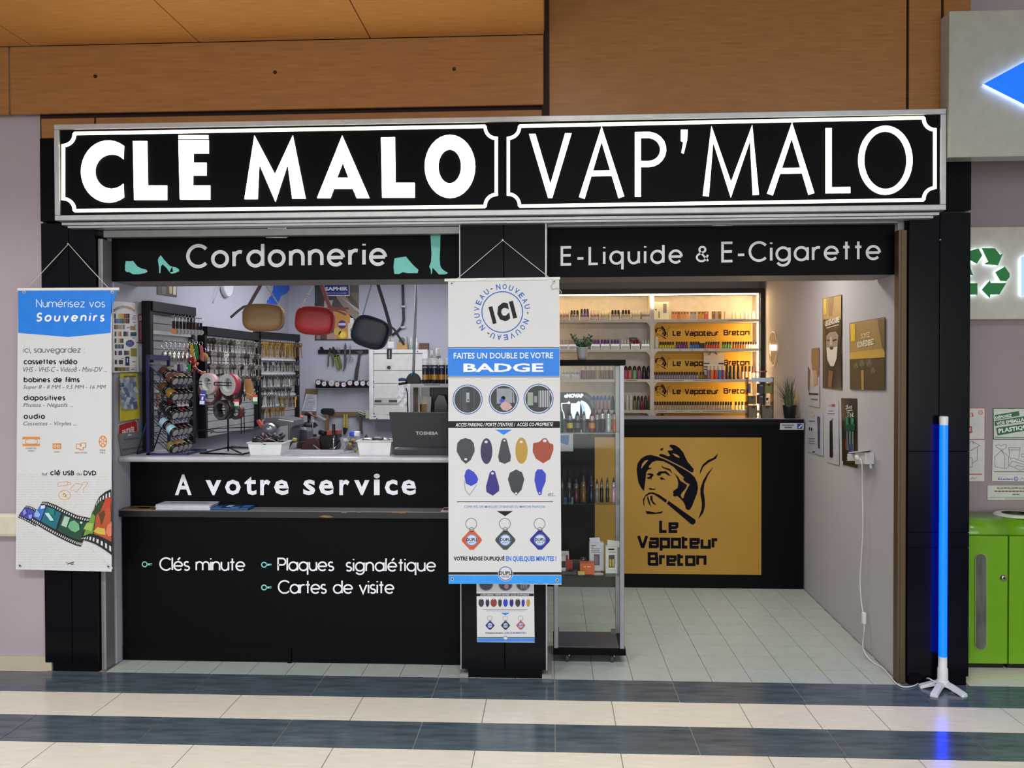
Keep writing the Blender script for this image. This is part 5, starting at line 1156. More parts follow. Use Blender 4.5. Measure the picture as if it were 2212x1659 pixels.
MB().prism([(p[0]+a, p[1], p[2]+d*hh) for a, d in ((-.045, 0), (.05, 0), (.05, .8), (.03, .98), (-.01, 1), (-.035, .85))], (0, .02, 0), M('#15171d', .3)).build('sole', t, bevel=.004)
MB().prism([(p[0]-.078+a, p[1]-.02, p[2]+d*hh) for a, d in ((-.012, 0), (.012, 0), (.03, .95), (.006, .95))], (0, .004, 0), M('#8c8880', .3)).build('white_insert', t)
# spray cans
def can(label, x, yb, yt, Y, z, group):
    p = P(x, yb, Y); p[2] = z; h = P(x, yt, Y)[2]-z; r = .0195
    t = T('spray_can', label, 'spray can', p, group)
    MB().lathe([(0, 0), (r, 0), (r, h*.16)], p, (0, 0, 1), M('#251a22', .3), 16).build('base_band', t)
    MB().lathe([(r, h*.16), (r, h*.36)], p, (0, 0, 1), M('#b0822c', .3), 16).build('amber_band', t)
    MB().lathe([(r, h*.36), (r, h*.72), (r*.96, h*.735)], p, (0, 0, 1), M('#191b30', .3), 16).build('body', t)
    MB().lathe([(r*.96, h*.735), (r*.97, h*.98), (r*.9, h), (0, h)], p, (0, 0, 1), M('#e2e3e6', .35), 16).build('cap', t)
    b = MB(); s_ = Cv(lambda xx, yy, l: np.array([p[0]+r*1.015*math.sin(xx), p[1]-r*1.015*math.cos(xx), p[2]+yy])); v_, f_ = glyphs('SAPHIR', .02)
    b.add([s_.fn(-.75+1.5*a, h*.62+h*.05*d, 0) for a, d in v_], f_, M('#c8cce0', .4)); b.build('lettering', t)
for i, x in enumerate((919, 939.5, 955, 970)): can(['leftmost','second','third','rightmost'][i]+' dark blue and amber spray can in the front row on the display case', x, 827, 774, YC0+.05, zct, 'spray cans on the display case')
for i, x in enumerate((928, 947)): can(['left', 'right'][i]+' dark spray can standing behind the front row of cans', x, 822, 774+i*2, YC0+.11, zct, 'spray cans on the display case, back row')
p = P(947, 800, 1.02); t = T('spray_can', 'tall grey can with white cap rising behind the dark spray cans', 'spray can', p*np.array([1, 1, 0])+np.array([0, 0, zb_]))
h = P(947, 752, 1.02)[2]; MB().lathe([(0, zb_), (.017, zb_), (.017, h-.052), (.014, h-.05)], (p[0], 1.02, 0), (0, 0, 1), M('#9a9aa0', .3), 14).build('body', t); MB().lathe([(.0165, h-.05), (.0165, h-.002), (0, h)], (p[0], 1.02, 0), (0, 0, 1), WHITE, 14).build('cap', t)
p = P(932.5, 775, 1.02); t = T('pump_bottle', 'small white pump bottle behind the spray cans', 'bottle', (p[0], 1.02, zb_)); h = P(932, 757, 1.02)[2]
MB().lathe([(0, zb_), (.02, zb_), (.02, h-.06), (.008, h-.045), (.008, h-.03)], (p[0], 1.02, 0), (0, 0, 1), M('#c8c8c8', .3), 12).build('body', t); MB().lathe([(.009, h-.034), (.010, h-.022), (.006, h-.02), (.007, h), (0, h)], (p[0], 1.02, 0), (0, 0, 1), WHITE, 12).build('pump_cap', t)
# riveting press and pole
t = T('hand_press', 'black hand press with blue handles on the left corner of the display case', 'press', P(890, 829, YC0+.06)); BLH = M('#24486a', .4); Yp = YC0+.05
b = MB(); b.prism(px3(arc(892, 826, 16, 21, 180, 360, 12)+[(908, 828), (876, 828)], Yp), (0, .04, 0), MBK).build('dome', t, bevel=.003)
MB().prism(px3([(878, 823), (914, 820), (914, 829), (870, 829)], Yp+.01), (0, .06, 0), MBK).build('base', t, bevel=.002)
MB().tube(px3([(880, 821), (868, 819), (861, 821)], Yp), [.008, .011, .008], BLH, 8).build('blue_handle', t); MB().tube(px3([(880, 827), (868, 828.5), (861, 829.5)], Yp), .0075, MBK, 8).build('black_handle', t)
MB().tube(px3([(888, 812), (893, 803)], Yp-.004), .006, M('#2a6a9a', .3), 8).build('blue_clip', t)
MB().tube([P(893, 806, Yp+.01), P(900, 612, Yp+.01)], .0085, M('#a9abb2', .35, .2), 10).build('pole', None, 'slim grey pole standing up from the hand press to the soffit', 'pole')
t = T('plastic_bag', 'crumpled white plastic bag hanging at the left side of the display case', 'bag', P(872, 880, YC0-.02)); rnd = random.Random(4); V = []; n_, m_ = 6, 8
for j in range(m_):
    for i in range(n_): V.append(P(858+24*i/(n_-1)+rnd.uniform(-2, 2), 833+46*j/(m_-1)+rnd.uniform(-2, 2), YC0-.03+rnd.uniform(-.012, .012)))
MB().add(V, [(j*n_+i, j*n_+i+1, (j+1)*n_+i+1, (j+1)*n_+i) for j in range(m_-1) for i in range(n_-1)], M('#dfe0e6', .3, alpha=.85)).build('film', t)
MB().tube(px3([(877, 838), (880, 850), (881, 890)], YC0-.045), .004, M('#23252c', .4), 6).build('cord', t)

# ---- back wall
YW = YB-.004
def wbox(name, label, cat, x0, y0, x1, y1, dep, mat, bevel=.002, build=True):
    p, q = P(x0, y1, YW), P(x1, y0, YW); t = T(name, label, cat, ((p[0]+q[0])/2, YB, p[2]))
    return t, p, q
YE = YB-.17
eb = T('electrical_cabinet', 'white wall mounted electrical cabinet with open breaker strip', 'cabinet', P(860, 905, YE)); EC = M('#d9d9d6', .4); ED = M('#cfcfcc', .4)
def eq(x, y, d=0): return P(x, y, YE-d)
a, d = eq(799, 906), eq(923, 755)
MB().box(a[0], d[0], YE+.012, YB-.002, a[2], d[2], M('#dad8cc', .45)).build('box', eb)
for (x0, y0, x1, y1) in ((798, 755, 924, 763), (798, 897, 924, 906), (798, 763, 806, 897), (913, 763, 924, 897)):
    a, d = eq(x0, y1), eq(x1, y0); MB().box(a[0], d[0], YE-.008, YE+.012, a[2], d[2], EC).build('frame_bar', eb, bevel=.002)
for (y0, y1) in ((765, 800), (801, 828), (829, 896)):
    a, d = eq(807, y1), eq(912, y0); MB().box(a[0], d[0], YE, YE+.011, a[2], d[2], ED).build('cover_plate', eb, bevel=.001)
c = cvY(YE); b = MB()
c.rect(b, 833, 789, 846, 800, M('#b8b8b8', .4), 1); c.disc(b, 840, 794, 4, 4, M('#1e1e20', .4), 2); b.build('main_switch', eb)
a, d = eq(809, 872), eq(862, 859); MB().box(a[0], d[0], YE-.01, YE, a[2], d[2], M('#b4b4b2', .4)).build('breaker_rail', eb)
for x0, x1 in ((810, 825), (841, 859)):
    n = int((x1-x0)/3)
    for k in range(n): a, d = eq(x0+k*3, 868), eq(x0+k*3+2.4, 864); MB().box(a[0], d[0], YE-.016, YE-.01, a[2], d[2], M('#2a2a2c', .4)).build('breaker', eb)
b = MB()
for x, y in ((807.5, 759), (902, 759), (807, 824), (807, 836), (808, 893), (808, 900), (811, 899.5), (814, 904)): c.disc(b, x, y, 1.3, 1.3, M('#2a2a2a', .5), 14, 8)
b.build('screw', eb)
t = T('junction_box', 'small cream junction box at the lower left of the electrical cabinet', 'box', P(795, 905, YB-.05)); a, d = P(789, 904, YB-.06), P(801, 886, YB-.06)
MB().box(a[0], d[0], YB-.06, YB-.002, a[2], d[2], M('#d4ceb4', .5)).build('box', t, bevel=.003)
MB().tube(px3([(790, 893), (782, 890), (776, 887)], YB-.07), .004, M('#d8d8d4', .5), 6).tube(px3([(790, 897), (781, 894), (775, 891)], YB-.07), .004, M('#d8d8d4', .5), 6).build('cable', t)
# SAPHIR poster
t, c = wallprint('poster', 'large brown shoe care poster with a blue badge behind the red bag', 'poster', [(680, 600), (775, 600), (775, 735), (680, 735)], (-2, YB), (0, YB), .004, M('#4c4440', .35))
b = MB(); pm2 = lambda h: M(h, .35)
for L, m, l in (([(680, 610), (720, 610), (728, 640), (700, 660), (680, 662)], '#3a3a38', 1), ([(700, 650), (720, 648), (716, 662), (700, 665)], '#a8a090', 2), ([(725, 640), (745, 636), (775, 680), (775, 695), (760, 688)], '#8c7c6e', 1), ([(735, 640), (775, 668), (775, 676)], '#b4a696', 2), ([(755, 632), (775, 632), (775, 660)], '#6a5c54', 2), ([(720, 668), (745, 672), (768, 690), (770, 732), (722, 732)], '#c08a3c', 1), ([(680, 700), (715, 722), (722, 735), (680, 735)], '#5a4038', 1), ([(684, 722), (692, 722), (692, 735), (684, 735)], '#8a7a72', 2), ([(706, 722), (722, 718), (728, 735), (706, 735)], '#a88a7a', 2), ([(680, 733), (775, 733), (775, 735), (680, 735)], '#181416', 6)): c.poly(b, L, pm2(m), l)
for x, y, r, m in ((739, 701, 9, '#3a2a60'), (740, 723, 9, '#d8b43a'), (729, 716, 8, '#c8a848'), (740, 723, 6, '#e8cc5a')): c.disc(b, x, y, r, r, pm2(m), 3 if r > 6 else 4)
c.rect(b, 731, 698, 747, 703, pm2('#c8c0d8'), 4); c.poly(b, [(752, 698), (769, 698), (770, 731), (752, 731)], pm2('#d6d0c4'), 3); c.rect(b, 756, 687, 764, 698, pm2('#e0e4e8'), 3); c.disc(b, 761, 713, 5, 5, pm2('#8a8478'), 4); b.build('picture_print', SHEET[t])
b = MB(); c.rect(b, 699, 610, 755, 639, pm2('#d4d8ea'), 5); c.rect(b, 700.5, 611, 753.5, 637.5, pm2('#232a72'), 6)
c.text(b, 'SAPHIR', 702, 620, 751, 628, M('#f0f2fa', .4), .04, 0, -.5, 7); c.text(b, 'BEAUTÉ DU CUIR', 705, 630.5, 748, 635, M('#a8b0d8', .4), 0, 0, 0, 7); b.build('badge_print', SHEET[t])
t, c = wallprint('poster', 'small brown poster cut off by the soffit, high on the left inner wall', 'poster', [(340, 606), (382, 606), (382, 642), (340, 636)], wl_a, wl_b, .004, M('#4a403c', .4))
b = MB(); c.poly(b, [(365, 615), (372, 615), (372, 635), (366, 634)], pm2('#c8b070')); c.poly(b, [(374, 610), (381, 610), (380, 637), (374, 636)], pm2('#d0ccc4')); c.poly(b, [(348, 610), (358, 610), (358, 636), (350, 635)], pm2('#7a6a60')); b.build('print', t)
# clock, blue holder, pipe
p = PV(486, 614, wl_a, wl_b, .005); MB().lathe([(0, .03), (.085, .03), (.095, .02), (.095, 0)], p, (1, 0, 0), M('#dcdce2', .35), 28).build('wall_clock', None, 'round white wall clock partly hidden by the soffit', 'clock')
MB().tube([PV(x, y, wl_a, wl_b, .01) for x, y in ((472, 612), (462, 640), (460, 655), (466, 648), (476, 614))], .002, M('#d8d8d8', .5), 5).build('cord', None, 'thin white cord loop hanging left of the wall clock', 'cord')
qb = lambda u, v: PV(490+u/5.53, 600+v/5.53, wl_a, wl_b, .02)
MB().prism([qb(*k) for k in ((585, 60), (755, 60), (745, 150), (700, 200), (660, 205), (640, 240), (620, 300), (590, 335), (505, 330), (508, 270), (530, 255), (535, 230), (560, 215), (560, 175), (580, 150))], (-.02, 0, 0), M('#1f66e0', .4)).build('blue_dispenser', None, 'bright blue plastic dispenser on the wall behind the brown bag', 'dispenser', bevel=.004)
t = T('wall_pipe', 'black conduit running down the back wall right of the poster', 'pipe', P(868, 700, YB-.02))
MB().tube(px3([(869, 580), (871, 660), (872, 690), (868, 706), (856, 718), (846, 724)], YB-.02), .011, M('#2a2a2e', .5), 8).build('tube', t)
for y in (662, 707): MB().tube(px3([(866, y), (876, y)], YB-.02), .013, M('#c8c8cc', .5), 6).build('clip', t)
# tool strip
t = T('tool_strip', 'black magnetic tool strip on the back wall below the poster', 'tool rack', P(740, 762, YB)); a, d = P(687, 764, YB-.02), P(795, 755, YB-.02)
MB().box(a[0], d[0], YB-.02, YB-.002, a[2], d[2], MBK).build('bar', t, bevel=.002)
YT = YB-.028
tk = lambda u, v: (640+u/8.294, 720+v/8.294)
def tool(name, label, cat, parts, bev=.0015):
    pts = [P(*tk(*parts[0][1][0]), YT)]; t = T(name, label, cat, pts[0])
    for nm, L, th, m in parts: MB().prism([P(*tk(*q), YT-.002) for q in L], (0, th, 0), m).build(nm, t, bevel=bev)
    return t
DT = M('#3c3e44', .35, .7)
tool('clamp', 'small black clamp at the left end of the tool strip', 'clamp', [('jaw', [(420, 250), (455, 235), (480, 270), (500, 325), (488, 332), (455, 290), (425, 285)], .018, MBK)])
tool('pliers', 'pliers with dark green grips hanging left on the tool strip', 'pliers', [('head', [(585, 262), (620, 262), (622, 330), (605, 350), (580, 320)], .014, DT), ('handle', [(580, 335), (605, 345), (585, 420), (580, 560), (570, 600), (558, 590), (562, 440)], .012, M('#4a5a38', .45)), ('handle', [(605, 345), (640, 360), (665, 440), (668, 560), (655, 600), (645, 580), (640, 470)], .012, M('#4a5a38', .45))])
tool('pliers', 'pliers with yellow and green grips on the tool strip', 'pliers', [('head', [(645, 245), (665, 238), (710, 310), (700, 390), (670, 380), (640, 300)], .014, M('#2c2420', .4, .4)), ('handle', [(670, 390), (715, 390), (745, 520), (775, 630), (755, 655), (720, 600), (690, 500)], .014, M('#6f7a30', .45)), ('handle', [(715, 390), (765, 385), (795, 480), (820, 580), (800, 640), (780, 600), (745, 480)], .014, M('#5a6a34', .45)), ('yellow_collar', [(672, 395), (765, 388), (768, 412), (680, 430)], .016, M('#c8b428', .4))])
tool('snips', 'small steel snips between the pliers and the file', 'snips', [('blade', [(718, 250), (735, 248), (762, 340), (750, 350), (730, 300)], .008, M('#8a8c90', .25, .8)), ('blade', [(765, 245), (775, 250), (785, 360), (772, 365)], .008, M('#8a8c90', .25, .8))])
tool('file', 'dark flat file hanging upright on the tool strip', 'file', [('blade', [(878, 165), (895, 215), (890, 590), (875, 620), (845, 675), (832, 680), (850, 600), (855, 300), (862, 210)], .008, M('#55565c', .4, .6))])
t = tool('scissors', 'steel scissors hanging on the tool strip', 'scissors', [('blade', [(964, 178), (974, 230), (970, 420), (955, 425), (948, 340), (955, 230)], .006, M('#8a8c92', .25, .8))])
for cx_, cy_ in ((935, 465), (985, 472)): MB().tube([P(*tk(cx_+30*math.cos(a_), cy_+42*math.sin(a_)), YT) for a_ in np.linspace(0, 6.283, 13)[:-1]], .0028, M('#8a8c92', .25, .8), 5, closed=True).build('finger_ring', t)
tool('hammer', 'cobbler hammer with black handle at the right of the tool strip', 'hammer', [('head', [(1040, 325), (1110, 312), (1190, 310), (1195, 345), (1170, 375), (1130, 375), (1090, 345)], .022, M('#4c4e54', .3, .8)), ('handle', [(1115, 370), (1150, 375), (1120, 600), (1090, 840), (1030, 830), (1055, 640), (1085, 520)], .016, M('#2c2d33', .4))])
# spool rail
t = T('spool_rail', 'black rail on the back wall holding round white ended spools', 'rail', P(740, 835, YB)); a, d = P(682, 838, YB-.02), P(800, 826, YB-.02)
MB().box(a[0], d[0], YB-.02, YB-.002, a[2], d[2], MBK).build('bar', t)
for i, (u, v, big, h) in enumerate(((395, 880, 0, '#d8d8dc'), (500, 905, 0, '#d8d8dc'), (630, 895, 1, '#c0c0c2'), (735, 915, 0, '#d0c8b8'), (850, 920, 0, '#dcd4dc'), (962, 890, 0, '#e0c8cc'), (1080, 895, 0, '#dcdce2'), (1192, 898, 0, '#dcdce2'), (1305, 900, 0, '#d8d4d8'))):
    p = P(*tk(u, v), YB-.11); o_ = ['first', 'second', 'third', 'fourth', 'fifth', 'sixth', 'seventh', 'eighth', 'ninth'][i]
    s_ = T('spool', ('large silver ended spool, third from the left on the black rail' if big else 'spool with %s end, %s from the left on the black rail' % ('cream' if i == 3 else 'pinkish' if i in (4, 5) else 'white', o_)), 'spool', p, 'spools on the black rail'); r = .028 if not big else .026
    MB().lathe([(0, -.088), (r, -.088), (r, 0), (r*.95, .002), (0, .002)], p, (0, -1, 0), M('#17171a' if not big else '#a8a8aa', .35), 16).build('body', s_)
    MB().lathe([(r*.72 if not big else r*.95, .0035), (0, .0035)], p, (0, -1, 0), M(h, .4), 16).build('end_label', s_)
    c = cvY(p[1]-.004); x_, y_ = tk(u, v); b = MB(); c.line(b, [(x_-2, y_+1), (x_, y_-1.5), (x_+2, y_+1.5)], .8, M('#5a5a5e', .5)); b.build('mark', s_)
    MB().tube([P(x_+2, y_-3, p[1]), P(x_+4, y_-6.5, p[1])], .0035, M('#d8d8da', .4), 6).build('peg', s_)
t, c = wallprint('notice', 'handwritten white notice on a brown clipboard on the back wall', 'notice', [tk(175, 1085), tk(372, 1100), tk(360, 1400), tk(92, 1395)], (-2, YB), (0, YB), .012, M('#d0d2da', .5))
MB().prism([P(*tk(*q), YB-.006) for q in ((170, 990), (385, 1000), (355, 1475), (90, 1450))], (0, .005, 0), M('#7a6844', .6)).build('clipboard', t)
b = MB(); rnd = random.Random(9)
for k in range(13):
    x_, y_ = tk(200-k*6, 1105+k*22); xe = tk(355-k*1, 0)[0]-rnd.uniform(0, 6)
    while x_ < xe: L_ = rnd.uniform(1.5, 4); c.rect(b, x_, y_, min(x_+L_, xe), y_+.9, M('#4a4a54', .5)); x_ += L_+1
b.build('handwriting', SHEET[t])
# wood rail with mallet, pliers, hammer
re_ = lambda u, v: (620+u/8.508, 860+v/8.508)
t = T('wood_rail', 'brown wooden tool rail low on the back wall', 'rail', P(750, 895, YB)); a, d = P(*re_(780, 330), YB-.02), P(*re_(1440, 255), YB-.02)
MB().box(a[0], d[0], YB-.02, YB-.002, a[2], d[2], M('#7a6140', .6)).build('bar', t)
def rtool(name, label, cat, parts, Y):
    t = T(name, label, cat, P(*re_(*parts[0][1][0]), Y))
    for nm, L, th, m in parts: MB().prism([P(*re_(*q), Y) for q in L], (0, th, 0), m).build(nm, t, bevel=.003)
rtool('mallet', 'black rubber mallet with wooden handle hanging on the wood rail', 'mallet', [('head', [(620, 215), (650, 190), (820, 195), (848, 230), (840, 290), (810, 310), (650, 300), (618, 265)], .06, M('#131316', .5)), ('handle', [(700, 300), (760, 305), (755, 700), (690, 700)], .03, WOODR)], YB-.1)
rtool('pliers', 'yellow handled pliers hanging upside down on the wood rail', 'pliers', [('grip', [(1040, 300), (1062, 298), (1075, 420), (1060, 545), (1030, 540)], .015, M('#b8a83c', .4)), ('grip', [(1080, 300), (1108, 300), (1112, 420), (1128, 500), (1110, 560), (1075, 540), (1085, 420)], .015, M('#b8a83c', .4)), ('jaws', [(1025, 540), (1115, 550), (1070, 670), (1035, 670)], .014, M('#2a2624', .4, .5))], YB-.05)
rtool('hammer', 'steel hammer with worn brown handle at the right of the wood rail', 'hammer', [('handle', [(1330, 320), (1365, 320), (1385, 660), (1330, 660)], .02, M('#5a4632', .6)), ('head', [(1240, 330), (1290, 285), (1400, 290), (1440, 330), (1400, 350), (1290, 350)], .03, M('#6a6a68', .35, .7))], YB-.06)
# above the cabinet
zcb = P(860, 755, YE)[2]+.0
def stand(name, label, cat, x0, x1, yt, dep, mat, Y=YE+.03):
    a = P(x0, 700, Y)[0]; d = P(x1, 700, Y)[0]; zt = P((x0+x1)/2, yt, Y)[2]
    t = T(name, label, cat, ((a+d)/2, Y+dep/2, zcb)); MB().box(a, d, Y, Y+dep, zcb, zt, mat).build('body', t, bevel=.002); return t, a, d, zt
t, a, d, zt = stand('carton', 'small brown carton on top of the electrical cabinet', 'carton', 858, 880, 740, .06, M('#b08a54', .6))
t, a, d, zt = stand('carton', 'dark brown box at the right on top of the electrical cabinet', 'carton', 905, 925, 741, .06, M('#5a4430', .6))
for x, yt, h, nm in ((888, 727, '#9ab8b4', 'greenish'), (900, 728, '#d0d4d8', 'white')):
    p = P(x, 750, YE+.05); t = T('glue_bottle', nm+' nozzle bottle on top of the electrical cabinet', 'bottle', (p[0], p[1], zcb)); zt = P(x, yt, YE+.05)[2]; H_ = zt-zcb
    MB().lathe([(0, 0), (.016, 0), (.016, H_*.5), (.006, H_*.62)], (p[0], p[1], zcb), (0, 0, 1), M(h, .3), 12).build('body', t); MB().lathe([(.006, H_*.62), (.005, H_*.8), (.001, H_)], (p[0], p[1], zcb), (0, 0, 1), WHITE, 10).build('nozzle', t)
t = T('wall_socket', 'grey wall socket above the electrical cabinet behind the blue bag strap', 'socket', P(866, 740, YB)); a, d = P(858, 745, YB-.05), P(878, 727, YB-.05)
MB().box(a[0], d[0], YB-.05, YB-.002, a[2], d[2], M('#b0b2b6', .4)).build('plate', t, bevel=.003); MB().lathe([(0, .001), (.03, .001)], P(868, 736, YB-.051), (0, -1, 0), M('#5a5c60', .4), 16).build('inset', t)

# ---- handbags hanging from the soffit
def bag(label, cx_, cy_, hw, hh, rot, col, Y=.47):
    t = T('handbag', label, 'handbag', P(cx_, cy_+hh, Y)); m = M(col, .45, spec=.4, var=.05, scale=60)
    th = math.radians(rot); n = 40
    def outline(s, k=0):
        L = []
        for i in range(n):
            a = 2*math.pi*i/n; ca, sa = math.cos(a), math.sin(a); e = .62
            x = hw*s*abs(ca)**e*(1 if ca >= 0 else -1); y = hh*s*abs(sa)**e*(1 if sa >= 0 else -1)
            y += k*.0
            L.append((cx_+x*math.cos(th)-y*math.sin(th), cy_+x*math.sin(th)+y*math.cos(th)))
        return L
    rings = [(.55, -.041), (.85, -.037), (.97, -.028), (1.0, -.018), (1.0, .022), (.96, .032), (.5, .036)]
    vs = []
    for s, dy in rings: 
        base = outline(s); q = [P(x, y, Y) for x, y in base]; vs += [p+np.array([0, dy, 0]) for p in q]
    fs = [(r*n+i, r*n+(i+1) % n, (r+1)*n+(i+1) % n, (r+1)*n+i) for r in range(len(rings)-1) for i in range(n)]
    b = MB(); b.add(vs, fs, m, True); b.add(vs[:n], [list(range(n))], m, True); b.add(vs[-n:], [list(range(n-1, -1, -1))], m); b.build('body', t)
    q = [P(x, y, Y)+np.array([0, -.02, 0]) for x, y in outline(1.0)]
    MB().tube(q, .0032, M(col, .35, spec=.5), 6, closed=True).build('piping', t)
    q = [P(x, y, Y)+np.array([0, .002, 0]) for x, y in outline(1.005)[n//2+2:n-2]]
    MB().tube(q, .0022, M('#2a2420', .3, .5), 5).build('zip', t)
    return t
def chain(t, x0, y0, x1, y1, Y, n, m):
    b = MB(); a = P(x0, y0, Y); d = P(x1, y1, Y); u = (d-a)/n
    for i in range(n):
        p = a+u*(i+.5); s_ = u*.62
        side = np.array([.004, 0, 0]) if i % 2 else np.array([0, .004, 0])
        b.tube([p-s_, p-s_*.5+side, p+s_*.5+side, p+s_, p+s_*.5-side, p-s_*.5-side], .0014, m, 4, closed=True)
    b.build('chain', t)
YG = .47
t = bag('light brown handbag hanging first from the left under the soffit', 570, 686.5, 43, 29, 1, '#7d5f3c')
MB().strip(px3([(566, 600), (562, 618), (549, 640), (538, 660)], YG-.01), .020, M('#4a3226', .5), th=.003).build('strap', t)
MB().strip(px3([(538, 660), (526, 663), (514, 672), (498, 686)], YG-.02), .014, M('#33231c', .5), th=.003).build('strap_tail', t)
chain(t, 572, 612, 611, 672, YG-.02, 26, M('#b89a50', .3, .9)); 
for x, y in ((525, 676), (613, 674)): MB().tube([P(x+3*math.cos(a_), y+3*math.sin(a_), YG-.01) for a_ in np.linspace(0, 6.28, 9)[:-1]], .0018, GOLD, 5, closed=True).build('ring', t)
t = bag('red handbag hanging in the middle under the soffit', 681, 693, 41, 30, 4, '#8e1a1c')
MB().strip(px3([(690, 604), (696, 620), (706, 648), (717, 672)], YG-.03), .022, M('#6a1216', .45), th=.003).build('strap', t)
MB().strip(px3([(712, 664), (735, 667), (753, 666)], YG-.035), .013, M('#7a1418', .45), th=.003).strip(px3([(714, 668), (730, 672), (748, 680)], YG-.033), .012, M('#7a1418', .45), th=.003).build('strap_tail', t)
chain(t, 679, 612, 650, 665, YG-.03, 22, M('#c9c4a8', .3, .9))
t = bag('navy blue handbag hanging tilted at the right under the soffit', 801, 718, 39, 33, 19, '#0c1222')
MB().strip(px3([(814, 604), (818, 620), (832, 665), (843, 705)], YG-.02), .019, M('#07080e', .45, spec=.3), th=.003).build('strap', t)
MB().strip(px3([(842, 704), (852, 712), (862, 728), (873, 745)], YG-.03), .013, M('#07080e', .45, spec=.3), th=.003).build('strap_tail', t)
MB().strip(px3([(843, 705), (845, 716), (842, 726)], YG-.02), .013, M('#07080e', .45, spec=.3), th=.003).build('strap_end', t)
chain(t, 803, 612, 783, 683, YG-.02, 26, M('#6a6a6a', .3, .9)); chain(t, 843, 722, 843, 742, YG-.02, 8, GOLD)
MB().prism(px3([(838, 738), (851, 738), (851, 751), (838, 751)], YG-.03), (0, .0015, 0), M('#dcdce0', .4)).build('white_tag', t)
MB().prism(px3([(835.5, 753), (846.5, 753), (846, 776), (835.5, 776)], YG-.035), (0, .0015, 0), MBK).build('black_tag', t)
b = MB(); c = cvY(YG-.036); c.line(b, [(841, 757), (841, 773)], 1.1, M('#b8b8b8', .4)); b.build('tag_print', t)
# ================================================================== VAPE SHOP
YEL = M('#a57c1c', .5, var=.03, scale=3); YEL2 = M('#f2b82c', .5, var=.03, scale=3); NVY = M('#0d0a18', .6, spec=.08); BRN = M('#2a1016', .6, spec=.1)
LOGO = [(1, [(770, 262), (785, 250), (820, 255), (860, 280), (895, 320), (915, 365), (935, 405), (965, 440), (990, 470), (985, 495), (970, 500), (930, 475), (880, 445), (820, 415), (740, 375), (690, 355), (680, 345), (685, 335), (710, 335), (760, 355), (780, 350), (765, 325), (755, 310), (765, 302), (790, 305), (805, 295), (790, 280)]),
 (2, [(800, 330), (830, 335), (860, 355), (862, 370), (835, 362), (812, 345)]), (1, [(690, 300), (695, 285), (720, 280), (715, 295), (703, 304)]),
 (1, [(478, 470), (487, 420), (515, 378), (560, 350), (605, 343), (660, 357), (740, 388), (820, 428), (900, 470), (960, 507), (1000, 545), (1020, 590), (1028, 640), (1018, 690), (1000, 735), (975, 800), (955, 833), (935, 836), (918, 822), (912, 790), (895, 760), (870, 735), (900, 730), (905, 700), (930, 650), (955, 605), (925, 592), (905, 575), (890, 548), (905, 556), (900, 540), (860, 505), (810, 450), (770, 425), (720, 400), (660, 393), (620, 405), (590, 440), (585, 458), (620, 462), (580, 475), (563, 500), (558, 560), (550, 620), (545, 668), (520, 640), (495, 590), (485, 530)]),
 (1, [(810, 500), (850, 540), (870, 575), (930, 612), (920, 640), (885, 680), (872, 705), (885, 735), (868, 732), (845, 712), (812, 716), (803, 700), (812, 690), (803, 680), (808, 665), (845, 640), (852, 600), (845, 560), (830, 530)]),
 (2, [(518, 460), (528, 420), (555, 392), (583, 387), (565, 412), (540, 440), (524, 464)]),
 (1, [(567, 515), (590, 507), (622, 512), (632, 525), (616, 540), (606, 576), (606, 552), (585, 560), (568, 545), (592, 540), (603, 526), (585, 522)]),
 (1, [(655, 515), (680, 492), (740, 487), (765, 510), (785, 533), (760, 525), (730, 505), (700, 510), (690, 528), (670, 528)]), (1, [(685, 545), (705, 543), (740, 568), (715, 562), (698, 567)]),
 (1, [(697, 438), (720, 452), (780, 470), (800, 515), (775, 485), (740, 470), (710, 458)]), (1, [(583, 642), (600, 638), (625, 648), (650, 645), (640, 655), (600, 655)]),
 (1, [(560, 700), (590, 680), (625, 678), (680, 700), (750, 748), (740, 772), (690, 735), (640, 700), (610, 690), (580, 700), (555, 720), (545, 760), (550, 808), (540, 790), (535, 740)]), (1, [(765, 755), (1005, 925), (1005, 950), (985, 968), (965, 962), (748, 778)]),
 (1, [(575, 705), (590, 745), (610, 812), (588, 780), (572, 735)]), (1, [(600, 712), (620, 710), (622, 755), (657, 793), (625, 782), (602, 745)]), (1, [(557, 845), (600, 850), (650, 860), (715, 848), (700, 866), (640, 872), (570, 872)]),
 (1, [(1045, 518), (1048, 480), (1070, 430), (1120, 388), (1165, 370), (1207, 330), (1190, 375), (1120, 412), (1075, 450)]), (1, [(1168, 447), (1115, 505), (1075, 570), (1050, 640), (1050, 700), (1063, 770), (1060, 830), (1030, 920), (1075, 860), (1090, 800), (1088, 730), (1078, 670), (1085, 600), (1120, 520)])]
def logo(cv, mb, fx_, fy_, ink, paper):
    for l, L in LOGO: cv.poly(mb, [(fx_(u), fy_(v)) for u, v in L], ink if l == 1 else paper, 2+l)
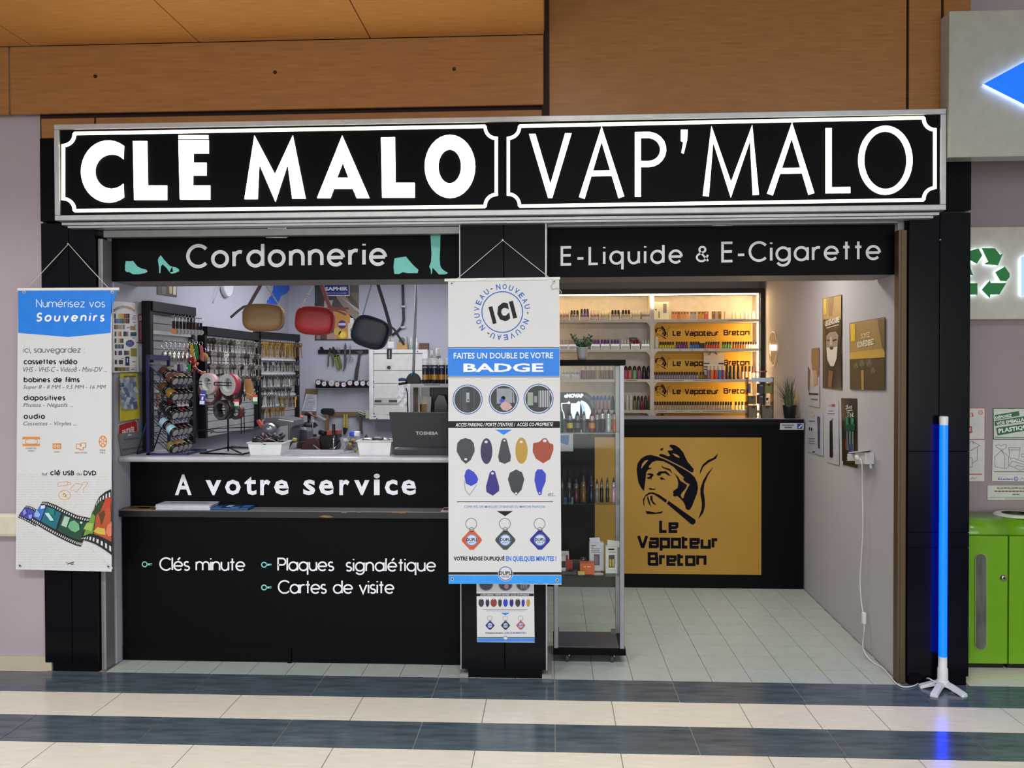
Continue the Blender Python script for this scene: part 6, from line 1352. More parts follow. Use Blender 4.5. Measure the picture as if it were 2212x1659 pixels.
# ---- counter
YK = 1.925; zkt = P(1500, 905.5, YK)[2]
kt = T('service_counter', 'black service counter with a mustard pipe smoker panel in the vape shop', 'counter', (.8, 2.1, 0))
xk0, xk1 = -.22, rwx(YK)-.012
MB().box(xk0, xk1, YK, 2.35, 0, zkt-.045, BLACKW).build('front_panel', kt)
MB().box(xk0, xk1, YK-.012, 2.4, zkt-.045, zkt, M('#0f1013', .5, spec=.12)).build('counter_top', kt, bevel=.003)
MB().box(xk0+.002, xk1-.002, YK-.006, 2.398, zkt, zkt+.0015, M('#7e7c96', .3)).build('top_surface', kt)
a, d = P(1285, 1238, YK), P(1644.5, 945, YK)
kp = MB().box(a[0], d[0], YK-.006, YK, a[2], d[2], YEL).build('yellow_panel', kt)
c = cvY(YK-.006); b = MB(); logo(c, b, lambda u: 1260+u/4.148, lambda v: 900+v/4.148, NVY, YEL); b.build('emblem_print', kp)
kk = lambda u: 1260+u/4.148; kv = lambda v: 900+v/4.148
say(kp, c.stext, 'Le', kk(680), kk(855), kv(1042), 23, 6.3, NVY, font=SQ, gap=.42); say(kp, c.stext, 'Vapoteur', kk(482), kk(1213), kv(1177), 23, 6.3, NVY, font=SQ, gap=.42, dy=2); say(kp, c.stext, 'Breton', kk(577), kk(1104), kv(1336), 23, 6.3, NVY, font=SQ, gap=.42, dy=1)
t = T('counter_plate', 'small white and blue plate at the right top of the vape counter', 'plate', P(1709, 927, YK-.01)); a, d = P(1684, 928, YK), P(1735, 914, YK)
MB().box(a[0], d[0], YK-.014, YK-.001, a[2], d[2], M('#b0b2be', .3)).build('plate', t)
c = cvY(YK-.014); b = MB(); c.rect(b, 1722, 915, 1733, 926.5, M('#2a2f86', .4)); c.poly(b, [(1724, 924), (1732, 916.5), (1732, 920), (1727, 925)], M('#c8ccec', .4), 2); [c.rect(b, 1690+k*3.2, 917, 1692.4+k*3.2, 919.6, INKL) for k in range(8)]; c.rect(b, 1695, 922, 1711, 925, INKL); b.build('print', t)
t = T('leaflet', 'blue and white leaflet stuck on the counter front behind the glass showcase', 'leaflet', P(1222, 975, YK)); MB().prism([P(x, y, YK-.003) for x, y in ((1196, 936), (1238, 936), (1238, 975), (1196, 975))], (0, .002, 0), M('#b8bcc2', .4)).build('sheet', t)
c = cvY(YK-.003); b = MB(); c.poly(b, [(1196, 940), (1230, 940), (1228, 962), (1215, 958), (1196, 948)], M('#2c6aa8', .4)); b.build('print', t)
# ---- shelf unit
YSF, YSB = 3.33, YBR-.02
su = T('shelf_unit', 'large black framed white shelf unit with LED strips behind the vape counter', 'shelf', (.8, 3.45, 0)); CRM = M('#d9cfc0', .5); FRK = M('#1b1815', .45)
xl_s, xr_s = -.2, P(1651, 700, YSF-.02)[0]; xr_s = min(xr_s, rwx(3.3)-.003); ztop_ = P(1500, 623.5, YSF-.02)[2]; zin = P(1500, 634, YSF-.02)[2]
MB().box(xl_s, xr_s, YSB-.008, YSB, .2, ztop_, CRM).build('back_panel', su)
MB().box(xl_s, xr_s, YSF-.02, YSB-.008, zin, ztop_, FRK).build('top_frame', su)
xin = P(1642.5, 700, YSF-.02)[0]
MB().box(xin, xr_s, YSF-.02, YSB-.008, .2, zin, FRK).build('side_frame', su)
MB().box(xl_s, xl_s+.03, YSF-.02, YSB-.008, .2, zin, FRK).build('side_frame', su)
xd0, xd1 = P(1404.5, 700, YSF)[0], P(1413, 700, YSF)[0]
MB().box(xd0, xd1, YSF, YSB-.008, .2, zin, M('#e2dccf', .5)).build('divider', su)
MB().box(xin-.012, xin, YSF, YSB-.008, .2, zin, M('#e2dccf', .5)).build('side_panel', su)
LEDM = M('#ffd9a0', .5, emit=22)
SZ = {}
for side, x0, x1, ys in (('L', xl_s+.03, xd0, (690, 754, 819, 886)), ('R', xd1, xin-.012, (690, 753, 819.5, 886))):
    for k, y in enumerate(ys):
        z = P(1400, y, YSF)[2]; SZ[side, k] = z
        MB().box(x0, x1, YSF, YSB-.008, z-.026, z, M('#ddd6ca', .45)).build('shelf_board', su, bevel=.002)
        xe = x1 if side == 'L' else x0; sgn = -1 if side == 'L' else 1
        MB().prism([(xe, YSF+.004, z-.026), (xe+sgn*.035, YSF+.004, z-.026), (xe+sgn*.022, YSF+.004, z-.034), (xe+sgn*.010, YSF+.004, z-.05), (xe, YSF+.004, z-.07)], (0, .015, 0), M('#ddd6ca', .45)).build('corner_bracket', su)
MB().box(xin-.02, xin-.013, YSF+.004, YSF+.014, P(1500, 905, YSF)[2], zin-.01, M('#ffd9a0', .5, emit=70)).build('led_strip', su)
MB().box(xd0+.012, xd1-.004, YSF-.008, YSF-.001, P(1408, 664, YSF)[2], zin-.004, LEDM).build('led_strip', su)
MB().box(xl_s+.06, xin-.03, YSF+.006, YSF+.02, zin-.010, zin-.002, LEDM).build('led_strip', su)
MB().box(xl_s+.031, xl_s+.04, YSF+.004, YSF+.014, 1.2, zin-.01, LEDM).build('led_strip', su)
# yellow brand boards on the back panel
YBD = YSB-.014
for k, (y0, y1) in enumerate(((694, 741), (757, 806), (824, 872), (890, 930))):
    zt_ = SZ['R', k]-.028 if k < 4 else 0; zb2 = (SZ['R', k+1] if k < 3 else 1.0)
    zt_ = min(zt_, P(1500, y0+1, YBD)[2])
    bp = MB().box(xd1+.004, xin-.025, YBD, YBD+.006, zb2, zt_, YEL2).build('brand_board', su)
    c = cvY(YBD); b = MB(); s_ = 1/7.9; yb_ = (738, 804.5, 862.5, 925)[k]-4
    yo = (704.5, 770, 830, 893)[k]
    logo(c, b, lambda u: 1415+(u-478)*.0445, lambda v: yo+(v-250)*.0385, BRN, YEL2)
    b.build('emblem_print', bp)
    ybl = (725.5, 790.5, 851.5, 914)[k]
    say(bp, c.stext, 'Le', 1453, 1471, ybl, 9.5, 2.4, BRN, font=SQ, gap=.45); say(bp, c.stext, 'Vapoteur', 1479, 1553, ybl, 9.5, 2.4, BRN, font=SQ, gap=.45); say(bp, c.stext, 'Breton', 1563, 1619, ybl-1, 9.5, 2.4, BRN, font=SQ, gap=.45)
# price strips on shelf edges
c = cvY(YSF); b = MB()
for y, xs in ((821.5, ((1428, 1477), (1496, 1531))), (888, ((1422, 1440), (1460, 1475), (1492, 1510), (1518, 1580))), (755.5, ((1430, 1434), (1466, 1471), (1492, 1498), (1520, 1530), (1545, 1549), (1590, 1595))), (691.5, ((1573, 1604),))):
    for x0, x1 in xs: c.rect(b, x0, y, x1, y+1.2, M('#8a7f74', .5))
for x0, x1 in ((1352, 1376),): c.rect(b, x0, 821, x1, 822.5, M('#8a7f74', .5))
b.build('price_print', su)
# ---- bottles
_bm = {}
def bottle(x, z, h_px, w_px, body, cap, label, group, style='small', Y=YSF+.07, yb=None):
    yb_ = 700 if yb is None else yb; s = mpp(x, yb_, Y); X = P(x, yb_, Y)[0]; h = h_px*s; r = w_px*s/2
    t = T('bottle', label, 'bottle', (X, Y, z+.0005), group)
    k = (body, cap, style)
    if k not in _bm:
        o = np.zeros(3); WL[None] = o
        bm_ = M(body, .22, spec=.6, var=.1, scale=8); cm = M(cap, .3)
        A, B_ = MB(), MB()
        if style == 'small': A.lathe([(0, 0), (1, 0), (1, .52), (.8, .57), (.8, .6)], o, (0, 0, 1), bm_, 10); B_.lathe([(.88, .56), (.88, .9), (.6, .98), (.5, 1), (0, 1)], o, (0, 0, 1), cm, 10)
        elif style == 'tall': A.lathe([(0, 0), (1, 0), (1, .62), (.75, .68)], o, (0, 0, 1), bm_, 12); B_.lathe([(.85, .66), (.85, .84), (.4, .95), (.2, 1), (0, 1)], o, (0, 0, 1), cm, 12)
        elif style == 'point': A.lathe([(0, 0), (1, 0), (1, .6), (.8, .64)], o, (0, 0, 1), bm_, 10); B_.lathe([(.8, .62), (.75, .72), (.25, .97), (0, 1)], o, (0, 0, 1), cm, 10)
        elif style == 'boxy': A.box(-1, 1, -1, 1, 0, .97, bm_); B_.box(-.45, .45, -1.03, -.98, .7, .85, cm)
        a = A.build('bottle_body' if style != 'boxy' else 'carton_body', origin=(0, 0, 0)); c_ = B_.build('cap' if style != 'boxy' else 'front_print', origin=(0, 0, 0)); _bm[k] = (a.data, c_.data, a.name.split('.')[0], c_.name.split('.')[0])
        bpy.data.objects.remove(a); bpy.data.objects.remove(c_)
    if style == 'boxy': t['category'] = 'box'; t.name = 'carton'
    t.scale = (r, r, h)
    for me, nm in zip(_bm[k][:2], _bm[k][2:]):
        ch = bpy.data.objects.new(nm, me); COL.objects.link(ch); ch.parent = t
def row(xs, z, h, w_, body, cap, label, group, style='small', Y=YSF+.07):
    for i, x in enumerate(xs): bottle(x, z, h, w_, body, cap, label+', '+nth(i)+' from the left', group, style, Y)
R0, R1_, R2, R3 = SZ['R', 0], SZ['R', 1], SZ['R', 2], SZ['R', 3]
def box3(name, label, cat, x0, x1, y0, z, mat, Y=YSF+.05, dep=.05, front=None):
    a, d = P(x0, 700, Y)[0], P(x1, 700, Y)[0]; zt = P((x0+x1)/2, y0, Y)[2]; t = T(name, label, cat, ((a+d)/2, Y+dep/2, z))
    MB().box(a, d, Y, Y+dep, z+.0005, zt, mat).build('carton', t, bevel=.0015)
    if front:
        c = cvY(Y); b = MB(); front(c, b); b.build('print', t)
    return t
box3('carton', 'large white product box at the left end of the top right shelf', 'box', 1412, 1445, 652, R0, M('#e8e2cc', .45), front=lambda c, b: (c.rect(b, 1432.5, 656, 1440, 676, M('#8a8474', .4)), c.disc(b, 1417, 669, 1.8, 1.8, M('#4a5a3a', .4)), c.rect(b, 1422, 673, 1425.5, 687, M('#a89a6a', .4))))
for i in range(6): bottle(1453.5+i*6.2, R0, 18, 6, ['#c8843e', '#d08a48', '#b87038', '#d0904a', '#cc8c44', '#d8a468'][i], '#2a2018', nth(i)+' small orange box from the left on the top right shelf', 'orange boxes on the top right shelf', 'boxy')
for x in (1493.5, 1501): bottle(x, R0, 18, 6.4, '#a89f98', '#2a2826', ('left ' if x in (1493.5, 1510) else 'right ')+'small grey box with a dark dot on the top right shelf', 'grey boxes on the top right shelf', 'boxy')
for x in (1510, 1517.5): bottle(x, R0, 18, 6.4, '#c8903a', '#2a2018', ('left ' if x in (1493.5, 1510) else 'right ')+'amber box right of the grey boxes on the top right shelf', 'amber boxes on the top right shelf', 'boxy')
bottle(1525.5, R0, 18, 8, '#d8605c', '#f0c0b0', 'pink red box on the top right shelf', None, 'boxy')
for x, bd, nm in ((1541, '#8a6a34', 'left brown and gold box beside the gap on the top right shelf'), (1547.5, '#b8a69a', 'pale box between two brown ones on the top right shelf'), (1554.5, '#8f6a30', 'right brown and gold box beside the gap on the top right shelf')): bottle(x, R0, 18, 6.2, bd, '#d8b868', nm, None, 'boxy')
bottle(1566, R0, 18, 5.5, '#d8c8ac', '#d0b890', 'single pale bottle between the brown boxes and the white pointed bottles', None, 'small')
row((1583, 1590.5, 1601, 1611, 1618.5, 1628), R0, 19, 6, '#eadfc4', '#f0e6c8', 'white pointed bottle at the right end of the top right shelf', 'white pointed bottles on the top right shelf', 'point')
bottle(1418, R1_, 27, 10, '#d9d2c4', '#e0dacb', 'tall white bottle at the left end of the second right shelf', None, 'tall')
cs = [('yellow', '#c8c41c', 1427, 6, 5.3), ('purple', '#7a2a86', 1462, 5, 5.3), ('blue', '#1f74d0', 1493, 4, 5.4), ('red', '#d0322c', 1526, 6, 5.3), ('green', '#5aa02c', 1562, 4, 5.2), ('orange', '#c8641c', 1585, 5, 5.3), ('clear', '#e4d8c8', 1612, 5, 5.6)]
for nm, h, x0, n, st in cs: row([x0+i*st for i in range(n)], R1_, 15, 5, h, '#1a1214', 'small %s bottle with black cap on the second right shelf' % nm, nm+' bottles on the second right shelf')
box3('carton', 'low dark box between the blue and the red bottles', 'box', 1512, 1523, 741, R1_, M('#2a1214', .5))
row([1414+i*5.4 for i in range(18)], R2, 16, 5, '#8f8aa0', '#17141c', 'small grey bottle with black cap on the third right shelf', 'grey bottles on the third right shelf')
row((1514, 1519.5), R2, 16, 5, '#7a6c20', '#17141c', 'small olive bottle beside the tall coloured bottles', 'olive bottles on the third right shelf')
for x, h, nm in ((1530.5, '#8a6a9a', 'mauve'), (1538, '#d8741c', 'orange'), (1546, '#c82424', 'red'), (1554.5, '#2a78c8', 'blue'), (1562.5, '#7a2a8a', 'purple')): bottle(x, R2, 30, 6.6, h, '#e4dccc', 'tall %s bottle with white tip in front of the paper bag' % nm, None, 'tall')
row((1570.5, 1578, 1586, 1595), R2, 30, 6.4, '#241a1c', '#141012', 'tall dark bottle with black cap on the third right shelf', 'dark tall bottles on the third right shelf')
row((1604, 1611.5, 1619.5, 1627.5), R2, 29, 6.2, '#d0a090', '#30181c', 'tall pale red bottle with dark cap on the third right shelf', 'pale tall bottles on the third right shelf')
row([1414.5+i*5.5 for i in range(31)], R3, 18, 5, '#b8a898', '#140f12', 'small pale bottle with black cap on the lowest right shelf', 'pale bottles on the lowest right shelf')
row((1590, 1597, 1604, 1611), R3, 18, 5.6, '#d8c8a8', '#20140f', 'small pale bottle after the gap on the lowest right shelf', 'pale bottles at the right end of the lowest right shelf')
t = T('paper_bag', 'white paper bag with dark blue stripes and cord handles hanging in the third right bay', 'bag', P(1543, 808, YSF+.15)); c = cvY(YSF+.12)
MB().prism([P(x, y, YSF+.12) for x, y in ((1520, 762), (1564.5, 762), (1564, 810), (1521, 810))], (0, .05, 0), M('#dccdb8', .6)).build('bag_body', t)
b = MB(); 
for y in (784, 791, 797): c.rect(b, 1520.5, y, 1533, y+2.4, M('#2a2450', .5))
c.rect(b, 1552, 784, 1564, 787, M('#2a2450', .5)); c.rect(b, 1520.5, 787, 1564, 790, M('#e8e0d4', .5), .5); b.build('stripe_print', t)
MB().tube([P(x, y, YSF+.115) for x, y in ((1529, 764), (1533, 767), (1535, 761))], .003, M('#3a2a22', .6), 5).tube([P(x, y, YSF+.115) for x, y in ((1544, 761), (1549, 767), (1546, 762))], .003, M('#3a2a22', .6), 5).build('cord_handle', t)
# trays on the left shelves
ACR = glass_mat((.96, .96, .96), .8, .05)
def tray(x, z, w_, cols, label, style='small', h=22, cap=None, group=None):
    Y = YSF+.02; a, d = P(x-w_/2, 700, Y)[0], P(x+w_/2, 700, Y)[0]; s = mpp(x, 700, Y); hz = 11*s
    t = T('acrylic_tray', 'clear acrylic tray '+label, 'tray', ((a+d)/2, Y+.05, z), group)
    MB().box(a, d, Y, Y+.002, z, z+hz, ACR).box(a, a+.002, Y, Y+.09, z, z+hz*1.5, ACR).box(d-.002, d, Y, Y+.09, z, z+hz*1.5, ACR).box(a, d, Y, Y+.09, z, z+.002, ACR).build('tray', t)
    MB().box(a+.004, d-.004, Y-.0015, Y-.0005, z+.003, z+hz*.62, M('#cfcac8', .4)).build('price_card', t)
    for i in range(3):
        bottle(x-w_/2+w_*(i+.5)/3, z+.002, h, w_/3.3, cols[0], cols[1], '%s bottle, %s one in the tray %s' % (cols[2], ('left', 'middle', 'right')[i], label.replace(' from the left', '')), 'bottles in the acrylic trays', style, Y+.035)
TR0 = [(1219, ('#d8b8a8', '#f0e8dc', 'white')), (1241, ('#b8a8a0', '#3a2e2c', 'dark capped pale')), (1263, ('#8a70b0', '#3a2c5a', 'tall purple')), (1285, ('#d0a090', '#e8dccc', 'pink')), (1307, ('#d8d8a0', '#f0efc8', 'pale yellow')), (1329.5, ('#b8a0a0', '#1e1614', 'black capped grey')), (1352, ('#c8c0bc', '#1c1614', 'black capped white')), (1374.5, ('#dcd8b0', '#f0ecd0', 'cream capped')), (1395.5, ('#b8b8b8', '#e8e4dc', 'grey and white'))]
ordn = ['first', 'second', 'third', 'fourth', 'fifth', 'sixth', 'seventh', 'eighth', 'ninth']
for i, (x, c_) in enumerate(TR0): tray(x, SZ['L', 0], 19, c_, ordn[i]+' from the left on the top left shelf', 'point' if i in (0, 4, 7) else 'small', 24 if i == 2 else 21)
TR1 = [(1218, ('#c89088', '#d8d0c4', 'reddish')), (1238, ('#c8a090', '#c0b0a4', 'pale red')), (1286, ('#a890b8', '#7a3aa0', 'purple capped')), (1307, ('#b0b0c8', '#6a2a96', 'violet capped')), (1328.5, ('#a8b0b8', '#7a3a9a', 'bright purple capped')), (1350.5, ('#9a9aa0', '#e8e4e0', 'white capped')), (1372.5, ('#b8b8bc', '#a81c20', 'red capped')), (1395, ('#c8c4c0', '#ece8d8', 'cream pointed'))]
for i, (x, c_) in enumerate(TR1): tray(x, SZ['L', 1], 19, c_, ordn[i]+' from the left on the second left shelf', 'point' if i in (7,) else 'small', 21)
box3('carton', 'small red and black box standing on the second left shelf behind the red capped bottles', 'box', 1360, 1377, 729, SZ['L', 1], M('#1e1214', .4), YSF+.12, front=lambda c, b: ([c.disc(b, 1365.5+k*3.4, 734, 1.4, 1.6, M('#e8dcd8', .4), 1, 10) for k in range(3)], c.rect(b, 1360.5, 738, 1376.5, 752, M('#8a1418', .4))))
for i, (x, c_) in enumerate(((1221, ('#b0a8b8', '#f0e4d0', 'cream')), (1242.5, ('#a8a8b8', '#e8e0d0', 'pale grey')))): tray(x, SZ['L', 2], 19, c_, ordn[i]+' from the left on the third left shelf', 'point', 22)
for i, x in enumerate((1259, 1269.5, 1280, 1290.5, 1300.5, 1311, 1320)): bottle(x, SZ['L', 2], 29, 9, ['#7a2a30', '#7a3a34', '#8a3a2c', '#a8904a', '#7a3a24', '#7a3020', '#7a2c1c'][i], '#e8d8b8', '%s tall %s bottle with cream cap seen through the glass showcase' % (nth(i), 'amber' if i == 3 else 'brown'), 'brown bottles on the third left shelf' if i != 3 else None, 'tall')
for x, h, nm in ((1352, '#b04878', 'pink'), (1360.5, '#d0784a', 'orange'), (1370.5, '#7ab88a', 'mint green'), (1380.5, '#a8507a', 'rose'), (1391, '#2c2438', 'dark violet'), (1400.5, '#2a2826', 'black')): bottle(x, SZ['L', 2], 29, 9, h, '#121014', 'tall %s bottle with black cap right of the glass showcase' % nm, None, 'tall')
row((1283, 1291, 1299, 1307, 1315.5), SZ['L', 3], 32, 7.6, '#b89aa8', '#1f6ac8', 'tall bottle with bright blue cap seen through the glass showcase', 'blue capped bottles on the lowest left shelf', 'tall')
for x, h, cp, nm in ((1323, '#3c4a44', '#2c3830', 'dark green'), (1331, '#3a3c44', '#34363c', 'charcoal'), (1338, '#5a7a90', '#3a7ab8', 'blue grey'), (1371, '#7a7a4a', '#141214', 'yellow green'), (1379, '#5a6a64', '#141214', 'grey green'), (1386.5, '#8a1c2c', '#1c1214', 'wine red'), (1394.5, '#3a3434', '#241416', 'black and white'), (1402, '#4a3c44', '#b01c20', 'red capped grey')): bottle(x, SZ['L', 3], 31, 7, h, cp, 'tall %s bottle on the lowest left shelf' % nm, None, 'tall')
row((1355, 1363), SZ['L', 3], 33, 7.2, '#d8d4d0', '#e8e4e0', 'tall white bottle on the lowest left shelf right of the showcase', 'white bottles on the lowest left shelf', 'tall')

# ---- glass showcase
Yv0, Yv1 = .24, .56
xv0, xv1 = P(1195, 1400, Yv0)[0], P(1352, 1408, Yv0)[0]
zbase = P(1300, 1416, Yv0)[2]; zbt = P(1300, 1403, Yv0)[2]; ztp0, ztp1 = P(1300, 789, Yv0)[2], P(1300, 777, Yv0)[2]
vt = T('glass_showcase', 'tall glass showcase on castors with black top, right of the badge banner', 'showcase', ((xv0+xv1)/2, (Yv0+Yv1)/2, 0)); VAL = M('#8d8f92', .35, .7)
MB().box(xv0, xv1, Yv0, Yv1, zbase, zbt, BLACK).build('base_board', vt, bevel=.002)
MB().box(xv0, xv1, Yv0, Yv1, ztp0, ztp1, BLACK).build('top_board', vt, bevel=.002)
xi0, xi1 = xv0+.004, P(1350, 1300, Yv0)[0]-.004
def post(x0, y0): MB().box(x0, x0+.024, y0, y0+.02, zbt, ztp0, VAL).build('upright', vt, bevel=.002)
pR = P(1339, 1200, Yv0+.01)[0]
post(pR, Yv0+.01); post(xi0, Yv0+.01); post(pR-.004, Yv1-.03); post(xi0, Yv1-.03)
VG = glass_mat((.97, .985, .98), .22)
MB().box(xi0+.024, pR, Yv0+.018, Yv0+.023, zbt+.005, ztp0-.005, VG).build('front_pane', vt)
MB().box(pR+.009, pR+.013, Yv0+.03, Yv1-.03, zbt, ztp0, VG).build('side_pane', vt); MB().box(xi0+.009, xi0+.013, Yv0+.03, Yv1-.03, zbt, ztp0, VG).build('side_pane', vt)
MB().box(xi0+.024, pR-.004, Yv1-.022, Yv1-.018, zbt+.005, ztp0-.005, VG).build('rear_pane', vt)
a = P(1200, 1362, Yv1); MB().box(xi0+.024, pR-.004, Yv0+.026, Yv1-.03, zbt, zbt+.008, M('#4b4c54', .4)).build('floor_board', vt)
zs_v = [P(1270, y, Yv0+.03)[2] for y in (935, 1088, 1243)]; SHG = glass_mat((.88, .94, .92), .45, .03)
for z in zs_v: MB().box(xi0+.014, pR+.008, Yv0+.03, Yv1-.04, z-.006, z, SHG).build('glass_shelf', vt)
for x, y in ((1202, 1360), (1325, 1364)): p = P(x, y, Yv0+.05); MB().box(p[0]-.012, p[0]+.014, Yv0+.04, Yv0+.06, p[2]-.012, p[2]+.012, DSTEEL).build('hinge', vt)
for x in (1225, 1322):
    for dy, nm in ((.04, 0), (.26, 1)):
        p = P(x, 1425, Yv0+.04); y = Yv0+dy; q = (p[0], y, .023)
        fk = MB().prism([(q[0]-.014, y-.002, zbase), (q[0]+.02, y-.002, zbase), (q[0]+.012, y-.002, .028), (q[0]+.002, y-.002, .024)], (0, .004, 0), CHROME).box(q[0]-.013, q[0]+.013, y-.012, y+.012, zbase-.006, zbase, CHROME).build('castor', vt)
        MB().lathe([(0, -.009), (.021, -.009), (.023, -.006), (.023, .006), (.021, .009), (0, .009)], q, (1, 0, .0), M('#3a3a3c', .5), 14).build('wheel', fk)
for x in (1202, 1334): MB().ball((P(x, 1416, Yv0+.04)[0], Yv0+.04, zbase-.004), .012, M('#c0a88a', .4), 10, 6, (1.3, 1, .6)).build('glide', vt)
# contents of the showcase
def vape(x, z, h_px, w_px, body, tank, label, Y=Yv0+.09, band=None, top=True, group=None):
    s = mpp(x, 1000, Y); p = np.array([P(x, 1000, Y)[0], Y, z+.0005]); h = h_px*s; r = w_px*s/2
    t = T('vape_device', label, 'e-cigarette', p, group)
    hb = h*.55; MB().lathe([(0, 0), (r*.96, 0), (r, .003), (r, hb), (r*.9, hb+.002), (0, hb+.002)], p, (0, 0, 1), M(body, .25, .3), 12).build('battery_body', t)
    if band: MB().lathe([(r*1.02, hb*.35), (r*1.02, hb*.8)], p, (0, 0, 1), M(band, .3), 12).build('colour_band', t)
    MB().lathe([(r*.78, hb+.002), (r*.82, h*.6), (r*.8, h*.78), (r*.6, h*.8)], p, (0, 0, 1), M(tank, .15, .4), 12).build('tank', t)
    MB().lathe([(r*.6, h*.79), (r*.62, h*.86), (r*.35, h*.9), (r*.3, h*.98), (0, h)], p, (0, 0, 1), M('#151517', .35), 10).build('mouthpiece', t)
zA, zB, zC_ = zs_v
for x, h, w_, bd, tk_, nd, nm in ((1213, 40, 9, '#1f4a3c', '#3a6a5a', None, 'dark green vape device at the left of the upper showcase shelf'), (1231, 45, 14, '#16161a', '#9aa0a4', '#c8b41c', 'black vape device with a yellow band'), (1247.5, 45, 14, '#1b1c20', '#8a9094', '#5a6468', 'black vape device with a grey band'), (1261.5, 45, 10, '#4a5058', '#9aa0a6', None, 'slim grey vape device with black tip'), (1278.5, 44, 14, '#6a2c1c', '#c8a898', '#c07a30', 'copper and orange vape device'), (1290, 47, 9, '#3a3834', '#a8a8a4', None, 'dark grey stick vape device'), (1301.5, 50, 12, '#1e2030', '#b0b0ae', None, 'navy black stick vape device'), (1314.5, 50, 12, '#a8a8a4', '#c0c0bc', None, 'silver stick vape device'), (1327, 48, 8, '#a8501c', '#a89a90', None, 'orange stick vape device at the right of the upper shelf')):
    vape(x, zA, h, w_, bd, tk_, nm, band=nd)
for x, h, w_, bd, tk_, nm in ((1214, 52, 7, '#2a2c28', '#6a6a64', 'dark stick device at the left of the middle showcase shelf'), (1229.5, 52, 10, '#2a3038', '#6a6e70', 'blue black stick device on the middle showcase shelf'), (1244.5, 50, 11, '#4a2430', '#6a6264', 'wine red stick device on the middle showcase shelf'), (1260, 56, 12, '#6a4a28', '#6a5e50', 'bronze stick device on the middle showcase shelf'), (1277, 56, 13, '#171a34', '#2a2c40', 'dark blue stick device at the centre of the middle showcase shelf'), (1289.5, 50, 8, '#6a6a66', '#8a8a86', 'steel pen device in front of the yellow panel'), (1299.5, 54, 8, '#1c1a18', '#6a6a60', 'black pen device, left of a pair before the yellow panel'), (1312, 54, 8, '#2a2a26', '#6a6a60', 'black and silver pen device, right of a pair before the yellow panel'), (1325.5, 54, 9, '#b890a0', '#a8a4a0', 'pink pen device at the right of the middle showcase shelf')):
    vape(x, zB, h, w_, bd, tk_, nm)
def vbox(name, label, x0, x1, yt, z, mat, Y=Yv0+.10, dep=.05, pr=None, tab=None, cat='box', rz=0):
    a, d = P(x0, 1100, Y)[0], P(x1, 1100, Y)[0]; zt = P((x0+x1)/2, yt, Y)[2]; t = T(name, label, cat, ((a+d)/2, Y+dep/2, z))
    MB().box(a, d, Y, Y+dep, z+.0005, zt, mat).build('carton', t, bevel=.001)
    if tab:
        c = cvY(Y+.02); MB().prism([P(x, y, Y+.012) for x, y in tab], (0, .0012, 0), mat).build('hang_tab', t)
    if pr: c = cvY(Y); b = MB(); pr(c, b); b.build('print', t)
    return t
WBX = M('#c9cad0', .45)
vbox('carton', 'tall white charger box with hanging tab, left of the two on the lower showcase shelf', 1273, 1304, 1173, zC_, WBX, Yv0+.14, pr=lambda c, b: (c.rect(b, 1283, 1197, 1295.5, 1221, M('#6a5a66', .4)), c.rect(b, 1285, 1202, 1286, 1219, M('#a89aa4', .4), 2), c.rect(b, 1289, 1202, 1290, 1219, M('#a89aa4', .4), 2), *[c.rect(b, 1277, 1178+k*3.5, 1277+[10, 6, 20, 18, 20][k], 1179.3+k*3.5, INKL) for k in range(5)]), tab=[(1273, 1162), (1295, 1161), (1297, 1173), (1275, 1173)])
vbox('carton', 'white battery charger box with two yellow cells printed on it, right on the lower shelf', 1308, 1334, 1181, zC_, M('#c4c4bc', .45), Yv0+.08, pr=lambda c, b: (c.rect(b, 1315, 1199, 1327.5, 1226, M('#3a382c', .4)), c.rect(b, 1317, 1208, 1320.5, 1224, M('#c0a83a', .4), 2), c.rect(b, 1322.5, 1208, 1326, 1224, M('#c0a83a', .4), 2), c.rect(b, 1314, 1185, 1327, 1188, INK), c.rect(b, 1315, 1193, 1330, 1194, INKL)), tab=[(1312, 1166), (1338, 1169), (1338, 1182), (1312, 1182)])
vbox('carton', 'small orange box lying on the lower showcase shelf', 1252.5, 1284, 1217, zC_, M('#c85a1c', .45), Yv0+.05, .06, pr=lambda c, b: ([c.rect(b, 1261+k*2.6, 1223, 1262.8+k*2.6, 1225.4, M('#f0c8a0', .4)) for k in (0, 1, 3, 4, 5)],))
vbox('carton', 'small red box on the lower showcase shelf', 1222, 1237, 1213, zC_, M('#a02a24', .45), Yv0+.08, .05)
vbox('carton', 'brown flat box behind the orange one on the lower showcase shelf', 1237, 1268, 1215, zC_, M('#2c2320', .5), Yv0+.14, .08)
vbox('carton', 'white and wine red box partly hidden by the badge banner', 1210, 1229, 1194, zC_, M('#c8c4c4', .45), Yv0+.14, .05, pr=lambda c, b: (c.rect(b, 1212, 1199, 1227, 1212, M('#7a3440', .4)),))
vbox('carton', 'white and black box at the edge of the badge banner in the showcase', 1206, 1222, 1203, zC_, M('#c8c8c8', .45), Yv0+.07, .05, pr=lambda c, b: (c.rect(b, 1207, 1212, 1222, 1226, M('#1c1c1e', .4)),))
vbox('carton', 'small pale yellow box at the front of the lower showcase shelf', 1248, 1263, 1234, zC_, M('#b8a860', .45), Yv0+.035, .03)
p = P(1241, 1232, Yv0+.06); t = T('black_tube', 'short black tube lying before the red box in the showcase', 'tube', (p[0], Yv0+.06, zC_)); MB().lathe([(0, -.035), (.012, -.032), (.013, .03), (0, .034)], (p[0], Yv0+.055, zC_+.0135), (1, 0, 0), M('#22231f', .4), 12).build('tube', t)
